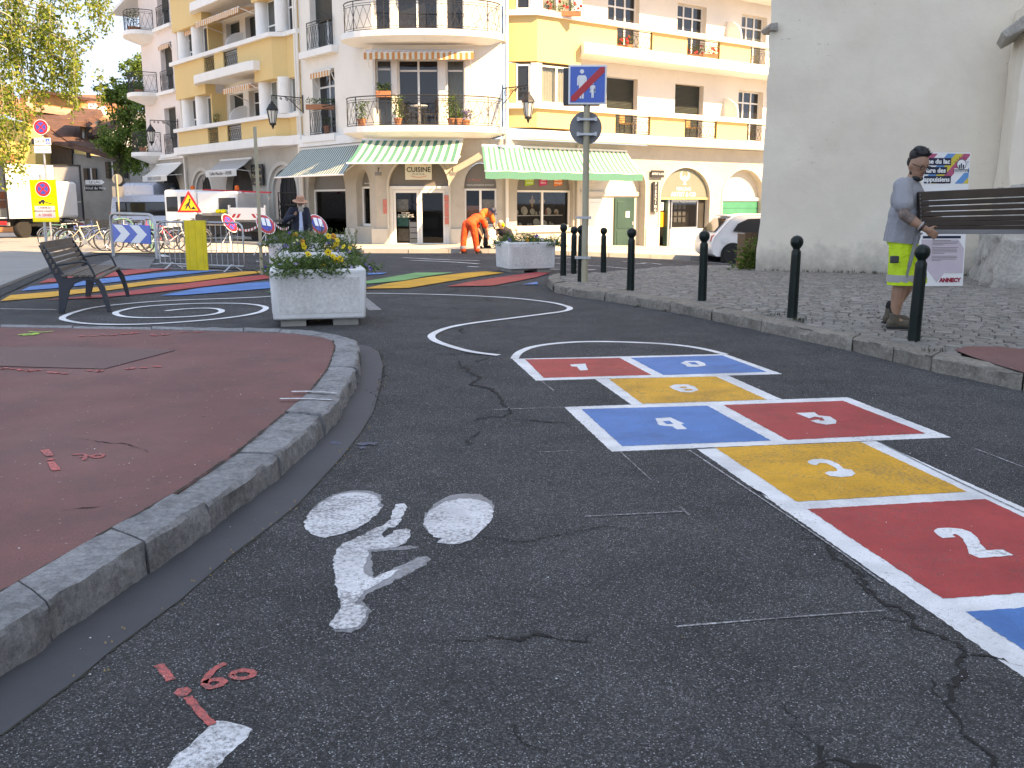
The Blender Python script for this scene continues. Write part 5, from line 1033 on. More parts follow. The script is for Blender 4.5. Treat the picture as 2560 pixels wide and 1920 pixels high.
led = MB(); led.prism([AT(1921, 66, 20.3), AT(1927, 58, 20.3), AT(1945, 56, 20.3), AT(1945, 76, 20.3), AT(1928, 75, 20.3)], (0, .6, 0)); led.build('stone_ledge', 'old_stone', CH)
# ------------------------------------------------------------ information board
ib = thing('information_board', 'tall printed notice board with coloured diagonal stripes and ANNECY at the foot, by the church', 'notice board', (6.3, 15.0, .08), world=True)
Tb = Matrix.Translation((6.32, 14.97, .08)) @ Matrix.Rotation(radians(6), 4, 'Z') @ Matrix.Rotation(radians(-3), 4, 'X'); BW, BH = .74, 2.04
MB(Tb).box(0, 0, 0, BW, .02, BH).build('panel', 'white_plain', ib)
def clip(poly, x0, x1, z0, z1):
    for ax, s, lim in ((0, 1, x0), (0, -1, x1), (1, 1, z0), (1, -1, z1)):
        out = []
        for i in range(len(poly)):
            a, b = poly[i - 1], poly[i]; ia, ib_ = s * (a[ax] - lim) >= 0, s * (b[ax] - lim) >= 0
            if ia != ib_: k = (lim - a[ax]) / (b[ax] - a[ax]); out.append((a[0] + (b[0] - a[0]) * k, a[1] + (b[1] - a[1]) * k))
            if ib_: out.append(b)
        poly = out
        if not poly: return []
    return poly
M('board_blue', (.05, .28, .55), .6); M('board_yellow', (.70, .52, .08), .6); M('board_pink', (.55, .10, .18), .6); M('board_navy', (.012, .018, .05), .6); M('board_lilac', (.60, .50, .55), .6, .05)
cols = ['board_blue', 'board_yellow', 'board_pink', None]; x = -.6; i = 0
while x < BW:
    c = cols[i % 4]; ww = .13 if c else .16
    if c:
        q = clip([(x, 1.56), (x + ww, 1.56), (x + ww + .42, 2.02), (x + .42, 2.02)], .02, BW - .01, 1.57, BH - .01)
        if len(q) > 2: MB(Tb).prism([(a, -.001, b) for a, b in q], (0, -.002, 0)).build('colour_stripe', c, ib)
    x += ww; i += 1
for j, (s, xr) in enumerate((('ne du lac', .43), ('lare des', .37), ('nappuisiens', .44))):
    z = 1.90 - .135 * j; MB(Tb).box(.01, -.006, z - .055, xr, -.0035, z + .055).build('text_bar', 'board_navy', ib); text(s, .10, Tb @ Matrix.Translation((xr - .02, -.0085, z)), 'white_print', 'lettering', ib, align='RIGHT', bold=.003)
lg = MB(Tb); lg.disc((.60, -.004, 1.86), .075, n=24, th=.003); lg.build('emblem_disc', 'white_print', ib); em = MB(Tb); em.tube([(.60 + .075 * cos(a), -.008, 1.86 + .075 * sin(a)) for a in [2 * pi * k / 24 for k in range(24)]], .004, 4, closed=True)
for a in (20, 45, 70, 110, 135, 160): em.bar((.60 + .095 * cos(radians(a)), -.008, 1.86 + .095 * sin(radians(a))), (.60 + .12 * cos(radians(a)), -.008, 1.86 + .12 * sin(radians(a))), .006)
for dx, h in ((-.035, .05), (-.005, .075), (.03, .055)): em.bar((.60 + dx, -.008, 1.80), (.60 + dx, -.008, 1.80 + h), .016)
em.build('emblem_lines', 'board_navy', ib); MB(Tb).box(.49, -.006, 1.735, .71, -.004, 1.80).build('emblem_plate', 'white_print', ib); text('CONSTRUISONS ENSEMBLE\nLE CENTRE-VILLE DE DEMAIN', .02, Tb @ Matrix.Translation((.60, -.008, 1.768)), 'board_navy', 'lettering', ib)
MB(Tb).box(.04, -.003, .735, BW - .08, -.001, .775).build('dark_photo', 'board_navy', ib); MB(Tb).prism([(.02, -.002, .72), (BW - .12, -.002, .72), (BW - .02, -.002, .58), (BW - .02, -.002, .2), (.42, -.002, .2), (.3, -.002, .06), (.02, -.002, .4)], (0, -.002, 0)).build('lilac_field', 'board_lilac', ib)
tl = MB(Tb)
for k, wd in enumerate((.3, .42, .4, .18, 0, .42, .4, .41, .41, .2, 0, .41, .42, .4, .15)):
    if wd: tl.box(.2, -.0065, .70 - .022 * k, .2 + wd, -.0045, .708 - .022 * k)
tl.build('text_lines', 'grey_mid', ib); text('ANNECY', .085, Tb @ Matrix.Translation((BW - .22, -.006, .09)), M('annecy_red', (.42, .01, .04), .6), 'lettering', ib, bold=.005); MB(Tb).bar((BW / 2, .03, 1.5), (BW / 2, .7, .02), .04).build('prop', 'grey_mid', ib)

# ------------------------------------------------------------ bollards
def bollard_mesh():
    m = MB(); m.lathe([(.060, -.05), (.057, 0), (.056, .10), (.052, .66), (.052, .70), (.046, .715), (.038, .725), (.038, .74), (.052, .755), (.066, .78), (.070, .805), (.066, .835), (.048, .86), (.02, .873), (.004, .876)], 18); return m
b0 = None
for (u, v, lean, h, lab) in ((2284, 850, 0.02, 1.0, 'dark green ball-topped bollard directly in front of the man in yellow shorts'), (1980, 793, .01, 1.02, 'dark green ball-topped bollard next left of the man in yellow shorts'), (1755, 751, 0, 1.02, 'dark green ball-topped bollard before the white car and church corner'), (1576, 725, 0, 1.03, 'dark green ball-topped bollard right of the beige sign pole, near the kerb'), (1508.6, 681, -.01, .98, 'dark green ball-topped bollard farthest back beyond the sign pole'), (1452, 704, 0, 1.05, 'dark green ball-topped bollard clamped to the beige sign pole'), (1434, 684, 0, 1.0, 'slim dark bollard between the kerb nose and the sign pole'), (1408, 688, 0, 1.06, 'dark green ball-topped bollard at the nose of the cobbled kerb')):
    p = G(u, v, KH); t = thing('bollard', lab, 'bollard', p, group='bollards along the cobbled square')
    if b0 is None: b0 = bollard_mesh().build('post', 'bollard_green', t, smooth=50)
    else: c = b0.copy(); COL.objects.link(c); c.parent = t
    t.scale = (1, 1, h); t.rotation_euler = (0, lean, 0)
# ------------------------------------------------------------ end-of-zone sign on its beige pole
sp0 = G(1461, 705, KH); sg = thing('sign_pole', 'beige pole with blue pedestrian-zone sign struck through in red, round sign back below', 'road sign', sp0)
MB().tube([(0, 0, -.02), (0, 0, 3.36)], .052, 14).build('pole', 'pole_beige', sg, smooth=60)
fp = MB(); fp.box(-.30, -.075, 2.80, .30, -.06, 3.40); fo = fp.build('sign_plate', 'white_plain', sg, bevel=.03); sb = MB(); sb.box(-.272, -.079, 2.83, .272, -.0765, 3.372); sb.build('blue_field', 'blue_sign', fo, bevel=.001)
MB().box(-.38, -.05, 2.78, .20, -.02, 3.36).build('rear_plate', 'dark_grey', sg, bevel=.03)
pic = MB(); 
def pict(m, cx, z0, h, skirt=False, y=-.0815):
    m.disc((cx, y, z0 + h * .93), h * .075, n=14, th=.002)
    m.prism([(cx - h * .12, y, z0 + h * .80), (cx + h * .12, y, z0 + h * .80), (cx + h * .17, y, z0 + h * .72), (cx + h * .17, y, z0 + h * .45), (cx + h * .12, y, z0 + h * .45), (cx + h * .10, y, z0 + h * .68), (cx + (h * .2 if skirt else h * .10), y, z0 + h * .35), (cx + h * .08, y, z0 + h * .35), (cx + h * .07, y, z0), (cx + h * .01, y, z0), (cx, y, z0 + h * .35), (cx - h * .01, y, z0), (cx - h * .07, y, z0), (cx - h * .08, y, z0 + h * .35), (cx - (h * .2 if skirt else h * .10), y, z0 + h * .35), (cx - h * .10, y, z0 + h * .68), (cx - h * .12, y, z0 + h * .45), (cx - h * .17, y, z0 + h * .45), (cx - h * .17, y, z0 + h * .72)], (0, -.002, 0))
pict(pic, -.09, 2.89, .44); pict(pic, .08, 2.90, .24, True); pic.build('walking_figures', 'white_plain', fo)
MB().prism([(-.26, -.085, 2.85), (-.19, -.085, 2.85), (.265, -.085, 3.29), (.265, -.085, 3.365), (.20, -.085, 3.365), (-.26, -.085, 2.92)], (0, -.002, 0)).build('red_bar', 'red_sign', fo)
rb = MB(); rb.disc((-.01, -.035 + .09, 2.45), .26, (0, 1, 0), 32, .012); ro_ = rb.build('round_sign_back', 'grey_mid', sg); cl = MB()
for z in (2.56, 2.33): cl.box(-.14, -.07, z, .14, .07, z + .035); cl.box(-.16, -.075, z - .01, -.12, -.045, z + .05); cl.box(.12, -.075, z - .01, .16, -.045, z + .05)
split(cl, 'clamp', 'metal_galv', ro_); MB().box(-.16, -.06, .38, .09, .06, .42).build('clamp', 'metal_galv', sg); MB().box(-.16, -.06, 1.02, .09, .06, 1.06).build('clamp', 'metal_galv', sg)
# ------------------------------------------------------------ tall thin post beside the planters
pp_ = G(655, 686); t = thing('post', 'tall thin beige post standing beside the left planters', 'post', pp_); m = MB(); m.box(-.028, -.028, -.02, .028, .028, 2.92); m.build('shaft', 'pole_beige', t); MB().box(-.06, -.04, .60, .06, .04, .64).build('clamp', 'metal_galv', t)

# ------------------------------------------------------------ planters
mat_granite('aggregate', (.52, .50, .47), (.88, .865, .84), .9, .8, .12)
def planter_proto(W, D, Hh):
    t = thing('planter', 'x', 'planter'); z0 = .08; th = .10
    m = MB(); W2, D2 = W / 2, D / 2
    for (x0, y0, x1, y1) in ((-W2, -D2, W2, -D2 + th), (-W2, D2 - th, W2, D2), (-W2, -D2 + th + .002, -W2 + th, D2 - th - .002), (W2 - th, -D2 + th + .002, W2, D2 - th - .002)): m.box(x0, y0, z0, x1, y1, z0 + Hh)
    m = MB(); pts = [(-W2, -D2), (W2, -D2), (W2, D2), (-W2, D2)]; o8 = []
    for zz, k in ((z0, -.02), (z0 + Hh, 0.), (z0 + Hh, -th), (z0 + .12, -th)): o8 += [(x + (1 if x < 0 else -1) * -k, y + (1 if y < 0 else -1) * -k, zz) for x, y in pts]
    fs = [(0, 3, 2, 1)] + [(r * 4 + i, r * 4 + (i + 1) % 4, (r + 1) * 4 + (i + 1) % 4, (r + 1) * 4 + i) for r in range(3) for i in range(4)] + [(12, 13, 14, 15)]
    m.add(o8, fs).build('tub', 'concrete_white', t, bevel=.025, seg=3)
    for a in range(4):
        R = Matrix.Rotation(pi / 2 * a, 4, 'Z'); w2 = (W2 if a % 2 == 0 else D2); d2 = (D2 if a % 2 == 0 else W2)
        q = MB(R); q.add([(-w2 + .09, -d2 + .012, z0 + .07), (w2 - .09, -d2 + .012, z0 + .07), (w2 - .075, -d2 - .004, z0 + Hh - .09), (-w2 + .075, -d2 - .004, z0 + Hh - .09), (-w2 + .09, -d2 + .05, z0 + .07), (w2 - .09, -d2 + .05, z0 + .07), (w2 - .075, -d2 + .05, z0 + Hh - .09), (-w2 + .075, -d2 + .05, z0 + Hh - .09)], [(0, 1, 2, 3), (0, 4, 5, 1), (1, 5, 6, 2), (2, 6, 7, 3), (3, 7, 4, 0)]); q.build('panel', 'aggregate', t)
    for sx in (-1, 1): MB().box(sx * W2 * .55 - .14, -D2 * .8, 0, sx * W2 * .55 + .14, D2 * .8, z0 + .01).build('foot', 'kerb_pale', t)
    MB().box(-W2 + th - .01, -D2 + th - .01, z0 + Hh - .12, W2 - th + .01, D2 - th + .01, z0 + Hh - .05).build('soil', 'soil', t)
    return t
PH = .56
pr = planter_proto(1.06, .92, PH); pr.location = (-2.26, 11.18, 0); pr.rotation_euler = (0, 0, radians(13)); pr['label'] = 'white concrete planter nearest the red pavement'; pr['group'] = 'white concrete planters on the road'
PLS = [(pr.location.copy(), radians(13), 1.0)]
for (x, y, rz, lab) in ((-3.12, 15.5, .06, 'white concrete planter in the middle of the left row of three'), (-4.42, 19.75, .26, 'white concrete planter farthest back beside the tall post'), (.28, 20.75, .33, 'white concrete planter standing alone on the road near the workers')):
    copy_tree(pr, (x, y, zt(x, y)), rz, lab, 'white concrete planters on the road'); PLS.append((Vector((x, y, zt(x, y))), rz, 1.))
M('stem', (.06, .12, .03), .7, .2); mat_leaf('planter_leaf', [(.03, .065, .015), (.06, .12, .03), (.10, .17, .045), (.05, .09, .03)], .2); mat_leaf('grass_leaf', [(.08, .15, .035), (.13, .22, .06)], .3)
M('petal_yellow', (.85, .55, .02), .6, .15, 30.); M('petal_orange', (.80, .30, .02), .6, .15, 30.); M('petal_violet', (.10, .06, .28), .6, .2, 30.); M('petal_white', (.75, .75, .72), .6, .08, 30.); M('petal_lilac', (.33, .27, .42), .6, .2, 30.); M('petal_red', (.65, .02, .02), .6, .2, 30.); M('petal_cream', (.75, .68, .30), .6, .2, 30.); M('pistil', (.06, .02, .02), .8)
def leaf_quads(mb, c, d, L, w, mi=0, roll=None, rg=random):
    d = Vector(d).normalized(); u = d.cross(Vector((rg.uniform(-1, 1), rg.uniform(-1, 1), rg.uniform(-1, 1)))); u = u.normalized() if u.length > 1e-3 else Vector((1, 0, 0)); c = Vector(c); n = d.cross(u)
    mb.add([c, c + d * L * .45 + u * w / 2 + n * w * .15, c + d * L, c + d * L * .45 - u * w / 2 + n * w * .15], [(0, 1, 2, 3)], mi)
FLM = {}
def flower_mesh(col, r):
    k = (col, r)
    if k in FLM: return FLM[k]
    m = MB()
    for i in range(5):
        a = 2 * pi * i / 5 + .3; d = Vector((cos(a), 0, sin(a))); s = Vector((-sin(a), 0, cos(a))); y = Vector((0, -1, 0))
        m.add([d * .05 * r, d * .55 * r + s * .52 * r + y * .12 * r, d * 1.05 * r + s * .3 * r + y * .02 * r, d * 1.05 * r - s * .3 * r + y * .05 * r, d * .55 * r - s * .52 * r + y * .14 * r], [(0, 1, 2, 3, 4)], 0)
    m.ball((0, -.12 * r, 0), (.22 * r, .1 * r, .22 * r), 6, 4, mi=1); me = bpy.data.meshes.new('flower'); me.from_pydata(m.v, [], m.f); me.materials.append(MATS[col]); me.materials.append(MATS['pistil']); me.polygons.foreach_set('material_index', m.m); FLM[k] = me; return me
def flower(p, col, r, parent, rg):
    o = bpy.data.objects.new('flower', flower_mesh(col, r)); COL.objects.link(o); o.parent = parent; o.location = p; o.rotation_euler = (rg.uniform(-.7, .3), rg.uniform(-.4, .4), rg.uniform(-.8, .8)); return o
def planting(i, lab, n, hmax, spill, flowers, seed):
    loc, rz, s = PLS[i]; rg = random.Random(seed); t = thing('flower_bed', lab, 'flowers', loc + Vector((0, 0, .08 + PH - .05)), rz, 'plantings in the white planters'); m = MB(); W, D = .42 + spill * .35, .38 + spill * .2
    cl = [(rg.uniform(-W, W), rg.uniform(-D, D), rg.uniform(.45, 1.) * hmax) for _ in range(16)]
    for k in range(n):
        cx, cy, h = rg.choice(cl); x = cx + rg.gauss(0, .10); y = cy + rg.gauss(0, .10); z = rg.random() ** .8 * h * max(.2, 1 - ((x / (W + .15)) ** 2) * .55)
        if abs(x) > .47 or abs(y) > .43: z = z * .7 - rg.random() * .14 * spill
        a = rg.uniform(0, 2 * pi); leaf_quads(m, (x, y, z), (cos(a), sin(a), rg.uniform(-.2, 1.1)), rg.uniform(.035, .075), rg.uniform(.012, .028), 0 if rg.random() < .75 else 1, rg=rg)
    for k in range(70):
        cx, cy, h = rg.choice(cl); b = Vector((cx + rg.gauss(0, .06), cy + rg.gauss(0, .06), 0)); a = rg.uniform(0, 2 * pi); tip = b + Vector((cos(a) * .14, sin(a) * .14, h * rg.uniform(.9, 1.35))); m.bar(b, tip, .006, .006, 1)
        for q in range(5): leaf_quads(m, b.lerp(tip, .4 + .12 * q), (cos(a + q * 2), sin(a + q * 2), .6), .06, .014, 1, rg=rg)
    m.build('foliage', ['planter_leaf', 'grass_leaf'], t)['kind'] = 'stuff'
    for col, cnt, r in flowers:
        for q in range(cnt):
            cx, cy, h = rg.choice(cl); x = min(W, max(-W, cx + rg.gauss(0, .14))); y = -D * rg.uniform(-.3, 1.0); flower((x, y, h * rg.uniform(.55, 1.05) * max(.35, 1 - (x / W) ** 2 * .5)), col, r * rg.uniform(.8, 1.2), t, rg)
    return t
f1 = planting(0, 'pansies and trailing greenery in the nearest white planter', 2500, .19, .45, [('petal_white', 10, .014), ('petal_violet', 9, .026), ('petal_lilac', 16, .018), ('petal_cream', 5, .018)], 21)
rg = random.Random(2)
for x, y, z in ((-.14, -.3, .30), (-.10, -.3, .21), (.12, -.32, .23), (.21, -.36, .14), (.25, -.34, .155), (.06, -.40, .07), (.17, -.36, .18)): flower((x, y, z), 'petal_yellow', .04, f1, rg)
planting(1, 'yellow and orange flowers with loose greenery in the middle planter', 2300, .34, .4, [('petal_yellow', 6, .045), ('petal_orange', 2, .045), ('petal_violet', 8, .028), ('petal_lilac', 12, .022), ('petal_cream', 3, .025)], 22)
planting(2, 'dense greenery with lilac and yellow flowers in the planter by the tall post', 2200, .34, .4, [('petal_orange', 2, .05), ('petal_lilac', 24, .025), ('petal_violet', 6, .03), ('petal_yellow', 1, .05)], 23)
planting(3, 'low dark greenery with a few red flowers in the far planter', 2000, .20, .5, [('petal_orange', 6, .04), ('petal_white', 10, .03), ('petal_violet', 4, .035)], 24)

# ------------------------------------------------------------ slatted metal bench on the road
M('bench_wood', (.17, .135, .11), .8, .25, 6., .3, 60, rnd=.25); M('bench_metal', (.032, .038, .048), .6, .15, 8.)
bA, bB = G(146, 784), G(272, 780); bC, bD = G(214, 743.5), G(318, 741.5)
bx = ((bB - bA) + (bD - bC)).normalized(); blen = ((bC - bA).length + (bD - bB).length) / 2; bdir = ((bC - bA) + (bD - bB)).normalized()
bt = thing('bench', 'slatted wooden bench with dark metal frame standing askew on the road', 'bench', bA, 0., world=True); dep = .60
def BP(f, s, z): q = bA + bx * f + bdir * s; return Vector((q.x, q.y, zt(q.x, q.y) + z))
for s in (.0, blen):
    m = MB(); pr2 = [(0.0, 0), (.07, 0), (.10, .10), (.16, .30), (.22, .37), (.32, .405), (.42, .40), (.47, .36), (.52, .22), (.57, .0), (.62, .0), (.60, .15), (.56, .33), (.50, .42), (.40, .46), (.26, .455), (.14, .44), (.05, .58), (-.10, .86), (-.16, .85), (-.03, .50), (.03, .36), (.02, .2)]
    m.prism([BP(f, s, z) for f, z in pr2], bdir * .045); m.build('end_frame', 'bench_metal', bt, bevel=.006)
    arm = MB(); arm.tube([BP(.0, s + .02, .60), BP(.30, s + .02, .64), BP(.38, s + .02, .63), BP(.41, s + .02, .58), BP(.46, s + .02, .45)], .014, 8); arm.build('armrest', 'bench_metal', bt, smooth=50)
for k in range(6): f, z = .02 - .028 * k - .0, .53 + .062 * k; m = MB(); a, b = BP(f, -.02, z), BP(f, blen + .06, z); m.bar(a, b, .028, .052 if k < 5 else .10); m.build('back_slat', 'bench_wood', bt, bevel=.004)
for k in range(7): f = .10 + .064 * k; z = .462 - (.03 if k > 5 else 0) + .012 * (k < 2); m = MB(); m.bar(BP(f, -.02, z), BP(f, blen + .06, z), .052, .028); m.build('seat_slat', 'bench_wood', bt, bevel=.004)

# ------------------------------------------------------------ crowd barrier with yellow board
q0, q1 = G(402, 672), G(612, 679); bd = (q1 - q0); bL = bd.length; bd.normalize(); bz = zt(q0.x, q0.y)
br = thing('crowd_barrier', 'grey tubular crowd barrier carrying a yellow board', 'barrier', q0, world=True)
R3 = lambda s, z, o=0.: Vector((q0.x + bd.x * s - bd.y * o, q0.y + bd.y * s + bd.x * o, bz + z))
fr = MB(); path = [R3(0, .12), R3(0, .90)] + [R3(.16 * (1 - cos(a)), .90 + .14 * sin(a)) for a in (.5, 1.0, 1.57)] + [R3(bL - .16, 1.04)] + [R3(bL - .16 * (1 - sin(a)), .90 + .14 * cos(a)) for a in (.5, 1.0, 1.57)] + [R3(bL, .12)]
fr.tube(path, .021, 8, closed=True); fr.build('frame', 'metal_galv', br, smooth=50)
for i in range(1, 16): m = MB(); m.tube([R3(bL * i / 16, .12), R3(bL * i / 16, 1.03)], .008, 6); m.build('bar', 'metal_galv', br, smooth=60)
for s in (.35, bL - .35): m = MB(); m.tube([R3(s, .14), R3(s + .02, -.0, -.28)], .02, 8); m.tube([R3(s, .14), R3(s + .02, -.0, .28)], .02, 8); m.build('foot', 'metal_galv', br, smooth=50)
yb_ = MB(); yb_.box(0, -.012, 0, .60, .012, 1.1, T=Matrix.Translation(R3(bL * .345, -.02, -.05)) @ Matrix.Rotation(atan2(bd.y, bd.x), 4, 'Z')); yo = yb_.build('yellow_board', M('board_plank_yellow', (.80, .56, .025), .6, .12, 4., .15, 30), br)
for x in (.10, .30, .50): MB(Matrix.Translation(R3(bL * .345, -.02, -.05)) @ Matrix.Rotation(atan2(bd.y, bd.x), 4, 'Z')).box(x - .006, -.018, .04, x + .006, -.0125, 1.06).build('rib', 'board_plank_yellow', yo)
# ------------------------------------------------------------ hoop with chevron board
h0, h1 = G(284, 641), G(393, 648); hv = h1 - h0; hL = hv.length; hv.normalize(); hz = zt(h0.x, h0.y); H3 = lambda s, z, o=0.: Vector((h0.x + hv.x * s - hv.y * o, h0.y + hv.y * s + hv.x * o, hz + z))
ch_ = thing('chevron_hoop', 'bent steel hoop carrying a blue and white chevron board beside the bicycles', 'traffic sign', h0, world=True)
m = MB(); m.tube([H3(0, -.02), H3(0, 1.0), H3(.03, 1.12), H3(.12, 1.2), H3(.3, 1.22), H3(hL - .3, 1.2), H3(hL - .12, 1.16), H3(hL - .03, 1.06), H3(hL, .94), H3(hL, -.02)], .045, 10); m.build('hoop', 'metal_galv', ch_, smooth=50)
Tch = Matrix.Translation(H3(.25, .42, -.10)) @ Matrix.Rotation(atan2(hv.y, hv.x), 4, 'Z'); CW, CHh = hL - .34, .50
cbd = MB(Tch); cbd.box(0, 0, 0, CW, .03, CHh); cbo = cbd.build('chevron_board', 'blue_sign', ch_, bevel=.02); s = CW / 3.6
for k in range(2):
    x0 = .08 + k * CW * .44; q = [(x0, 0.01), (x0 + CW * .20, CHh / 2), (x0, CHh - .01), (x0 + CW * .24, CHh - .01), (x0 + CW * .44, CHh / 2), (x0 + CW * .24, .01)]; MB(Tch).prism([(min(a, CW - .01), -.003, b) for a, b in q], (0, -.002, 0)).build('chevron', 'white_plain', cbo)
# ------------------------------------------------------------ parking signs at the left
def round_nostop(m4, c, r, parent, T, n=(0, -1, 0), name='no_stopping_disc', cross=True):
    a = MB(T); a.disc(c, r, n, 32, .006); o = a.build(name, 'white_plain', parent); b = MB(T); b.disc((c[0], c[1] - .004, c[2]), r * .94, n, 32, .004); b.build('red_ring', 'red_sign', o); d = MB(T); d.disc((c[0], c[1] - .010, c[2]), r * .66, n, 32, .003); d.build('blue_field', M('sign_navy', (.03, .06, .35), .4), o)
    if cross:
        e = MB(T)
        for s in (1, -1): e.bar((c[0] - r * .5, c[1] - .016 + .001 * s, c[2] - s * r * .5), (c[0] + r * .5, c[1] - .016 + .001 * s, c[2] + s * r * .5), .002, r * .17) if False else e.prism([(c[0] - r * .53, c[1] - .0145 - .0012 * s, c[2] - s * r * .41), (c[0] - r * .41, c[1] - .0145 - .0012 * s, c[2] - s * r * .53), (c[0] + r * .53, c[1] - .0145 - .0012 * s, c[2] + s * r * .41), (c[0] + r * .41, c[1] - .0145 - .0012 * s, c[2] + s * r * .53)], (0, -.002, 0))
        e.build('red_cross', 'red_sign', o)
    return o
yp = G(118, 632, .05); t = thing('tow_away_sign', 'bright yellow tow-away notice with red no-stopping disc on a steel post', 'sign', yp); MB().tube([(0, 0, -.05), (0, 0, 2.3)], .04, 10).build('post', 'metal_galv', t, smooth=60)
Y0 = AT(76, 452, yp.y).x - yp.x; Y1 = AT(142, 452, yp.y).x - yp.x; z1 = AT(100, 449, yp.y).z - yp.z; z0 = AT(100, 555, yp.y).z - yp.z; ID = Matrix.Identity(4)
pn = MB(); pn.box(Y0, -.08, z0, Y1, -.05, z1); pno = pn.build('yellow_panel', 'yellow_sign', t, bevel=.01); cx = (Y0 + Y1) / 2; hh = z1 - z0; wd = Y1 - Y0
round_nostop(None, (cx, -.083, z1 - hh * .22), wd * .29, t, ID)
m = MB(); m.box(Y0 + wd * .12, -.085, z0 + hh * .10, Y1 - wd * .12, -.0815, z0 + hh * .38); m.build('white_notice', M('notice_pink', (.72, .62, .60), .6), pno)
for k, (s, sz, mt) in enumerate((('A PARTIR DU', .065, 'ink'), ('DIMANCHE 10 JUILLET 2022', .055, 'ink'), ('A 20H00', .11, 'red_sign'))): text(s, sz, Matrix.Translation((cx, -.088, z0 + hh * (.335 - .075 * k - (.02 if k == 2 else 0)))), mt, 'lettering', pno)
m = MB(); zc = z0 + hh * .49; m.box(Y0 + wd * .10, -.084, zc - hh * .065, Y1 - wd * .10, -.0815, zc + hh * .065); m.build('pictogram_frame', 'ink', pno); m = MB(); m.box(Y0 + wd * .115, -.087, zc - hh * .058, Y1 - wd * .115, -.0845, zc + hh * .058); m.build('pictogram_field', 'yellow_sign', pno)
m = MB(); y = -.0875; m.prism([(cx - .17, y, zc - .05), (cx - .17, y, zc), (cx - .10, y, zc + .01), (cx - .07, y, zc + .05), (cx + .0, y, zc + .05), (cx + .03, y, zc + .0), (cx + .22, y, zc - .06), (cx + .22, y, zc - .075), (cx + .02, y, zc - .03)], (0, -.002, 0)); m.disc((cx - .12, y - .003, zc - .05), .03, n=12, th=.002); m.disc((cx - .02, y - .003, zc - .04), .03, n=12, th=.002); m.build('tow_pictogram', 'ink', pno)
np_ = G(100, 620, .05); t = thing('parking_sign', 'round no-stopping sign over two white supplementary plates above the tow-away notice', 'sign', np_); zc = AT(103, 318, np_.y).z - np_.z; xc = AT(103, 318, np_.y).x - np_.x
MB().tube([(xc, .03, 0), (xc, .03, zc + .2)], .035, 10).build('post', 'metal_galv', t, smooth=60); round_nostop(None, (xc, -.02, zc), (AT(122, 318, np_.y).x - AT(85, 318, np_.y).x) / 2, t, ID)
for k, (v0, v1) in enumerate(((345, 363), (365, 383))):
    a = AT(87, v1, np_.y) - np_; b = AT(127, v0, np_.y) - np_; m = MB(); m.box(a.x, -.03, a.z, b.x, -.01, b.z); po = m.build('plate', 'white_plain', t, bevel=.02)
    if k == 0: text('SAUF', .15, Matrix.Translation((a.x + (b.x - a.x) * .36, -.034, (a.z + b.z) / 2)), 'ink', 'lettering', po); m = MB(); m.box(b.x - .17, -.034, a.z + .03, b.x - .03, -.0305, b.z - .02); m.build('wheelchair_field', 'blue_sign', po); w_ = MB(); w_.tube([(b.x - .10 + .035 * cos(i * .5), -.037, a.z + .085 + .035 * sin(i * .5)) for i in range(13)], .006, 4); w_.bar((b.x - .105, -.037, a.z + .17), (b.x - .10, -.037, a.z + .09), .014); w_.build('wheelchair', 'white_plain', po)
    else: text('LIVRAISONS', .085, Matrix.Translation(((a.x + b.x) / 2, -.034, (a.z + b.z) / 2)), 'grey_mid', 'lettering', po)
# direction signs
dp = Vector((-23.0, 52.0, zt(-23, 52))); t = thing('direction_sign', 'post with white and black arrow-shaped direction boards before the grey house', 'road sign', dp); MB().tube([(0, 0, 0), (0, 0, 3.6)], .05, 8).build('post', 'grey_mid', t)
for s, v0, v1, mt, m2 in (('LE LAC', 450, 461, 'white_plain', 'ink'), ('Hôtel de Ville', 464, 477, 'ink', 'white_plain')):
    a = AT(215, v1, 52) - dp; b = AT(262, v0, 52) - dp; m = MB(); m.prism([(a.x, -.06, a.z), (b.x - .15, -.06, a.z), (b.x, -.06, (a.z + b.z) / 2), (b.x - .15, -.06, b.z), (a.x, -.06, b.z)], (0, .03, 0)); o = m.build('arrow_board', mt, t); text(s, .2 if s != 'LE LAC' else .19, Matrix.Translation(((a.x + b.x) / 2, -.065, (a.z + b.z) / 2)), m2, 'lettering', o)
rp = Vector((-16.9, 42.0, zt(-17, 42))); t = thing('road_sign', 'back of a round grey road sign on a thin post before the grey house', 'road sign', rp); c = AT(292, 448, 42) - rp; MB().tube([(c.x, 0, 0), (c.x, 0, c.z + .2)], .035, 8).build('post', 'pole_beige', t); m = MB(); m.disc((c.x, .04, c.z), .22, (0, 1, 0), 24, .01); m.build('disc', 'grey_mid', t); m = MB(); m.box(c.x - .25, .03, c.z - .75, c.x + .25, .05, c.z - .3); m.build('plate', 'grey_mid', t)
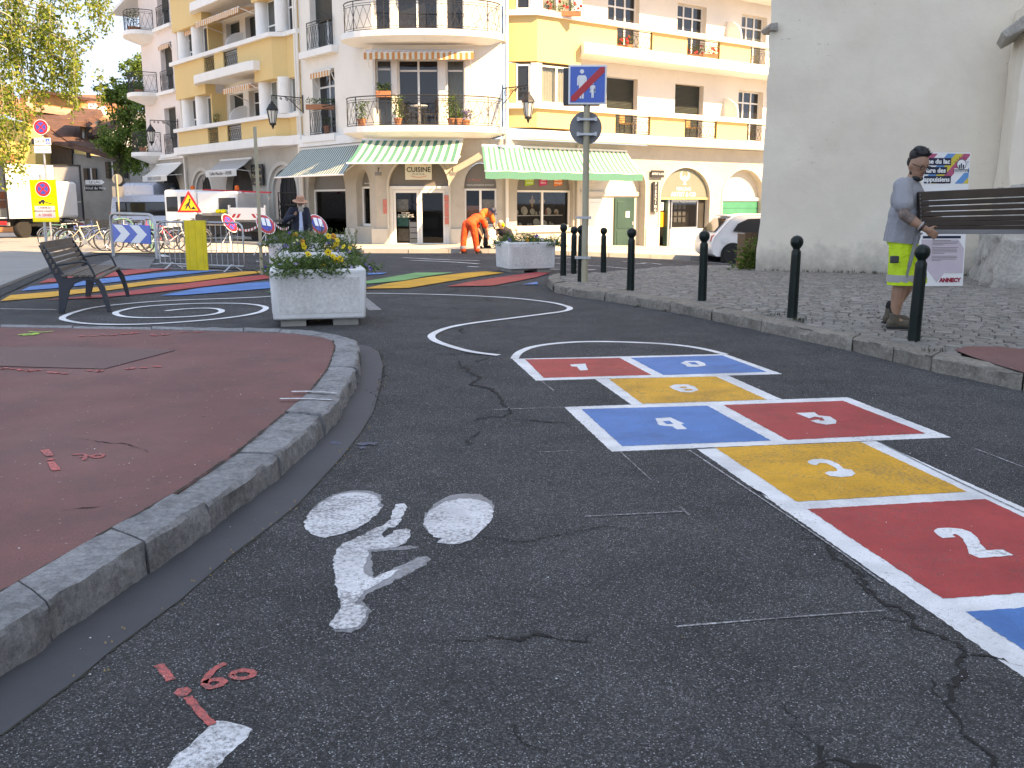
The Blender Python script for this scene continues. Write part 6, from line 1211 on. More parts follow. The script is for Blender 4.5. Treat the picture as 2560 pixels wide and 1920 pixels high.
# tripod no-stopping discs with paper, and tape
TRI = [((1800 / 4.148) * 0 + 573, 597, 605), (660, 592, 618), (795, 592, 622)]
for i, (u, vc, vb, lab) in enumerate(((574, 558, 600, 'round no-stopping sign on a tripod behind the crowd barrier, seen edge-on'), (664, 561, 612, 'round no-stopping sign with pasted papers behind the tall post'), (795, 562, 612, 'round no-stopping sign with pasted papers right of the man in the hat'))):
    Yd = (30.5, 28.5, 27.5)[i]; c = AT(u, vc, Yd); t = thing('tripod_sign', lab, 'sign', (c.x, c.y, zt(c.x, c.y)), radians((72, 55, 55)[i]), 'temporary no-stopping signs on tripods'); zc = c.z - zt(c.x, c.y); Rm = Matrix.Translation((0, 0, zc)) @ Matrix.Rotation(radians(-30), 4, 'X') @ Matrix.Rotation(radians(10), 4, 'Y'); o = round_nostop(None, (0, 0, 0), .33, t, Rm, cross=(i == 0))
    if i: 
        for x in (-.14, .03): MB(Rm).box(x, -.03, -.06, x + .13, -.026, .2).build('paper', 'white_plain', o)
    m = MB()
    for a in (0, 2.1, 4.2): m.bar((0, .03, zc - .25), (.3 * cos(a), .15 + .3 * sin(a), 0), .02)
    m.build('tripod_leg', 'white_plain', t)
M('tape_red', (.6, .06, .05), .6)
for (a, b, lab) in ((AT(594, 575, 30.2), AT(655, 560, 28.6), 'red and white barrier tape strung behind the tall post'), (AT(683, 557, 28.4), AT(722, 572, 27.9), 'red and white barrier tape running to the man in the hat')):
    m = MB(); n = 16
    for i in range(n): p, q = a.lerp(b, i / n), a.lerp(b, (i + 1) / n); sg_ = lambda k: -.12 * 4 * (k / n) * (1 - k / n); p.z += sg_(i); q.z += sg_(i + 1); m.quad(p, q, q + Vector((0, 0, .07)), p + Vector((0, 0, .07)), i % 2)
    tag(m.build('barrier_tape', ['tape_red', 'white_plain']), lab, 'tape')
# roadworks triangle
c = AT(472, 507, 36.0); t = thing('roadworks_sign', 'red-edged yellow triangular roadworks sign standing on the tipper truck', 'sign', c, radians(-14)); t.scale = (.84, .84, .84); s = .60; m = MB(); m.prism([(-s, 0, -.42), (s, 0, -.42), (.0, 0, .52)], (0, .03, 0)); o = m.build('red_triangle', 'red_sign', t); m = MB(); m.prism([(-s * .74, -.004, -.33), (s * .74, -.004, -.33), (0, -.004, .36)], (0, -.003, 0)); m.build('yellow_field', M('works_yellow', (.85, .50, .04), .5), o)
m = MB(); y = -.0085; m.disc((.06, y, .13), .05, n=12, th=.003); m.prism([(.02, y, .08), (.09, y, .06), (.03, y, -.08), (.10, y, -.27), (.04, y, -.27), (-.03, y, -.12), (-.14, y, -.27), (-.20, y, -.27), (-.08, y, -.05)], (0, -.003, 0)); m.prism([(.08, y, -.28), (.36, y, -.28), (.22, y, -.15)], (0, -.003, 0)); m.bar((.0, y, .02), (-.22, y, -.16), .004, .03); m.build('digging_figure', 'ink', o)
# wooden tub with shrub at the church corner
bw = G(1872, 672, KH); t = thing('wooden_tub', 'brown slatted wooden tub at the church corner before the white car', 'tub', bw + Vector((.35, .5, 0)));
for i in range(6): MB().box(-.42 + .14 * i, -.3, 0, -.29 + .14 * i, -.265, .78).build('slat', M('tub_wood', (.16, .085, .045), .8, .25, 6., .2, 40, rnd=.3), t)
MB().box(-.42, -.263, 0, .42, .4, .74).build('box', 'tub_wood', t)

# ------------------------------------------------------------ people
M('skin', (.42, .22, .14), .55, .10, 14.); M('skin_tan', (.36, .18, .115), .55, .12, 14.); M('skin_tattoo', (.16, .11, .09), .6, .45, 22.); M('hair_black', (.010, .009, .009), .6, .3, 40., .6, 90); M('lips', (.30, .09, .07), .5)
M('shirt_grey', (.27, .275, .29), .9, .07, 5., .45, 8, bdist=.05); M('hivis_yellow', (.50, .72, .03), .7, .10, 8., .8, 10, bdist=.05); M('reflective', (.34, .335, .33), .5, .06, 8.); M('boot_brown', (.10, .078, .055), .8, .25, 20., .4, 60); M('sock_black', (.012, .012, .013), .9)
M('hivis_orange', (.90, .085, .02), .75, .08, 9., .8, 9, bdist=.05); M('shirt_orange', (.78, .15, .035), .85, .08, 8., .5, 22, bdist=.02); M('jacket_navy', (.016, .017, .032), .85, .2, 7., .4, 22, bdist=.02); M('shirt_blue', (.48, .55, .72), .85, .06, 6., .4, 22, bdist=.02); M('hat_straw', (.52, .25, .16), .9, .12, 30., .6, 120); M('beard_grey', (.42, .38, .33), .9, .2, 30., .8, 80); M('jacket_dark', (.02, .02, .024), .8, .2, 9.)
def cap_mesh(mb, a, ra, b, rb, n=10):
    a, b = Vector(a), Vector(b); d = b - a; L = max(d.length, 1e-5); d.normalize(); pts, rs = [], []
    for i in range(4): t = i / 4 * pi / 2; pts.append(a - d * ra * cos(t)); rs.append(max(.0008, ra * sin(t)))
    pts += [a, a.lerp(b, .5), b]; rs += [ra, (ra + rb) / 2, rb]
    for i in range(1, 5): t = pi / 2 * (1 - i / 4); pts.append(b + d * rb * cos(t)); rs.append(max(.0008, rb * sin(t)))
    mb.tube(pts, rs, n)
def blob(prims, name, mat, parent, voxel=.012, it=3, cut=None):
    """one continuous skin grown over overlapping capsules ('c') and ellipsoids ('e')"""
    mb = MB()
    for p in prims:
        if p[0] == 'c': cap_mesh(mb, *p[1:])
        else:
            _, c, r, R = p; mb.ball((0, 0, 0), r, 16, 12, T=Matrix.Translation(c) @ R.to_4x4())
    me = bpy.data.meshes.new(name); me.from_pydata(mb.v, [], mb.f); tmp = bpy.data.objects.new('tmp', me); COL.objects.link(tmp)
    r = tmp.modifiers.new('r', 'REMESH'); r.mode = 'VOXEL'; r.voxel_size = voxel
    s = tmp.modifiers.new('s', 'SMOOTH'); s.iterations = it; s.factor = .6
    dg = bpy.context.evaluated_depsgraph_get(); me2 = bpy.data.meshes.new_from_object(tmp.evaluated_get(dg)); bpy.data.objects.remove(tmp); bpy.data.meshes.remove(me)
    me2.name = name; me2.materials.clear(); me2.materials.append(MATS[mat]); me2.shade_smooth()
    if cut:
        bm = bmesh.new(); bm.from_mesh(me2)
        for co, no in cut: bmesh.ops.bisect_plane(bm, geom=bm.verts[:] + bm.edges[:] + bm.faces[:], plane_co=co, plane_no=no, clear_outer=True)
        bm.to_mesh(me2); bm.free()
    return obj(name, me2, parent)
def basis(f, up):
    f = Vector(f).normalized(); up = Vector(up); s = f.cross(up).normalized(); u = s.cross(f).normalized(); return Matrix((s, f, u)).transposed(), s, f, u
V = Vector
def person(label, loc, J, skin='skin', shirt='shirt_grey', trousers='hivis_orange', sleeve=1.0, leg=1.0, shoes='boot_brown', hair='hair_black', vox=.014, slack=.012, tattoo=False, hand_curl=True, hairline=True, beard=None, rz=0.):
    t = thing('person', label, 'person', loc, rz); g = lambda k: V(J[k])
    shs = g('shR') - g('shL'); up = (g('neck') - g('pelvis')).normalized(); fw = up.cross(shs).normalized() * -1
    fw = shs.normalized().cross(up) * -1 if False else up.cross(shs.normalized())
    if fw.dot(V(J['fwd'])) < 0: fw = -fw
    R, s, f, u = basis(fw, up); Rh, hs_, hf, hu = basis(J['face'], J.get('headup', (0, 0, 1))); hc = g('head'); ch, pe = g('chest'), g('pelvis')
    K = J.get('k', 1.); LM = J.get('limb', 1.); HK = J.get('hk', 1.); E3 = lambda a, b, c: (a * K, b * K, c)
    HH = lambda a, b, c: (a * HK, b * HK, c * HK)
    body = [('e', hc + hu * .015, HH(.074, .092, .105), Rh), ('e', hc - hu * .055 * HK + hf * .022, HH(.056, .066, .062), Rh), ('c', g('neck') - up * .03, .062, hc - hu * .06, .055),
            ('e', hc + hf * .092 - hu * .012, (.016, .02, .028), Rh), ('e', hc + hs_ * .074 - hu * .01, (.012, .022, .033), Rh), ('e', hc - hs_ * .074 - hu * .01, (.012, .022, .033), Rh), ('e', hc + hf * .078 + hu * .03, (.052, .016, .014), Rh), ('e', hc + hf * .074 - hu * .095, (.024, .02, .018), Rh),
            ('e', ch, (.165, .10, .17), R), ('e', ch.lerp(pe, .5), (.145, .10, .18), R), ('e', pe, (.155, .11, .12), R)]
    if HK != 1: body = [(q[0], hc + (q[1] - hc) * (HK if (q[1] - hc).length < .13 else 1), q[2], q[3]) if q[0] == 'e' and i_ >= 3 and i_ < 8 else q for i_, q in enumerate(body)]
    arms = []
    for S, sg in (('L', -1), ('R', 1)):
        sh, el, wr, hp, kn, an = (g(a + S) for a in ('sh', 'el', 'wr', 'hip', 'kn', 'an')); a = [('c', sh, .058 * LM, sh.lerp(el, .4), .050 * LM), ('c', sh.lerp(el, .4), .050 * LM, el, .040 * LM), ('c', el, .041 * LM, el.lerp(wr, .35), .043 * LM), ('c', el.lerp(wr, .35), .043 * LM, wr, .027 * LM)]
        hd = V(J.get('hand' + S, wr - el)).normalized(); pn = V(J.get('palm' + S, f)).normalized(); sd = hd.cross(pn).normalized(); pn = sd.cross(hd)
        a += [('c', wr, .027, wr + hd * .04, .032), ('e', wr + hd * .07, (.043, .05, .018), Matrix((sd, hd, pn)).transposed())]
        for k in range(4):
            b = wr + hd * .105 + sd * (.030 - .021 * k); L = (.040, .046, .043, .033)[k]; c1 = .9 if hand_curl else .25
            m1 = b + (hd * cos(c1 * .6) + pn * sin(c1 * .6)) * L; m2 = m1 + (hd * cos(c1 * 1.7) + pn * sin(c1 * 1.7)) * L * .8; a += [('c', b, .0095, m1, .009), ('c', m1, .009, m2, .0075)]
        tb = wr + hd * .045 + sd * .036; m1 = tb + (hd * .6 + sd * .7 + pn * .35).normalized() * .045; a += [('c', tb, .013, m1, .010), ('c', m1, .010, m1 + (hd * .8 + sd * .2 + pn * .5).normalized() * .035, .0085)]
        body += a + [('c', hp, .085, hp.lerp(kn, .5), .072), ('c', hp.lerp(kn, .5), .072, kn, .052), ('c', kn, .053 * LM, kn.lerp(an, .35), .058 * LM), ('c', kn.lerp(an, .35), .058 * LM, an, .034 * LM), ('c', an, .036, an + V(J['foot' + S]).normalized() * .12 - V((0, 0, .05)), .03)]
        arms.append((sh, el, wr))
    blob(body, 'body', skin, t, vox, 3)
    sk = slack; sp_ = [('e', ch + up * .02, E3(.178 + sk, .112 + sk, .18), R), ('e', ch.lerp(pe, .45), E3(.162 + sk, .118 + sk, .20), R), ('e', ch.lerp(pe, .85), E3(.172 + sk, .126 + sk, .16), R), ('e', pe - up * .02, E3(.168 + sk, .132 + sk, .17) if J.get('hem') else (.15, .10, .05), R), ('c', g('neck') - up * .02, .066, g('neck') - up * .05, .075)]
    if J.get('hem'): sp_ += [('c', pe + up * .10 + s * q_ * .075, .150, pe - up * .17 + s * q_ * .080, .156) for q_ in (-1, 1)]
    for sh, el, wr in arms:
        e = el if sleeve >= 1 else sh.lerp(el, sleeve * 1.0); sp_ += [('c', g('neck') - up * .05, .06, sh, .066), ('c', sh, .068 * LM + sk * .5, e, .062 * LM + sk)]
        if sleeve >= 1: sp_ += [('c', el, .058 + sk, wr, .040 + sk * .6)]
    cut = [(g('neck') + up * .028, up)]
    if J.get('hem'): cut.append((V(J['hem']), -up))
    blob(sp_, 'shirt', shirt, t, vox, 3, cut)
    HS = .86 if J.get('hem') else 1.; tr = [('e', pe - up * (.05 if J.get('hem') else .01), E3((.168 + sk) * HS, (.128 + sk) * HS, .12), R)]; cut = []
    for S in 'LR':
        hp, kn, an = g('hip' + S), g('kn' + S), g('an' + S); tr.append(('c', hp - V((0, 0, .04 if J.get('hem') else 0)), (.10 * K + sk) * HS, hp.lerp(kn, .6), .088 * K + sk))
        if leg >= 1: tr += [('c', hp.lerp(kn, .6), .088 + sk, kn, .074 + sk), ('c', kn, .072 + sk, an + V((0, 0, .02)), .060 + sk)]
        else: tr += [('c', hp.lerp(kn, .6), .092 * K + sk, hp.lerp(kn, leg + .2), .104 * K + sk)]
    if J.get('shorthem'): cut.append((V(J['shorthem']), V((0, 0, -1))))
    tro = blob(tr, 'shorts' if leg < 1 else 'trousers', trousers, t, vox, 3, cut)
    for S in 'LR':
        an = g('an' + S); fd = V(J['foot' + S]).normalized(); z = V((0, 0, 1)); blob([('c', an + z * (.05 if leg < 1 else .02), .050, an - z * .02, .052), ('c', an - z * .035 - fd * .03, .042, an - z * .045 + fd * .16, .040), ('c', an - z * .055 - fd * .035, .036, an - z * .058 + fd * .19, .032)], 'boot', shoes, t, .011, 2, [(an - z * .082, -z)]); m = MB(); a, b = an - z * .082 - fd * .07, an - z * .082 + fd * .225; m.bar(a, b, .082, .02); m.build('boot_sole', 'sock_black', t, bevel=.008)
        if leg < 1: blob([('c', an + z * .03, .046, an + z * .10, .047)], 'sock', 'sock_black', t, .011, 2)
    if hairline: blob([('e', hc + hu * .074 * HK - hf * .030, HH(.080, .082, .064), Rh), ('e', hc - hf * .050 + hu * .018, HH(.076, .056, .070), Rh), ('e', hc + hu * .108 * HK + hf * .016, HH(.064, .054, .032), Rh), ('e', hc + hu * .115 * HK - hf * .02, HH(.066, .07, .042), Rh)], 'hair', hair, t, .010, 1, [(hc + hf * .074, hf)] if False else None)
    if beard: blob([('e', hc - hu * .098 * HK + hf * .046, HH(.050, .052, .030), Rh), ('e', hc - hu * .070 * HK + hf * .006, HH(.061, .045, .032), Rh), ('e', hc - hu * .046 * HK + hf * .080, HH(.030, .018, .008), Rh)], 'beard', beard, t, .009, 1)
    fe_ = MB()
    for q in (-1, 1): fe_.ball(tuple(hc + hf * .084 * HK + hs_ * q * .031 * HK + hu * .008), (.011, .011, .006), 8, 6)
    fe_.build('eye', 'hair_black', t)
    m = MB(); m.ball(tuple(hc + hf * .083 * HK - hu * .062 * HK), (.02, .012, .006), 8, 6); m.build('mouth', 'lips', t)
    J['_R'] = (R, s, f, u); J['_H'] = (Rh, hs_, hf, hu, hc); return t
# --- man carrying the bench
O_ = V((3.88, 9.60, zt(3.93, 9.6) + KH + .01))
J = dict(fwd=(.8, -.6, 0), face=(.30, -.90, -.34), headup=(.12, -.25, 1), pelvis=(-.02, .0, .93), chest=(-.01, -.01, 1.25), neck=(.03, -.015, 1.465), head=(.06, -.05, 1.595),
         shR=(-.13, -.19, 1.385), elR=(-.16, -.35, 1.12), wrR=(.015, -.43, .995), handR=(.85, -.05, -.5), palmR=(.3, .85, -.2), shL=(.11, .18, 1.385), elL=(.24, .14, 1.12), wrL=(.40, -.06, 1.03), handL=(.7, -.6, 0), palmL=(.0, -.3, -1),
         hipR=(-.07, -.09, .90), knR=(-.05, -.12, .50), anR=(-.08, -.10, .095), hipL=(.05, .09, .90), knL=(.15, .10, .51), anL=(.0, .22, .105), footR=(1, -.12, 0), footL=(.95, .1, 0), hem=(0, 0, .845), shorthem=(0, 0, .44), k=1.14, limb=1.2, hk=1.14)
man = person('man in grey t-shirt and fluorescent yellow shorts carrying one end of a bench', O_, J, 'skin_tan', 'shirt_grey', 'hivis_yellow', .62, .95, 'boot_brown', vox=.0085, slack=.018, beard='hair_black')
for S in 'R':                                                # tattooed sleeve, bracelets
    sh, el, wr = V(J['sh' + S]), V(J['el' + S]), V(J['wr' + S]); blob([('c', sh.lerp(el, .5), .0595, el, .0505), ('c', el, .0512, el.lerp(wr, .35), .0538)], 'tattoo', 'skin_tattoo', man, .010, 2)
    d = (wr - el).normalized(); 
    for k, mt in ((.0, 'reflective'), (.022, 'black')):
        c = wr - d * (.045 - k); u0 = d.cross(V((0, 0, 1))).normalized(); v0 = d.cross(u0); m = MB(); m.tube([c + (u0 * cos(a) + v0 * sin(a)) * .041 for a in [2 * pi * i / 16 for i in range(16)]], .008, 6, closed=True); m.build('bracelet', mt, man, smooth=60)
Rh, hs_, hf, hu, hc = J['_H']
gl = MB()
for q in (-1, 1):
    c = hc + hf * .113 + hs_ * q * .037 + hu * .004; gl.tube([c + hs_ * .026 * cos(a) + hu * .019 * sin(a) for a in [2 * pi * i / 14 for i in range(14)]], .0032, 5, closed=True); gl.tube([c + hs_ * q * .026 + hu * .006, hc + hs_ * q * .088 + hf * .0 + hu * .012], .003, 5)
gl.bar(hc + hf * .114 - hs_ * .011 + hu * .008, hc + hf * .114 + hs_ * .011 + hu * .008, .004); gl.build('glasses', 'black', man, smooth=60)
rs_ = random.Random(4); tuft = MB()
for i in range(220): a = rs_.uniform(0, 2 * pi); rr = rs_.uniform(.2, 1.1); b = hc + hu * (.145 - .035 * rr * rr) + hs_ * .075 * rr * cos(a) + hf * (-.005 + .075 * rr * sin(a)); tuft.tube([b, b + hu * rs_.uniform(.015, .04) + hs_ * rs_.uniform(-.02, .02) + hf * rs_.uniform(-.02, .03)], [.006, .001], 4)
tuft.build('hair_tuft', 'hair_black', man)['kind'] = 'stuff'
for z, r, h, mt in ((.505, .135, .05, 'reflective'),):
    for S in 'RL':
        hp, kn = V(J['hip' + S]), V(J['kn' + S]); c = hp.lerp(kn, (hp.z - z) / (hp.z - kn.z)); m = MB(); m.lathe([(.134, -.035), (.137, 0), (.135, .035)], 20, c); m.build('reflective_band', mt, man, smooth=60)
m = MB(); m.box(-.22, -.27, .66, -.14, -.23, .73); m.build('phone_pouch', 'dark_grey', man, bevel=.01)
# --- bench he carries
cbn = thing('bench', 'dark brown slatted bench being carried sideways by the man', 'bench', AT(2300, 580, 9.2), world=True); Yb = 9.40
def cpt(u, v, dy=0.): return AT(u, v, Yb + dy)
M('bench_brown', (.060, .038, .028), .55, .25, 5., .15, 60, rnd=.3)
for k, (v0, h) in enumerate(((490, .085), (508.5, .045), (522, .045), (535.5, .045), (548.5, .045), (559, .045), (569.5, .042))):
    a, b = cpt(2293, v0 + .8), cpt(2293, v0 + .8); e = a + V((1.95, .10, .085 - .013 * k)); m = MB(); m.bar(a, e, .03, h); m.build('slat', 'bench_brown', cbn, bevel=.006)
a = cpt(2318, 579.5); m = MB(); m.bar(a, a + V((1.85, .10, .0)), .04, .042); m.build('rail', M('bench_grey', (.20, .20, .205), .5, .1, 4.), cbn, bevel=.004)
for x in (0., 1.06): 
    a, b = cpt(2295, 482) + V((x, -.022 + .005 * x, .046 * x)), cpt(2299, 574) + V((x, -.022 + .005 * x, 0)); m = MB(); m.bar(a, b, .05, .022); m.build('cross_bar', 'bench_brown', cbn)
    for k in range(9): m = MB(); p = a.lerp(b, (k + .5) / 9); m.ball((p.x, p.y - .022, p.z), .006, 6, 4); m.build('bolt', 'metal_galv', cbn)
m = MB(); p = [cpt(2303, 583, -.02), cpt(2294, 588, -.03), cpt(2284, 625, -.04), cpt(2272, 668, -.05), cpt(2266, 690, -.05)]; 
for q, r in zip(p, p[1:]): m.bar(q, r, .045, .012)
m.build('leg_strut', 'bench_grey', cbn)
# --- man in hat
Oh = V((-5.50, 25.2, zt(-5.5, 25.2))); J2 = dict(fwd=(.55, -.8, 0), face=(.45, -.85, -.25), pelvis=(0, 0, .88), chest=(0, 0, 1.18), neck=(.02, -.03, 1.36), head=(.05, -.07, 1.48), shR=(-.17, -.10, 1.31), elR=(-.30, -.20, 1.06), wrR=(-.07, -.28, 1.16), handR=(.5, -.2, .8), shL=(.17, .08, 1.31), elL=(.24, .02, 1.02), wrL=(.30, -.10, .80), handL=(.1, -.1, -1), hipR=(-.09, -.04, .86), knR=(-.08, -.08, .46), anR=(-.09, -.02, .09), hipL=(.09, .04, .86), knL=(.12, -.02, .46), anL=(.11, .05, .09), footR=(.4, -.9, 0), footL=(.6, -.8, 0))
hm = person('bearded man in pink hat, dark jacket and pale shirt walking behind the planters', Oh, J2, 'skin', 'jacket_navy', 'jacket_navy', 1., 1., 'sock_black', vox=.018, slack=.022, beard='beard_grey', hairline=True, hair='hair_black')
Rh, hs_, hf, hu, hc = J2['_H']; Th = Matrix.Translation(hc) @ Rh.to_4x4(); m = MB(Th); m.lathe([(.19, .035), (.20, .05), (.14, .06), (.108, .07), (.104, .13), (.09, .18), (.05, .195), (.01, .185)], 20); m.build('hat', 'hat_straw', hm, smooth=50)
m = MB(Th); m.box(-.07, .09, -.005, .07, .105, .03); m.build('sunglasses', 'black', hm); blob([('e', hc + hf * .08 - hu * .15, (.07, .05, .10), Rh)], 'long_beard', 'beard_grey', hm, .012, 1)
R, s, f, u = J2['_R']; ch_v = V(J2['chest']); pe_v = V(J2['pelvis']); blob([('c', ch_v + f * .112 + u * .14, .035, ch_v + f * .125 - u * .1, .05), ('c', ch_v + f * .125 - u * .1, .05, pe_v + f * .13 - u * .12, .065)], 'shirt_front', 'shirt_blue', hm, .015, 2); w_ = V(J2['wrL']); blob([('c', w_ + V((-.01, .01, .03)), .05, w_, .05)], 'cuff', 'shirt_blue', hm, .014, 2)
# --- workers
Ow = V((-1.30, 29.75, zt(-1.3, 29.75) + .0)); J3 = dict(fwd=(.55, .8, -.6), face=(.5, .6, -.7), headup=(.4, .6, .5), pelvis=(0, 0, .90), chest=(.19, .22, 1.06), neck=(.36, .40, 1.03), head=(.46, .48, .94), shL=(.14, .42, 1.0), elL=(.25, .48, .72), wrL=(.36, .50, .50), shR=(.42, .18, 1.0), elR=(.52, .22, .74), wrR=(.55, .32, .52), hipL=(-.10, .05, .88), knL=(-.18, .02, .48), anL=(-.20, -.02, .09), hipR=(.10, -.05, .88), knR=(.17, -.02, .48), anR=(.22, .02, .09), footL=(.3, .9, 0), footR=(.6, .8, 0))
wk = person('bent-over worker in bright orange trousers seen from behind', Ow, J3, 'skin', 'hivis_orange', 'hivis_orange', .6, 1., 'sock_black', vox=.02, slack=.03)
for S in 'LR': an = V(J3['an' + S]); m = MB(); m.lathe([(.095, .06), (.098, .10), (.095, .14)], 14, an); m.build('reflective_band', 'reflective', wk, smooth=60)
Ow2 = V((-.85, 30.75, zt(-.85, 30.75) + .12)); J4 = dict(fwd=(.7, -.5, -.7), face=(.6, -.5, -.7), headup=(.4, -.2, .8), pelvis=(-.22, .12, .86), chest=(-.02, .0, 1.08), neck=(.12, -.06, 1.15), head=(.22, -.12, 1.16), shR=(-.10, -.18, 1.08), elR=(.0, -.30, .80), wrR=(.10, -.36, .60), shL=(.18, .10, 1.06), elL=(.28, .05, .78), wrL=(.30, -.15, .60), hipR=(-.28, .03, .84), knR=(-.15, -.08, .46), anR=(-.25, -.05, .09), hipL=(-.16, .2, .84), knL=(.05, .15, .46), anL=(.0, .22, .09), footR=(.8, -.6, 0), footL=(.8, -.6, 0))
wk2 = person('worker in orange shirt and dark cap leaning over a disc cutter', Ow2, J4, 'skin', 'shirt_orange', 'jacket_dark', .7, 1., 'sock_black', vox=.02, slack=.025)
Rh, hs_, hf, hu, hc = J4['_H']; m = MB(Matrix.Translation(hc) @ Rh.to_4x4()); m.lathe([(.112, .02), (.114, .05), (.10, .10), (.06, .13), (.01, .14)], 16); m.box(-.07, .06, .02, .07, .19, .035); m.build('cap', M('cap_navy', (.015, .02, .05), .6), wk2, smooth=50)
dc = thing('disc_cutter', 'grey and white disc cutter held by the worker in the dark cap', 'power tool', Ow2 + V((.18, -.42, .30)), radians(20)); m = MB(); m.box(-.15, -.10, .05, .15, .10, .30); m.build('motor', 'grey_mid', dc, bevel=.03); m = MB(); m.disc((.0, -.11, .20), .12, n=24, th=.05); m.build('starter_cover', 'white_plain', dc); m = MB(); m.disc((.05, -.13, -.08), .17, n=28, th=.006); m.build('blade', 'metal_galv', dc); m = MB(); m.disc((.05, -.10, -.04), .18, n=28, th=.05); m.build('guard', 'sign_cream', dc); m = MB(); m.tube([(-.12, 0, .30), (-.10, 0, .42), (.10, 0, .42), (.14, 0, .30)], .014, 6); m.build('handle', 'black', dc)
Ow3 = V((-.30, 30.55, zt(-.3, 30.5) + .12)); J5 = dict(fwd=(-.4, -.9, -.3), face=(-.5, -.75, -.4), pelvis=(.15, .15, .26), chest=(.06, .03, .50), neck=(-.0, -.04, .62), head=(-.05, -.10, .73), shR=(-.18, .0, .55), elR=(-.28, -.15, .35), wrR=(-.22, -.35, .2), shL=(.22, -.02, .55), elL=(.30, -.2, .34), wrL=(.12, -.36, .2), hipR=(.05, .12, .26), knR=(-.18, -.15, .32), anR=(-.15, .1, .09), hipL=(.25, .12, .26), knL=(.25, -.2, .3), anL=(.25, .1, .09), footR=(-.4, -.9, 0), footL=(-.2, -.9, 0))
wk3 = person('crouching worker in dark jacket with yellow ear defenders behind the far planter', Ow3, J5, 'skin', 'jacket_dark', 'jacket_dark', 1., 1., 'sock_black', hair='beard_grey', vox=.02, slack=.025)
Rh, hs_, hf, hu, hc = J5['_H']; m = MB(Matrix.Translation(hc) @ Rh.to_4x4()); m.ball((.085, -.01, 0), (.035, .05, .06)); m.ball((-.085, -.01, 0), (.035, .05, .06)); m.tube([(.09 * cos(a), -.01, .02 + .115 * sin(a)) for a in [pi * i / 10 for i in range(11)]], .012, 6); m.build('ear_defenders', M('defender_yellow', (.75, .85, .02), .5), wk3, smooth=60)

# ------------------------------------------------------------ bicycles
M('bike_black', (.02, .02, .022), .35, .1); M('bike_white', (.70, .70, .68), .35, .05); M('bike_green', (.10, .26, .20), .35, .1); M('bike_blue', (.05, .10, .30), .35, .1); M('bike_red', (.45, .03, .05), .35, .1); M('bike_cream', (.62, .56, .42), .4, .1)
def bike_proto():
    t = thing('bicycle', 'x', 'bicycle'); r = .335
    for x in (-.52, .53):
        tyre = MB(); tyre.tube([(x + r * cos(a), 0, r + r * sin(a)) for a in [2 * pi * i / 30 for i in range(30)]], .02, 6, closed=True); o = tyre.build('wheel', 'rubber', t, smooth=60); rim = MB(); rim.tube([(x + (r - .027) * cos(a), 0, r + (r - .027) * sin(a)) for a in [2 * pi * i / 30 for i in range(30)]], .011, 5, closed=True)
        for i in range(14): a = 2 * pi * i / 14; rim.bar((x, .02 * (-1) ** i, r), (x + (r - .03) * cos(a), 0, r + (r - .03) * sin(a)), .004)
        rim.lathe([(.02, -.03), (.02, .03)], 8, (0, 0, 0), T=Matrix.Translation((x, 0, r)) @ Matrix.Rotation(pi / 2, 4, 'X')); rim.build('rim', 'chrome', o)
        m = MB(); m.tube([(x + (r + .035) * cos(a), 0, r + (r + .035) * sin(a)) for a in [radians(20 + 14 * i) for i in range(11)]], .018, 5); m.build('mudguard', 'chrome' if x > 0 else 'bike_black', t, smooth=60)
    f = MB(); bb, st, hd, hl = (-.06, 0, .30), (-.20, 0, .76), (.36, 0, .80), (.40, 0, .62)
    for a, b, q in ((bb, st, .017), (st, hd, .016), (bb, hl, .019), (hd, hl, .02), ((-.52, .05, r), bb, .011), ((-.52, -.05, r), bb, .011), ((-.52, .05, r), (-.18, 0, .70), .009), ((-.52, -.05, r), (-.18, 0, .70), .009), (hl, (.53, .055, r), .012), (hl, (.53, -.055, r), .012), (hd, (.33, 0, .95), .013)): f.tube([a, b], q, 7)
    f.build('frame', 'bike_white', t, smooth=60)
    h = MB(); h.tube([(.22, .28, .98), (.32, .22, .99), (.35, 0, .96), (.32, -.22, .99), (.22, -.28, .98)], .012, 6); h.build('handlebar', 'bike_black', t, smooth=60); s_ = MB(); s_.tube([st, (-.24, 0, .90)], .013, 6); s_.ball((-.27, 0, .92), (.13, .075, .035), 12, 6); s_.build('saddle', 'bike_black', t, smooth=60)
    c = MB(); c.lathe([(.09, -.005), (.09, .005)], 20, T=Matrix.Translation((-.06, -.05, .30)) @ Matrix.Rotation(pi / 2, 4, 'X')); c.bar((-.06, -.06, .30), (.08, -.08, .20), .02); c.bar((-.06, .06, .30), (-.20, .08, .40), .02); c.box(.04, -.13, .185, .12, -.06, .205); c.box(-.24, .06, .395, -.16, .13, .415); c.build('crank', 'metal_galv', t)
    b = MB()
    for i in range(9): a = i / 8; b.bar((.44, -.17 + .34 * a, .72), (.42, -.19 + .38 * a, .96), .006); b.bar((.72, -.17 + .34 * a, .72), (.76, -.19 + .38 * a, .96), .006)
    for z, e in ((.72, 0), (.80, .01), (.88, .015), (.96, .02)): b.tube([(.44 - e, -.17 - e, z), (.72 + e, -.17 - e, z), (.72 + e, .17 + e, z), (.44 - e, .17 + e, z)], .006, 4, closed=True)
    b.build('basket', 'bike_black', t); return t
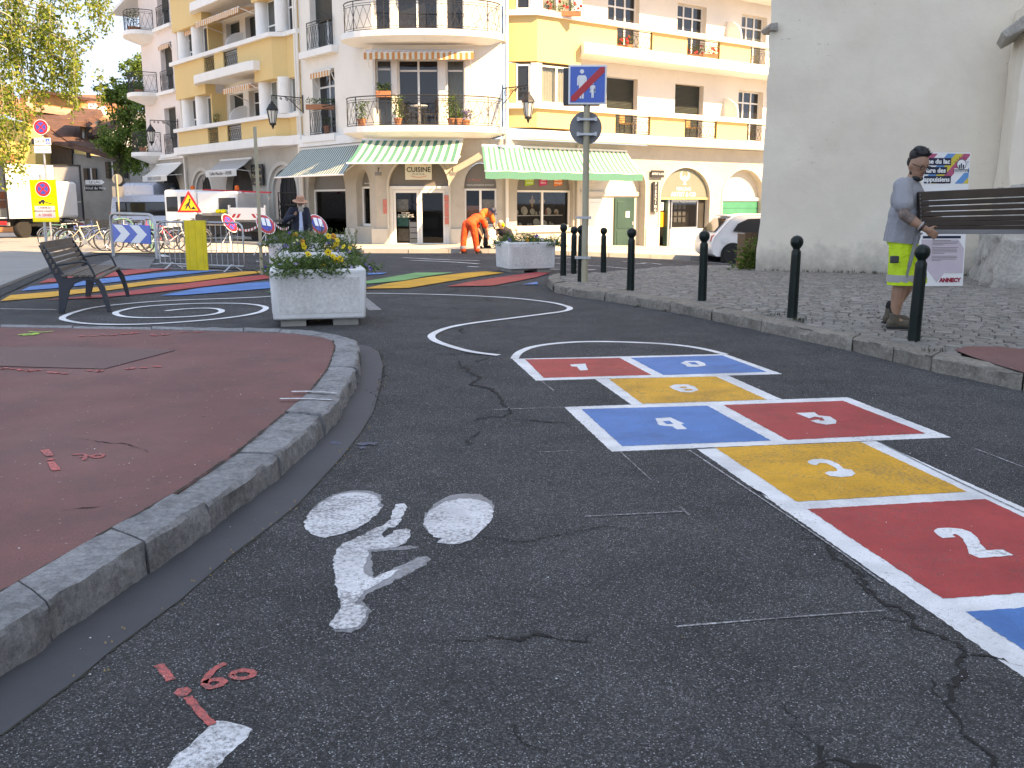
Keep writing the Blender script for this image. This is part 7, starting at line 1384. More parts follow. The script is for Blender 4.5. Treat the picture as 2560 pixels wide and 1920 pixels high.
BK = [(-13.4, 30.6, 12, .06, 'bike_cream', 'cream bicycle with a front basket, front of the parked cluster'), (-11.9, 30.2, 170, -.05, 'bike_black', 'black bicycle just left of the steel hoop'), (-10.55, 29.9, 8, .04, 'bike_white', 'pale bicycle showing under the chevron board'), (-12.6, 31.4, 205, .08, 'bike_green', 'green bicycle leaning in the middle of the cluster'), (-14.2, 32.0, 25, -.06, 'bike_blue', 'dark blue bicycle leaning behind the cream one'), (-11.6, 31.8, 190, .05, 'bike_red', 'red bicycle behind the steel hoop'), (-13.0, 33.4, 160, -.08, 'bike_white', 'white bicycle at the back of the cluster'), (-15.6, 33.6, 175, .03, 'bike_green', 'green bicycle behind the tow-away notice'), (-17.2, 37.6, 10, .03, 'bike_white', 'white bicycle standing alone beside the truck'), (-11.0, 32.6, 20, .07, 'bike_black', 'black bicycle at the right rear of the cluster')]
bp0 = None
for (x, y, a, ln, cm, lab) in BK:
    off = .05 if y < 33 else 0
    if bp0 is None: bp0 = bike_proto(); c = bp0
    else: c = copy_tree(bp0)
    c.location = (x, y, zt(x, y) + .03); c.rotation_euler = (ln, 0, radians(a)); c['label'] = lab; c['group'] = 'bicycles parked beside the hoop'
    for k in kids(c):
        if k.name.startswith('frame'): k.material_slots[0].link = 'OBJECT'; k.material_slots[0].material = MATS[cm]
rk_ = thing('bicycle_rack', 'green-grey looped bicycle stand among the bicycles', 'bicycle rack', (-12.4, 30.9, zt(-12.4, 30.9))); m = MB(); m.tube([(.35 * cos(a), .1 * sin(a * 2), .75 + .3 * sin(a)) for a in [2 * pi * i / 24 for i in range(24)]], .022, 6, closed=True); m.build('loop', 'bike_green', rk_, smooth=60); m = MB(); m.tube([(.9, 0, 0), (.9, 0, 1.0)], .03, 8); m.tube([(.96, .05, 0), (.96, .05, .9)], .03, 8); m.build('stem', 'bike_green', rk_, smooth=60)

# ------------------------------------------------------------ vehicles
M('tail_red', (.55, .02, .02), .3, .1); M('van_silver', (.40, .43, .50), .3, .03, 1., metal=.3); M('tyre', (.018, .018, .019), .8, .2); M('van_blue', (.36, .42, .52), .3, .03, 1., metal=.2)
def wheel(T, r, w, parent, hub='metal_galv', name='wheel', spokes=0):
    Tx = T @ Matrix.Rotation(pi / 2, 4, 'X'); m = MB(Tx); m.lathe([(r * .62, -w / 2), (r * .93, -w / 2), (r, -w * .3), (r, w * .3), (r * .93, w / 2), (r * .62, w / 2)], 28); o = m.build(name, 'tyre', parent, smooth=40); h = MB(Tx)
    if spokes:
        h.lathe([(r * .64, w * .30), (r * .64, w * .46), (r * .57, w * .46), (r * .57, w * .30)], 28); h.lathe([(r * .12, w * .25), (r * .15, w * .42), (r * .05, w * .45)], 16)
        for k in range(spokes): a = 2 * pi * k / spokes; h.bar((r * .1 * cos(a), r * .1 * sin(a), w * .40), (r * .6 * cos(a), r * .6 * sin(a), w * .42), r * .055, w * .1)
        b = MB(Tx); b.lathe([(.01, w * .1), (r * .6, w * .12)], 24); b.build('brake_disc', 'black', o)
    else: h.lathe([(.02, w * .46), (r * .3, w * .44), (r * .6, w * .36), (r * .62, w * .2)], 20)
    h.build('rim', hub, o, smooth=40); return o
def loft(name, secs, mat, parent, smooth=35):
    """body from cross-sections: each a list of (x, y, z) with equal length"""
    m = MB(); n = len(secs[0]); vs = [p for s in secs for p in s]; fs = [(i * n + k, i * n + (k + 1) % n, (i + 1) * n + (k + 1) % n, (i + 1) * n + k) for i in range(len(secs) - 1) for k in range(n)] + [tuple(range(n))[::-1], tuple(range((len(secs) - 1) * n, len(secs) * n))]
    return m.add(vs, fs).build(name, mat, parent, smooth=smooth)
# small white hatchback behind the church corner (rear to the left)
cw = G(1816, 658); car = thing('parked_car', 'small white hatchback parked on the road beyond the church corner', 'car', V((cw.x + 1.12, cw.y + .78, zt(7.5, 29.5))), radians(8))
prof = [(-1.72, .35), (-1.76, .60), (-1.70, .82), (-1.55, .98), (-1.25, 1.28), (-1.05, 1.42), (-.6, 1.48), (.1, 1.47), (.45, 1.38), (.95, 1.02), (1.5, .90), (1.75, .72), (1.78, .40), (1.70, .26), (-1.6, .26)]
secs = []
for y, k, dz in ((-.79, .90, 0), (-.81, .97, .0), (-.80, 1., 0), (-.62, 1.0, .012), (0, 1.0, .03), (.62, 1.0, .012), (.80, 1., 0), (.81, .97, 0), (.79, .90, 0)):
    s = []
    for x, z in prof:
        tum = max(0, z - .85) * .28; yy = y - (1 if y > 0 else -1 if y < 0 else 0) * tum * abs(y) / .8; s.append((x * (1 - (1 - k) * .12), yy, z + (dz if z > .5 else 0)))
    secs.append(s)
loft('body', secs, 'white_vehicle', car, 50)
def carwin(P, name='side_window', mat='glass'):
    return MB().prism(P, (0, -.012, 0)).build(name, mat, car)
def wy(z): return -.81 + max(0, z - .85) * .28 - .008
MB().add([(x, wy(z), z) for x, z in ((-1.12, 1.0), (-.95, 1.22), (-.62, 1.36), (.05, 1.38), (.38, 1.28), (.78, .98), (.2, .95), (-.7, .96))], [tuple(range(8))]).build('side_window', 'glass', car)
for x in (-1.12, 1.15):
    ar = MB(); ar.disc((x, -.822, .30), .37, n=28, th=.004); ar.build('wheel_arch', 'black', car); wheel(Matrix.Translation((x, -.75, .30)), .30, .18, car, 'white_vehicle', spokes=20); wheel(Matrix.Translation((x, .72, .30)), .30, .18, car)
m = MB(); m.prism([(-1.74, -.66, .70), (-1.70, -.66, .86), (-1.60, -.72, .92), (-1.60, -.76, .72)], (0, .10, 0)); m.build('tail_light', 'tail_red', car); m = MB(); m.prism([(-1.60, -.55, .98), (-1.60, .55, .98), (-1.24, .50, 1.36), (-1.24, -.50, 1.36)], (-.02, 0, .012)); m.build('rear_window', 'glass', car); m = MB(); m.bar((.55, -.82, .86), (.62, -.92, .92), .12, .10); m.build('wing_mirror', 'white_vehicle', car, bevel=.03); m = MB(); m.disc((-1.35, -.818, .75), .085, n=20, th=.003); m.build('fuel_cap', 'white_plain', car); m = MB(); m.box(-1.22, -.48, 1.43, -1.0, .48, 1.47); m.build('spoiler', 'white_vehicle', car, bevel=.01); m = MB(); m.box(-.35, -.818, .72, -.2, -.812, .745); m.build('door_handle', 'chrome', car)
# box truck with open rear, at the left edge
gz = lambda x, y: zt(x, y)
tk = thing('box_truck', 'box truck with open rear showing stacked crates at the left edge', 'truck', (-24.35, 45.2, gz(-22, 45)), radians(-15))
bxm = MB(); W2, L_, z0, z1 = 1.25, 3.1, .95, 3.45
bxm.box(-W2, .0, z0, -W2 + .06, L_, z1); bxm.box(W2 - .06, .0, z0, W2, L_, z1); bxm.box(-W2 + .061, .0, z1 - .06, W2 - .061, L_, z1 - .001); bxm.box(-W2 + .061, .0, z0 + .001, W2 - .061, L_, z0 + .06); bxm.box(-W2 + .061, L_ - .05, z0 + .061, W2 - .061, L_ - .001, z1 - .061); bxm.build('cargo_box', 'white_vehicle', tk)
m = MB(); m.box(-W2 - .01, -.06, z0, -W2 + .08, -.001, z1); m.box(W2 - .08, -.06, z0, W2 + .01, -.001, z1); m.box(-W2 + .081, -.06, z1 - .10, W2 - .081, -.001, z1); m.build('rear_frame', 'black', tk)
m = MB(); m.box(W2 + .03, -.05, z0, W2 + .09, 1.3, z1); m.build('open_door', 'white_vehicle', tk); m = MB(); m.box(-.95, .3, .55, .95, 4.6, .94); m.build('chassis', 'black', tk); m = MB(); m.box(-1.2, -.05, .62, 1.2, .05, .78); m.build('bumper', 'grey_mid', tk)
for x in (-.9, .9): m = MB(); m.box(x - .22, -.08, .66, x + .22, -.055, .84); m.build('tail_light', 'tail_red', tk)
for x in (-1.0, 1.0):
    for y in (1.0, 4.0): wheel(Matrix.Translation((x, y, .45)) @ Matrix.Rotation(pi / 2, 4, 'Z'), .45, .3, tk)
m = MB(); m.box(-1.1, L_ + .1, .9, 1.1, L_ + 1.8, 2.7); m.build('cab', 'white_vehicle', tk, bevel=.15)
crate0 = None
for i, (x, y, z, c) in enumerate(((-.8, .9, 1.02, 'wood'), (-.15, 1.0, 1.02, 'pale'), (-.8, .9, 1.42, 'red'), (-.15, 1.0, 1.42, 'brown'), (-.75, .95, 1.82, 'dusky'), (-.2, 1.0, 1.82, 'rust'))):
    p = Matrix.Translation(tk.location) @ Matrix.Rotation(radians(-15), 4, 'Z') @ V((x, y, z)); t = thing('crate', {'wood': 'lower left wooden crate inside the box truck', 'pale': 'lower right pale crate inside the box truck', 'red': 'red crate in the middle of the truck stack', 'brown': 'brown crate in the middle of the truck stack', 'dusky': 'upper left reddish crate in the truck stack', 'rust': 'upper right rust-coloured crate in the truck stack'}[c], 'crate', p, radians(-15)); mt = M('crate_' + c, {'wood': (.38, .28, .17), 'pale': (.5, .44, .34), 'red': (.35, .06, .05), 'brown': (.28, .12, .07), 'dusky': (.36, .18, .13), 'rust': (.40, .14, .07)}[c], .8, .2, 7.)
    for k in range(3): MB().box(-.29, -.3, .02 + .12 * k, .29, -.28, .11 + .12 * k).build('slat', mt, t)
    MB().box(-.28, -.279, .0, .28, .3, .36).build('tub', mt, t)
# second truck: one rear door white, one greyed to stand for shade, bottle emblem
t2 = thing('delivery_truck', 'tall white delivery truck with a rear door greyed for shade, marked by a small white emblem', 'truck', (-23.3, 49.9, gz(-20, 46)), radians(24)); m = MB(); m.box(-1.25, .05, .8, 1.25, 6.5, 3.55); m.build('cargo_box', 'white_vehicle', t2, bevel=.03); m = MB(); m.box(-1.22, -.02, .85, .02, .04, 3.45); m.build('rear_door', 'white_vehicle', t2); m = MB(); m.box(.04, -.02, .85, 1.2, .04, 3.45); gdo = m.build('rear_door', M('door_shade_grey', (.24, .24, .25), .5, .06), t2); gdo['label'] = 'grey rear door'
m = MB(); m.box(1.2, -.08, .75, 1.30, .04, 3.58); m.box(-1.3, -.08, 3.5, 1.199, .04, 3.58); m.build('door_frame', 'black', t2); m = MB(); m.disc((.35, -.028, 2.05), .11, n=16, th=.004); m.disc((.43, -.028, 2.16), .06, n=12, th=.006); m.box(.2, -.028, 1.86, .6, -.022, 1.89); m.build('emblem', 'white_print', gdo); m = MB(); m.bar((.1, -.03, 1.6), (1.18, -.03, 1.72), .02, .05); m.build('lock_bar', 'sign_cream', gdo); m = MB(); m.box(-1.25, -.15, .6, 1.25, .0, .74); m.build('bumper', 'white_plain', t2)
for x in (-.95, .95): wheel(Matrix.Translation((x, 1.2, .42)) @ Matrix.Rotation(pi / 2, 4, 'Z'), .42, .28, t2); m = MB(); m.box(x - .25, -.17, .5, x + .25, -.151, .64); m.build('tail_light', 'tail_red', t2)
def van(name, label, loc, rz, L, W, Hh, mat, win=True, tall=False):
    t = thing(name, label, 'van', loc, rz); pr_ = [(0, .3), (0, Hh * .55), (.12, Hh - .12), (.3, Hh), (L * .62, Hh), (L * .80, Hh * .62), (L * .98, Hh * .48), (L, .35)]; secs = []
    for y, k in ((-W / 2, .96), (-W / 2 + .03, 1.), (-W / 2 + .2, 1.02), (W / 2 - .2, 1.02), (W / 2 - .03, 1.), (W / 2, .96)): secs.append([(x, y * (1 - max(0, z - Hh * .5) * .06), z * (k if z > 1 else 1)) for x, z in pr_])
    loft('body', secs, mat, t, 40)
    if win: m = MB(); m.box(.25, -W / 2 - .012, Hh * .55, L * .55, -W / 2 + .09, Hh * .86); m.build('side_window', 'glass', t, bevel=.04); m = MB(); m.box(L * .57, -W / 2 - .012, Hh * .55, L * .72, -W / 2 + .09, Hh * .82); m.build('side_window', 'glass', t)
    for x in (L * .2, L * .8):
        for y in (-W / 2 + .08, W / 2 - .08): wheel(Matrix.Translation((x, y, .34)), .34, .22, t)
    for y in (-W / 2 + .02, W / 2 - .12): m = MB(); m.box(-.02, y, Hh * .36, .06, y + .10, Hh * .62); m.build('tail_light', 'tail_red', t)
    return t
van('van', 'tall pale blue panel van behind the delivery truck', (-19.0, 49.5, gz(-19, 49)), radians(75), 5.4, 2.0, 2.65, 'van_blue', False)
van('van', 'silver van with dark side windows behind the bicycles', (-18.1, 44.2, gz(-18, 44)), radians(16), 4.6, 1.9, 1.98, 'van_silver')
t = thing('refrigerated_truck', 'white refrigerated truck with a black-vented cooling unit behind the silver van', 'truck', (-20.6, 50.5, gz(-20, 50)), radians(12)); m = MB(); m.box(.6, 0, .8, 5.2, 2.2, 2.35); m.build('cargo_box', 'white_vehicle', t); m = MB(); m.box(.62, -.35, 2.0, 3.1, -.002, 2.5); cu = m.build('cooling_unit', 'white_vehicle', t, bevel=.08)
for x in (.95, 1.55, 2.45): m = MB(); m.box(x, -.37, 2.12, x + .5, -.345, 2.38); m.build('vent', 'black', cu, bevel=.05)
for x in (1.4, 4.4): wheel(Matrix.Translation((x, .15, .4)), .4, .25, t)
# tipper truck
tp = thing('tipper_truck', 'white crew-cab tipper truck with red and white hazard panels on its dropside bed', 'truck', (-11.75, 38.9, gz(-12, 38)), radians(-20))
m = MB(); m.box(-2.6, 0, .45, -1.05, 1.9, 2.12); cbo_ = m.build('cab', 'white_vehicle', tp, bevel=.12, seg=3); m = MB(); m.box(-1.75, -.015, 1.25, -1.25, .02, 1.85); m.build('cab_window', 'glass', cbo_, bevel=.04); m = MB(); m.box(-2.62, .1, 1.2, -2.3, 1.8, 1.9); m.build('windscreen', 'glass', cbo_, bevel=.05); m = MB(); m.box(-2.45, -.015, 1.25, -1.9, .02, 1.85); m.build('cab_window', 'glass', cbo_, bevel=.04)
m = MB(); m.box(-1.0, .05, .7, .9, 1.85, 2.05); m.build('rear_cab', 'white_vehicle', tp, bevel=.08); m = MB(); m.box(.05, .03, 1.35, .85, .06, 1.8); m.build('mesh_window', 'dark_grey', tp, bevel=.05)
for x, mt in ((-1.6, 'orange'), (.55, 'orange')): m = MB(); m.lathe([(.09, 0), (.09, .12), (.06, .18), (.01, .19)], 12, (x, .6, 2.1)); m.build('beacon', mt, tp, smooth=50)
M('hazard_red', (.60, .03, .04), .5); bed = MB(); bed.box(.85, -.42, .95, 2.55, -.37, 1.42); bdo = bed.build('dropside', 'white_vehicle', tp, bevel=.01); m = MB(); m.box(.85, -.36, .86, 2.55, 1.6, .95); m.build('bed', 'grey_mid', tp)
for x0, sg_ in ((.95, 1), (2.0, -1)):
    for k in range(2): x = x0 + .22 * k; m = MB(); m.prism([(x, -.425, 1.03), (x + .12, -.425, 1.03), (x + .12 + sg_ * .12, -.425, 1.18), (x + sg_ * .12, -.425, 1.18)], (0, -.004, 0)); m.build('hazard_stripe', 'hazard_red', bdo)
for x in (.87, 2.52): m = MB(); m.box(x - .03, -.45, .9, x + .03, -.36, 1.52); m.build('corner_post', 'white_plain', tp)
m = MB(); m.box(-1.0, -.1, .75, .8, .0, 1.15); m.build('tool_locker', 'dark_grey', tp); m = MB(); m.box(-.5, -.3, 1.1, .75, -.05, 1.2); m.build('tool_tray', 'grey_mid', tp)
for x, c in ((.2, 'yellow_sign'), (.45, 'yellow_sign'), (.0, 'white_plain')): m = MB(); m.ball((x, -.2, 1.27), (.14, .1, .09)); m.build('tool', c, tp)
m = MB(); m.box(-2.4, .1, .35, 2.4, 1.7, .75); m.build('chassis', 'black', tp); m = MB(); m.box(.9, -.40, .5, 2.5, -.3, .85); m.build('side_skirt', 'black', tp)
m = MB(); m.bar((-1.0, .5, 2.12), (2.2, .5, 2.0), .08, .06); m.build('ladder_rack', 'hazard_red', tp)
for x in (-1.9, 1.9): wheel(Matrix.Translation((x, .05, .36)), .36, .25, tp)

# ------------------------------------------------------------ old houses behind
def mat_tiles(name, a, b):
    m, t, p, oc = base(name, .85, 0, .3); sep = nd(t, 'ShaderNodeSeparateXYZ'); t.links.new(oc, sep.inputs[0]); n = noi(t, oc, 1.1, 6, .7); n2 = noi(t, oc, 14., 4, .7)
    c = ramp(t, n, [(.3, a), (.7, b)]); c = mixc(t, .7, c, ramp(t, n2, [(.3, .6), (.7, 1.3)]), 'MULTIPLY')
    row = mth(t, 'FRACT', mth(t, 'MULTIPLY', sep.outputs[2], 5.)); c = mixc(t, .6, c, ramp(t, row, [(0., .45), (.2, 1.05)]), 'MULTIPLY'); t.links.new(c, p.inputs['Base Color']); bump(t, p, row, .7, .05); MATS[name] = m
mat_tiles('tiles_brown', (.075, .042, .034), (.17, .085, .062)); mat_tiles('tiles_red', (.26, .10, .055), (.40, .17, .09)); M('house_grey', (.26, .25, .23), .9, .15, .8, .3, 20, dirt=.35); M('house_yellow', (.72, .48, .16), .9, .10, .8, .2, 20, dirt=.2); M('house_white', (.55, .53, .50), .9, .08, 1., dirt=.2); M('gable_wood', (.55, .24, .075), .8, .22, 2.2, .3, 30); M('wood_dark', (.07, .045, .03), .85, .25, 5.); M('house_orange', (.55, .22, .09), .9, .12, 1., dirt=.2)
def Apt(pts, Y): return [AT(u, v, Y) for u, v in pts]
def slab(P, d, name, mat, parent): return MB().prism(P, d).build(name, mat, parent)
h1 = thing('old_house', 'grey rendered old house with a long brown tiled roof and shuttered windows', 'house', AT(240, 560, 60), world=True)
slab(Apt([(150, 380), (322, 400), (335, 580), (150, 580)], 60), (0, 8, 0), 'wall', 'house_grey', h1)
slab([AT(60, 285, 66), AT(208, 290, 66), AT(238, 320, 64.5), AT(332, 412, 59.4), AT(180, 372, 59.4), AT(172, 366, 59.4)], (.0, .1, .25), 'roof', 'tiles_brown', h1); slab([AT(60, 285, 66), AT(172, 368, 59.3), AT(128, 360, 59.3), AT(78, 300, 62)], (0, .1, .2), 'roof', 'tiles_brown', h1); slab(Apt([(128, 362), (178, 372), (180, 420), (128, 420)], 59.8), (0, .4, 0), 'timber_panel', 'wood_dark', h1)
slab([AT(60, 262, 66.2), AT(208, 285, 66.2), AT(215, 296, 65.5), AT(70, 276, 65.0)], (0, .1, .2), 'roof', M('tiles_pink', (.42, .22, .15), .85, .2, 2.), h1)
for (u0, v0, u1, v1) in ((213, 421, 240, 452), (268, 405, 292, 446), (217, 373, 224, 394), (311, 412, 317, 445)):
    a, b = AT(u0, v1, 59.93), AT(u1, v0, 59.93); m = MB(); m.box(a.x, a.y - .05, a.z, b.x, a.y + .1, b.z); o = m.build('window', 'black', h1); 
    if u1 - u0 > 15: ww = (b.x - a.x) * .3; m = MB(); m.box(a.x - .02, a.y - .12, a.z, a.x + ww, a.y - .06, b.z); m.build('shutter', 'wood_dark', o); m = MB(); m.box(b.x - ww, a.y - .12, a.z, b.x + .02, a.y - .06, b.z); m.build('shutter', 'wood_dark', o); m = MB(); m.box((a.x + b.x) / 2 - .03 + ww * .3, a.y - .09, a.z, (a.x + b.x) / 2 + .05 + ww * .3, a.y - .06, b.z); m.build('curtain', 'house_white', o)
dm = slab([AT(150, 298, 60.5), AT(214, 303, 60.5), AT(222, 318, 60.4), AT(160, 312, 60.)], (0, 2.4, .9), 'dormer_roof', 'tiles_brown', h1); slab(Apt([(200, 316), (217, 316), (217, 350), (203, 352)], 61.0), (0, 2, 0), 'dormer', 'wood_dark', h1); slab(Apt([(206, 322), (211, 322), (211, 348), (206, 348)], 60.95), (0, .03, 0), 'dormer_window', 'glass_pale', h1)
slab([AT(228, 322, 61), AT(278, 312, 61), AT(276, 334, 60.5), AT(232, 338, 60.5)], (0, 1.6, .5), 'dormer_roof', 'tiles_brown', h1); slab(Apt([(234, 338), (260, 336), (260, 350), (234, 352)], 61.5), (0, 1, 0), 'dormer', 'wood_dark', h1)
h2 = thing('old_house', 'orange timber-clad gable rising above the brown roofs', 'house', AT(130, 420, 70), world=True); slab(Apt([(62, 268), (82, 228), (202, 247), (205, 286), (120, 300), (62, 420)], 70), (0, 6, 0), 'gable_wall', 'gable_wood', h2); slab([AT(56, 275, 69.8), AT(80, 222, 69.8), AT(86, 225, 69.8), AT(64, 278, 69.8)], (0, .5, .0), 'barge_board', 'house_white', h2); slab([AT(80, 222, 69.6), AT(203, 243, 69.6), AT(203, 249, 69.6), AT(82, 229, 69.6)], (0, 6.5, .3), 'roof', 'tiles_brown', h2); slab(Apt([(151, 278), (155, 266), (160, 278)], 69.9), (0, .2, 0), 'vent', 'black', h2); slab([AT(52, 236, 72), AT(80, 222, 72), AT(70, 250, 72), AT(40, 300, 72)], (0, 4, 0), 'roof', 'tiles_red', h2)
h3 = thing('old_house', 'white gabled house with two white chimneys and a pale brown roof', 'house', AT(240, 480, 66), world=True); slab(Apt([(205, 285), (208, 277), (268, 312), (275, 330), (275, 420), (205, 420)], 68.0), (0, 5, 0), 'gable_wall', 'house_white', h3); r3 = slab([AT(203, 275, 67.6), AT(212, 269, 70.5), AT(285, 290, 70.5), AT(300, 306, 67.6), AT(272, 312, 67.6)], (0, .1, .22), 'roof', M('tiles_tan', (.34, .20, .11), .85, .25, 2.), h3)
for (u0, v0, u1, v1) in ((222, 257, 236, 284), (246, 264, 259, 290)): a, b = AT(u0, v1, 69.2), AT(u1, v0, 69.2); m = MB(); m.box(a.x, a.y, a.z, b.x, a.y + .5, b.z); o = m.build('chimney', 'white_render', r3); m = MB(); m.box(a.x - .05, a.y - .05, b.z, b.x + .05, a.y + .55, b.z + .08); m.build('chimney_cap', 'terracotta', h3)
m = MB(); c = AT(251, 311, 67.9); m.disc(tuple(c), .18, n=16, th=.05); m.build('round_window', 'black', h3)
h4 = thing('old_house', 'distant house with a bright red tiled roof behind the chimneys', 'house', AT(250, 480, 85), world=True); slab([AT(200, 243, 90), AT(300, 246, 90), AT(320, 275, 84), AT(205, 272, 84)], (0, .1, .25), 'roof', 'tiles_red', h4); slab(Apt([(205, 274), (330, 276), (330, 480), (205, 480)], 84.5), (0, 5, 0), 'wall', 'house_grey', h4)
h5 = thing('old_house', 'sunlit yellow and orange rendered house at the left edge under the foliage', 'house', AT(40, 560, 58), world=True); slab(Apt([(-260, 260), (30, 300), (88, 360), (92, 580), (-260, 580)], 58), (0, 8, 0), 'wall', 'house_yellow', h5); slab(Apt([(-260, 330), (36, 385), (36, 580), (-260, 580)], 57.9), (0, .05, 0), 'lower_wall', 'house_orange', h5)
slab([AT(-260, 200, 62), AT(10, 226, 62), AT(84, 300, 57.3), AT(92, 318, 57.3), AT(30, 288, 57.3), AT(-260, 262, 57.3)], (0, .2, .3), 'roof', 'tiles_red', h5); o = slab(Apt([(78, 346), (88, 346), (88, 360), (78, 360)], 57.9), (0, .1, 0), 'window', 'black', h5); o = slab(Apt([(8, 388), (16, 388), (16, 410), (8, 410)], 57.85), (0, .1, 0), 'window', 'wood_dark', h5)
h6 = thing('old_house', 'low dun rendered house end beside the corner building', 'house', AT(350, 560, 64), world=True); slab(Apt([(318, 412), (372, 420), (372, 580), (318, 580)], 66), (0, 5, 0), 'wall', M('house_dun', (.20, .165, .13), .9, .15, 1., dirt=.3), h6); slab([AT(300, 382, 70), AT(340, 400, 70), AT(380, 425, 65.5), AT(316, 416, 65.5)], (0, .1, .2), 'roof', 'tiles_brown', h6)
# white cabinet/box standing at left behind signs
# ------------------------------------------------------------ trees
mat_leaf('birch_leaf', [(.14, .22, .03), (.26, .34, .05), (.09, .15, .03), (.38, .38, .08)], .45); mat_leaf('tree_leaf', [(.05, .10, .02), (.10, .18, .03), (.16, .25, .05), (.07, .12, .03)], .35); M('bark', (.10, .08, .06), .9, .3, 8., .6, 20); M('bark_pale', (.38, .35, .30), .85, .25, 8., .4, 20)
def birch():
    rg = random.Random(8); t = thing('birch_tree', 'birch with drooping sunlit foliage hanging into the upper left corner', 'tree', (-26.5, 36.0, zt(-19.5, 36)), world=True); tr = MB(); lf = MB(); b = V((-26.5, 36.0, zt(-19.5, 36)))
    tr.tube([b, b + V((.1, 0, 3)), b + V((-.1, .1, 7)), b + V((.1, 0, 11)), b + V((.2, 0, 15))], [.28, .24, .19, .12, .04], 10)
    tips = [(0, 0, 25.5), (60, 10, 26.5), (110, -10, 26), (160, -30, 26), (225, -10, 27), (30, 60, 25), (90, 80, 26), (140, 60, 27), (175, 120, 26.5), (190, 150, 27), (20, 140, 25), (0, 200, 25), (60, 190, 26), (100, 150, 26.5), (150, 110, 26), (10, 270, 25), (-60, 100, 25), (-80, 200, 25), (40, 90, 27), (170, 90, 27), (185, 175, 26.5), (215, -25, 27), (120, 40, 26), (-40, 30, 26), (75, 120, 27), (160, 190, 27), (0, 330, 25), (30, 300, 25.5), (50, 250, 26), (20, 370, 25)]
    for (u, v, Y) in tips:
        Y += 9.; e = AT(u, v, Y); st = b + V((0, 0, max(8., e.z + rg.uniform(1., 2.6)))); mid = st.lerp(e, .6) + V((0, 0, .9)); pts = smooth_line([st, mid, e + V((.0, 0, .35)), e], 2); tr.tube(pts, [.05 * (1 - i / len(pts)) + .006 for i in range(len(pts))], 5)
        for k in range(9):
            s = pts[int(len(pts) * rg.uniform(.45, .99))] + V((rg.gauss(0, .36), rg.gauss(0, .5), rg.gauss(0, .2))); L = rg.uniform(.5, 1.6); q = [s, s + V((rg.uniform(-.12, .12), rg.uniform(-.1, .1), -L * .5)), s + V((rg.uniform(-.2, .2), rg.uniform(-.1, .1), -L))]; tr.tube(q, [.008, .006, .003], 4)
            for j in range(int(32 * L) + 8):
                f = rg.random(); p = q[0].lerp(q[1], f * 2) if f < .5 else q[1].lerp(q[2], f * 2 - 1); p = p + V((rg.gauss(0, .09), rg.gauss(0, .09), rg.gauss(0, .07))); leaf_quads(lf, p, (rg.uniform(-1, 1), rg.uniform(-1, 1), rg.uniform(-1.2, .3)), rg.uniform(.11, .19), rg.uniform(.06, .11), rg=rg)
    tr.build('trunk', 'bark_pale', t, smooth=60); lf.build('crown', 'birch_leaf', t)
birch()
def tree(name, label, base_, blobs, mat, n, ls, seed, trunk_h):
    rg = random.Random(seed); t = thing(name, label, 'tree', base_, world=True); b = V(base_); tr = MB(); lf = MB(); tr.tube([b, b + V((.1, 0, trunk_h * .5)), b + V((0, .1, trunk_h))], [.28, .22, .12], 9)
    for c, r in blobs:
        c = V(c); tr.tube(smooth_line([b + V((0, 0, trunk_h * .7)), (b + V((0, 0, trunk_h))).lerp(c, .5) + V((0, 0, .3)), c], 1), [.09, .07, .05, .04, .03, .02][:6] if False else .05, 5)
        sub = [c + V((rg.gauss(0, r * .5), rg.gauss(0, r * .5), rg.gauss(0, r * .45))) for _ in range(14)]
        for k in range(n):
            p = rg.choice(sub) + V((rg.gauss(0, r * .17), rg.gauss(0, r * .17), rg.gauss(0, r * .14))); leaf_quads(lf, p, (rg.uniform(-1, 1), rg.uniform(-1, 1), rg.uniform(-1, .4)), ls * rg.uniform(.7, 1.3), ls * rg.uniform(.45, .8), rg=rg)
    tr.build('trunk', 'bark', t, smooth=60); lf.build('crown', mat, t); return t
B3 = lambda u, v, Y, r: (AT(u, v, Y), r)
tree('leafy_tree', 'leafy green tree between the old roofs and the corner building', (-23.2, 58, zt(-23, 58)), [B3(330, 330, 58, 1.5), B3(300, 350, 57, 1.2), B3(345, 280, 58, 1.4), B3(320, 240, 58.5, 1.2), B3(350, 210, 59, 1.1), B3(345, 165, 59, .8), B3(300, 290, 58, 1.1), B3(270, 365, 57, .8), B3(350, 380, 58, 1.2), B3(380, 330, 60, 1.6), B3(330, 400, 58, .7), B3(275, 235, 58, .55), B3(370, 240, 60, 1.3)], 'tree_leaf', 900, .2, 31, 5)
sh = thing('shrub', 'leafy shrub growing at the foot of the church corner', 'shrub', G(1872, 675, KH)); lf = MB(); rg = random.Random(6)
for k in range(700):
    a = rg.random() * 2 * pi; r = abs(rg.gauss(0, .15)); z = rg.random() * (.42 - r * .7) + .02; leaf_quads(lf, (r * cos(a) + (z - .2) * .45, r * sin(a) * .6, max(.01, z + (.28 if rg.random() < .25 else 0))), (cos(a), sin(a), rg.uniform(-.2, .8)), rg.uniform(.06, .11), rg.uniform(.03, .05), rg=rg)
lf.build('foliage', 'tree_leaf', sh); m = MB(); m.tube([(0, 0, -.05), (.1, 0, .3), (.25, 0, .7)], .012, 5); m.build('stem', 'bark', sh)
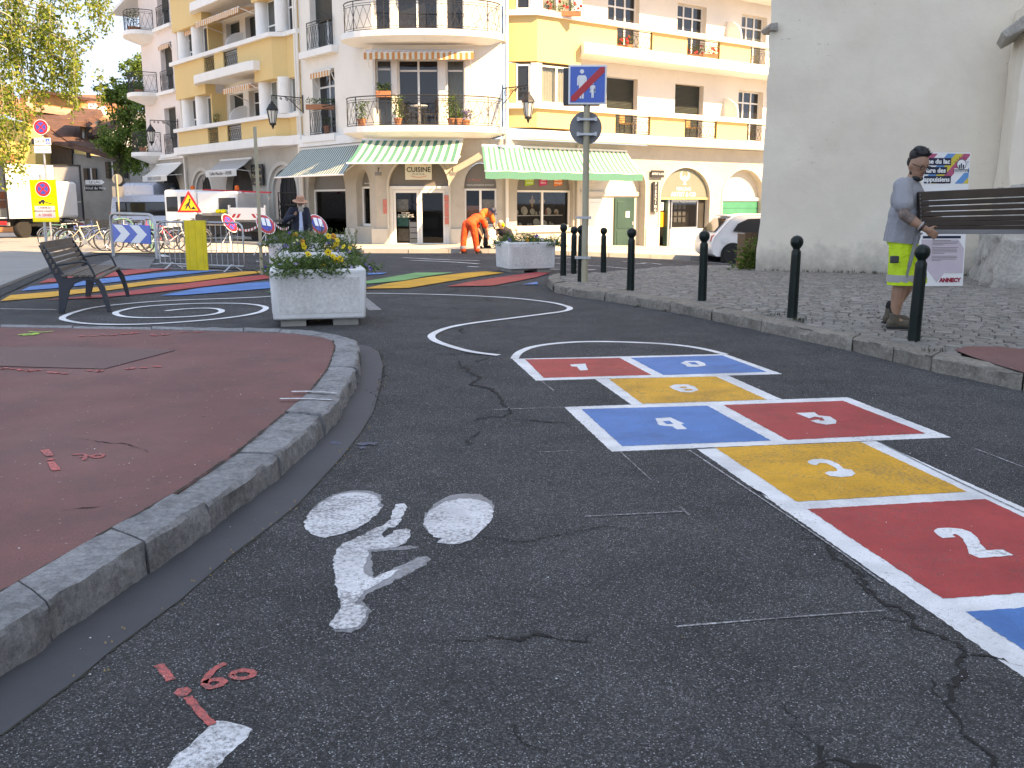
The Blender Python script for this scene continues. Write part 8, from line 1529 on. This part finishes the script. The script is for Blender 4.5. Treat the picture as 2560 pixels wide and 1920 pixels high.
# weeds along kerb and wall
wd_ = MB(); rg = random.Random(12)
for (u, v, off, n, s) in ((2000, 803, KH, 60, .05), (1590, 768, 0, 25, .04), (1660, 779, 0, 25, .04), (1935, 790, KH, 30, .05), (1700, 790, 0, 12, .03), (2330, 880, KH, 20, .04)):
    c = G(u, v, off)
    for k in range(n): leaf_quads(wd_, c + V((rg.gauss(0, .05), rg.gauss(0, .03), 0)), (rg.uniform(-.5, .5), rg.uniform(-.5, .5), 1), s * rg.uniform(.5, 1.2), .008, rg=rg)
for k in range(420):
    s_ = rg.uniform(.1, 6.3); p = P(s_, .10 + rg.random() * .08); p.z = zt(p.x, p.y) + KH - .01; leaf_quads(wd_, p, (rg.uniform(-.6, .6), rg.uniform(-.6, .6), 1), rg.uniform(.03, .11), .012, rg=rg)
tag(wd_.build('weeds', M('weed', (.045, .05, .025), .8, .3, 20.)), 'small weeds along the kerb and the foot of the church wall', kind='stuff')

# ------------------------------------------------------------ balcony plants and furniture
def pot(loc, r, h, label, leaves, lh, col=None, seed=1, mat='planter_leaf', trough=None, group=None):
    rg = random.Random(seed); t = thing('potted_plant', label, 'plant', loc, 0., group); m = MB()
    if trough: m.box(-trough / 2, -.09, 0, trough / 2, .09, h)
    else: m.lathe([(r * .68, 0), (r * .95, h * .85), (r * 1.05, h * .86), (r * 1.05, h), (r * .9, h), (r * .85, h * .9)], 14)
    m.build('pot', 'terracotta', t, smooth=40 if not trough else 0); lf = MB(); W = trough / 2 if trough else r * 1.3
    for k in range(leaves): x = rg.uniform(-W, W) if trough else rg.gauss(0, W * .6); z = h + rg.random() * lh; leaf_quads(lf, (x, rg.gauss(0, .07), z), (rg.uniform(-1, 1), rg.uniform(-1, 1), rg.uniform(-.2, 1)), rg.uniform(.06, .12), rg.uniform(.025, .05), rg=rg)
    lf.build('foliage', mat, t)
    if col:
        for k in range(16): flower((rg.uniform(-W, W), -.08 + rg.gauss(0, .05), h + rg.uniform(.1, 1.) * lh), col, .05, t, rg)
    return t
cz = 3.88
for k, (u, r, h, n, lh, c, lab) in enumerate(((995, .14, .25, 260, .75, None, 'small leafy plant in a terracotta pot, second from the left on the lower balcony'), (904, .16, .27, 260, .6, None, 'scraggy shrub in a terracotta pot at the left end of the lower balcony'), (1130, .17, .24, 360, .75, None, 'bushy pale green plant in a terracotta pot right on the lower balcony'), (1166, .14, .22, 160, .35, 'petal_lilac', 'pink-flowered plant in a terracotta pot at the right end of the lower balcony'), (1145, .15, .24, 90, .2, None, 'low plant in a terracotta pot between its taller neighbours on the lower balcony'))):
    p = AT(u, 312, 33.75 if 930 < u < 1150 else 34.3); pot((p.x, p.y, cz), r, h, lab, n, lh, c, 40 + k, 'grass_leaf' if k in (0, 2) else 'planter_leaf')
pot(tuple(FL('C', .65, -.5, 4.9)), .1, .2, 'trough of dark greenery on the left sill of the lower corner windows', 160, .25, None, 51, trough=.5); pot(tuple(FL('L', -3.2, -.02, 4.75)), .1, .18, 'terracotta trough with greenery at the window left of the corner balcony', 220, .2, None, 52, trough=1.3); pot(tuple(FL('L', -3.2, .1, 3.86)), .14, .3, 'terracotta pot behind the railing left of the corner balcony', 120, .3, None, 53)
pot(tuple(FL('R', 1.55, -.55, 7.73)), .1, .16, 'terracotta trough of bright red geraniums on the right bay sill', 260, .32, 'petal_red', 54, trough=1.5); pot(tuple(FL('R', 4.85, -.25, 6.95)), .1, .16, 'red and pink geraniums behind the first upper railing gap of the right wing', 120, .3, 'petal_red', 55, trough=.8); pot(tuple(FL('R', 9.0, -.25, 6.95)), .1, .18, 'red geraniums in a trough behind the second upper railing gap of the right wing', 220, .34, 'petal_red', 56, trough=1.6)
p = FL('L', -23.5, -.25); pot((p.x, p.y, 9.92), .34, .42, 'large leafy shrub in a big pot on the top far-left balcony', 420, .9, None, 57); pot((p.x, p.y, 6.87), .2, .3, 'dark shrub on the middle far-left balcony', 220, .4, None, 58); pot((p.x, p.y, 3.87), .2, .3, 'dark shrub on the lowest far-left balcony', 260, .5, None, 59); pot(tuple(FL('L', -13.4, -.1, 4.7)), .12, .16, 'small spindly plant on the lower loggia parapet of the left bay', 90, .4, None, 60)
def chair(loc, rz, mat, label, group):
    t = thing('balcony_chair', label, 'chair', loc, rz, group); MB().box(-.24, -.24, .42, .24, .24, .45).build('seat', mat, t)
    for x in (-.22, .22):
        for y in (-.22, .22): MB().bar((x, y, 0), (x, y, .42), .03).build('leg', 'iron', t)
    MB().box(-.24, .22, .46, .24, .25, .92).build('backrest', mat, t)
M('wicker', (.38, .21, .09), .8, .2, 12.); M('chair_red', (.25, .06, .05), .6)
chair(tuple(AT(1020, 312, 34.15).xy) + (cz,), radians(75), 'iron', 'black metal chair left of the small table on the lower balcony', 'balcony chairs'); chair(tuple(AT(1075, 312, 34.15).xy) + (cz,), radians(-75), 'iron', 'black metal chair right of the small table on the lower balcony', 'balcony chairs')
t = thing('balcony_table', 'small round table between the chairs on the lower balcony', 'table', tuple(AT(1048, 312, 34.1).xy) + (cz,)); m = MB(); m.lathe([(.3, .68), (.3, .70)], 18); m.build('table_top', 'white_plain', t); MB().bar((0, 0, 0), (0, 0, .68), .04).build('stem', 'iron', t)
for x, lab in ((5.5, 'wicker chair behind the first lower railing gap of the right wing'), (9.2, 'wicker chair behind the second lower railing gap of the right wing')): chair(tuple(FL('R', x, .05, 3.86)), radians(60), 'wicker', lab, 'wicker chairs on the right balcony')
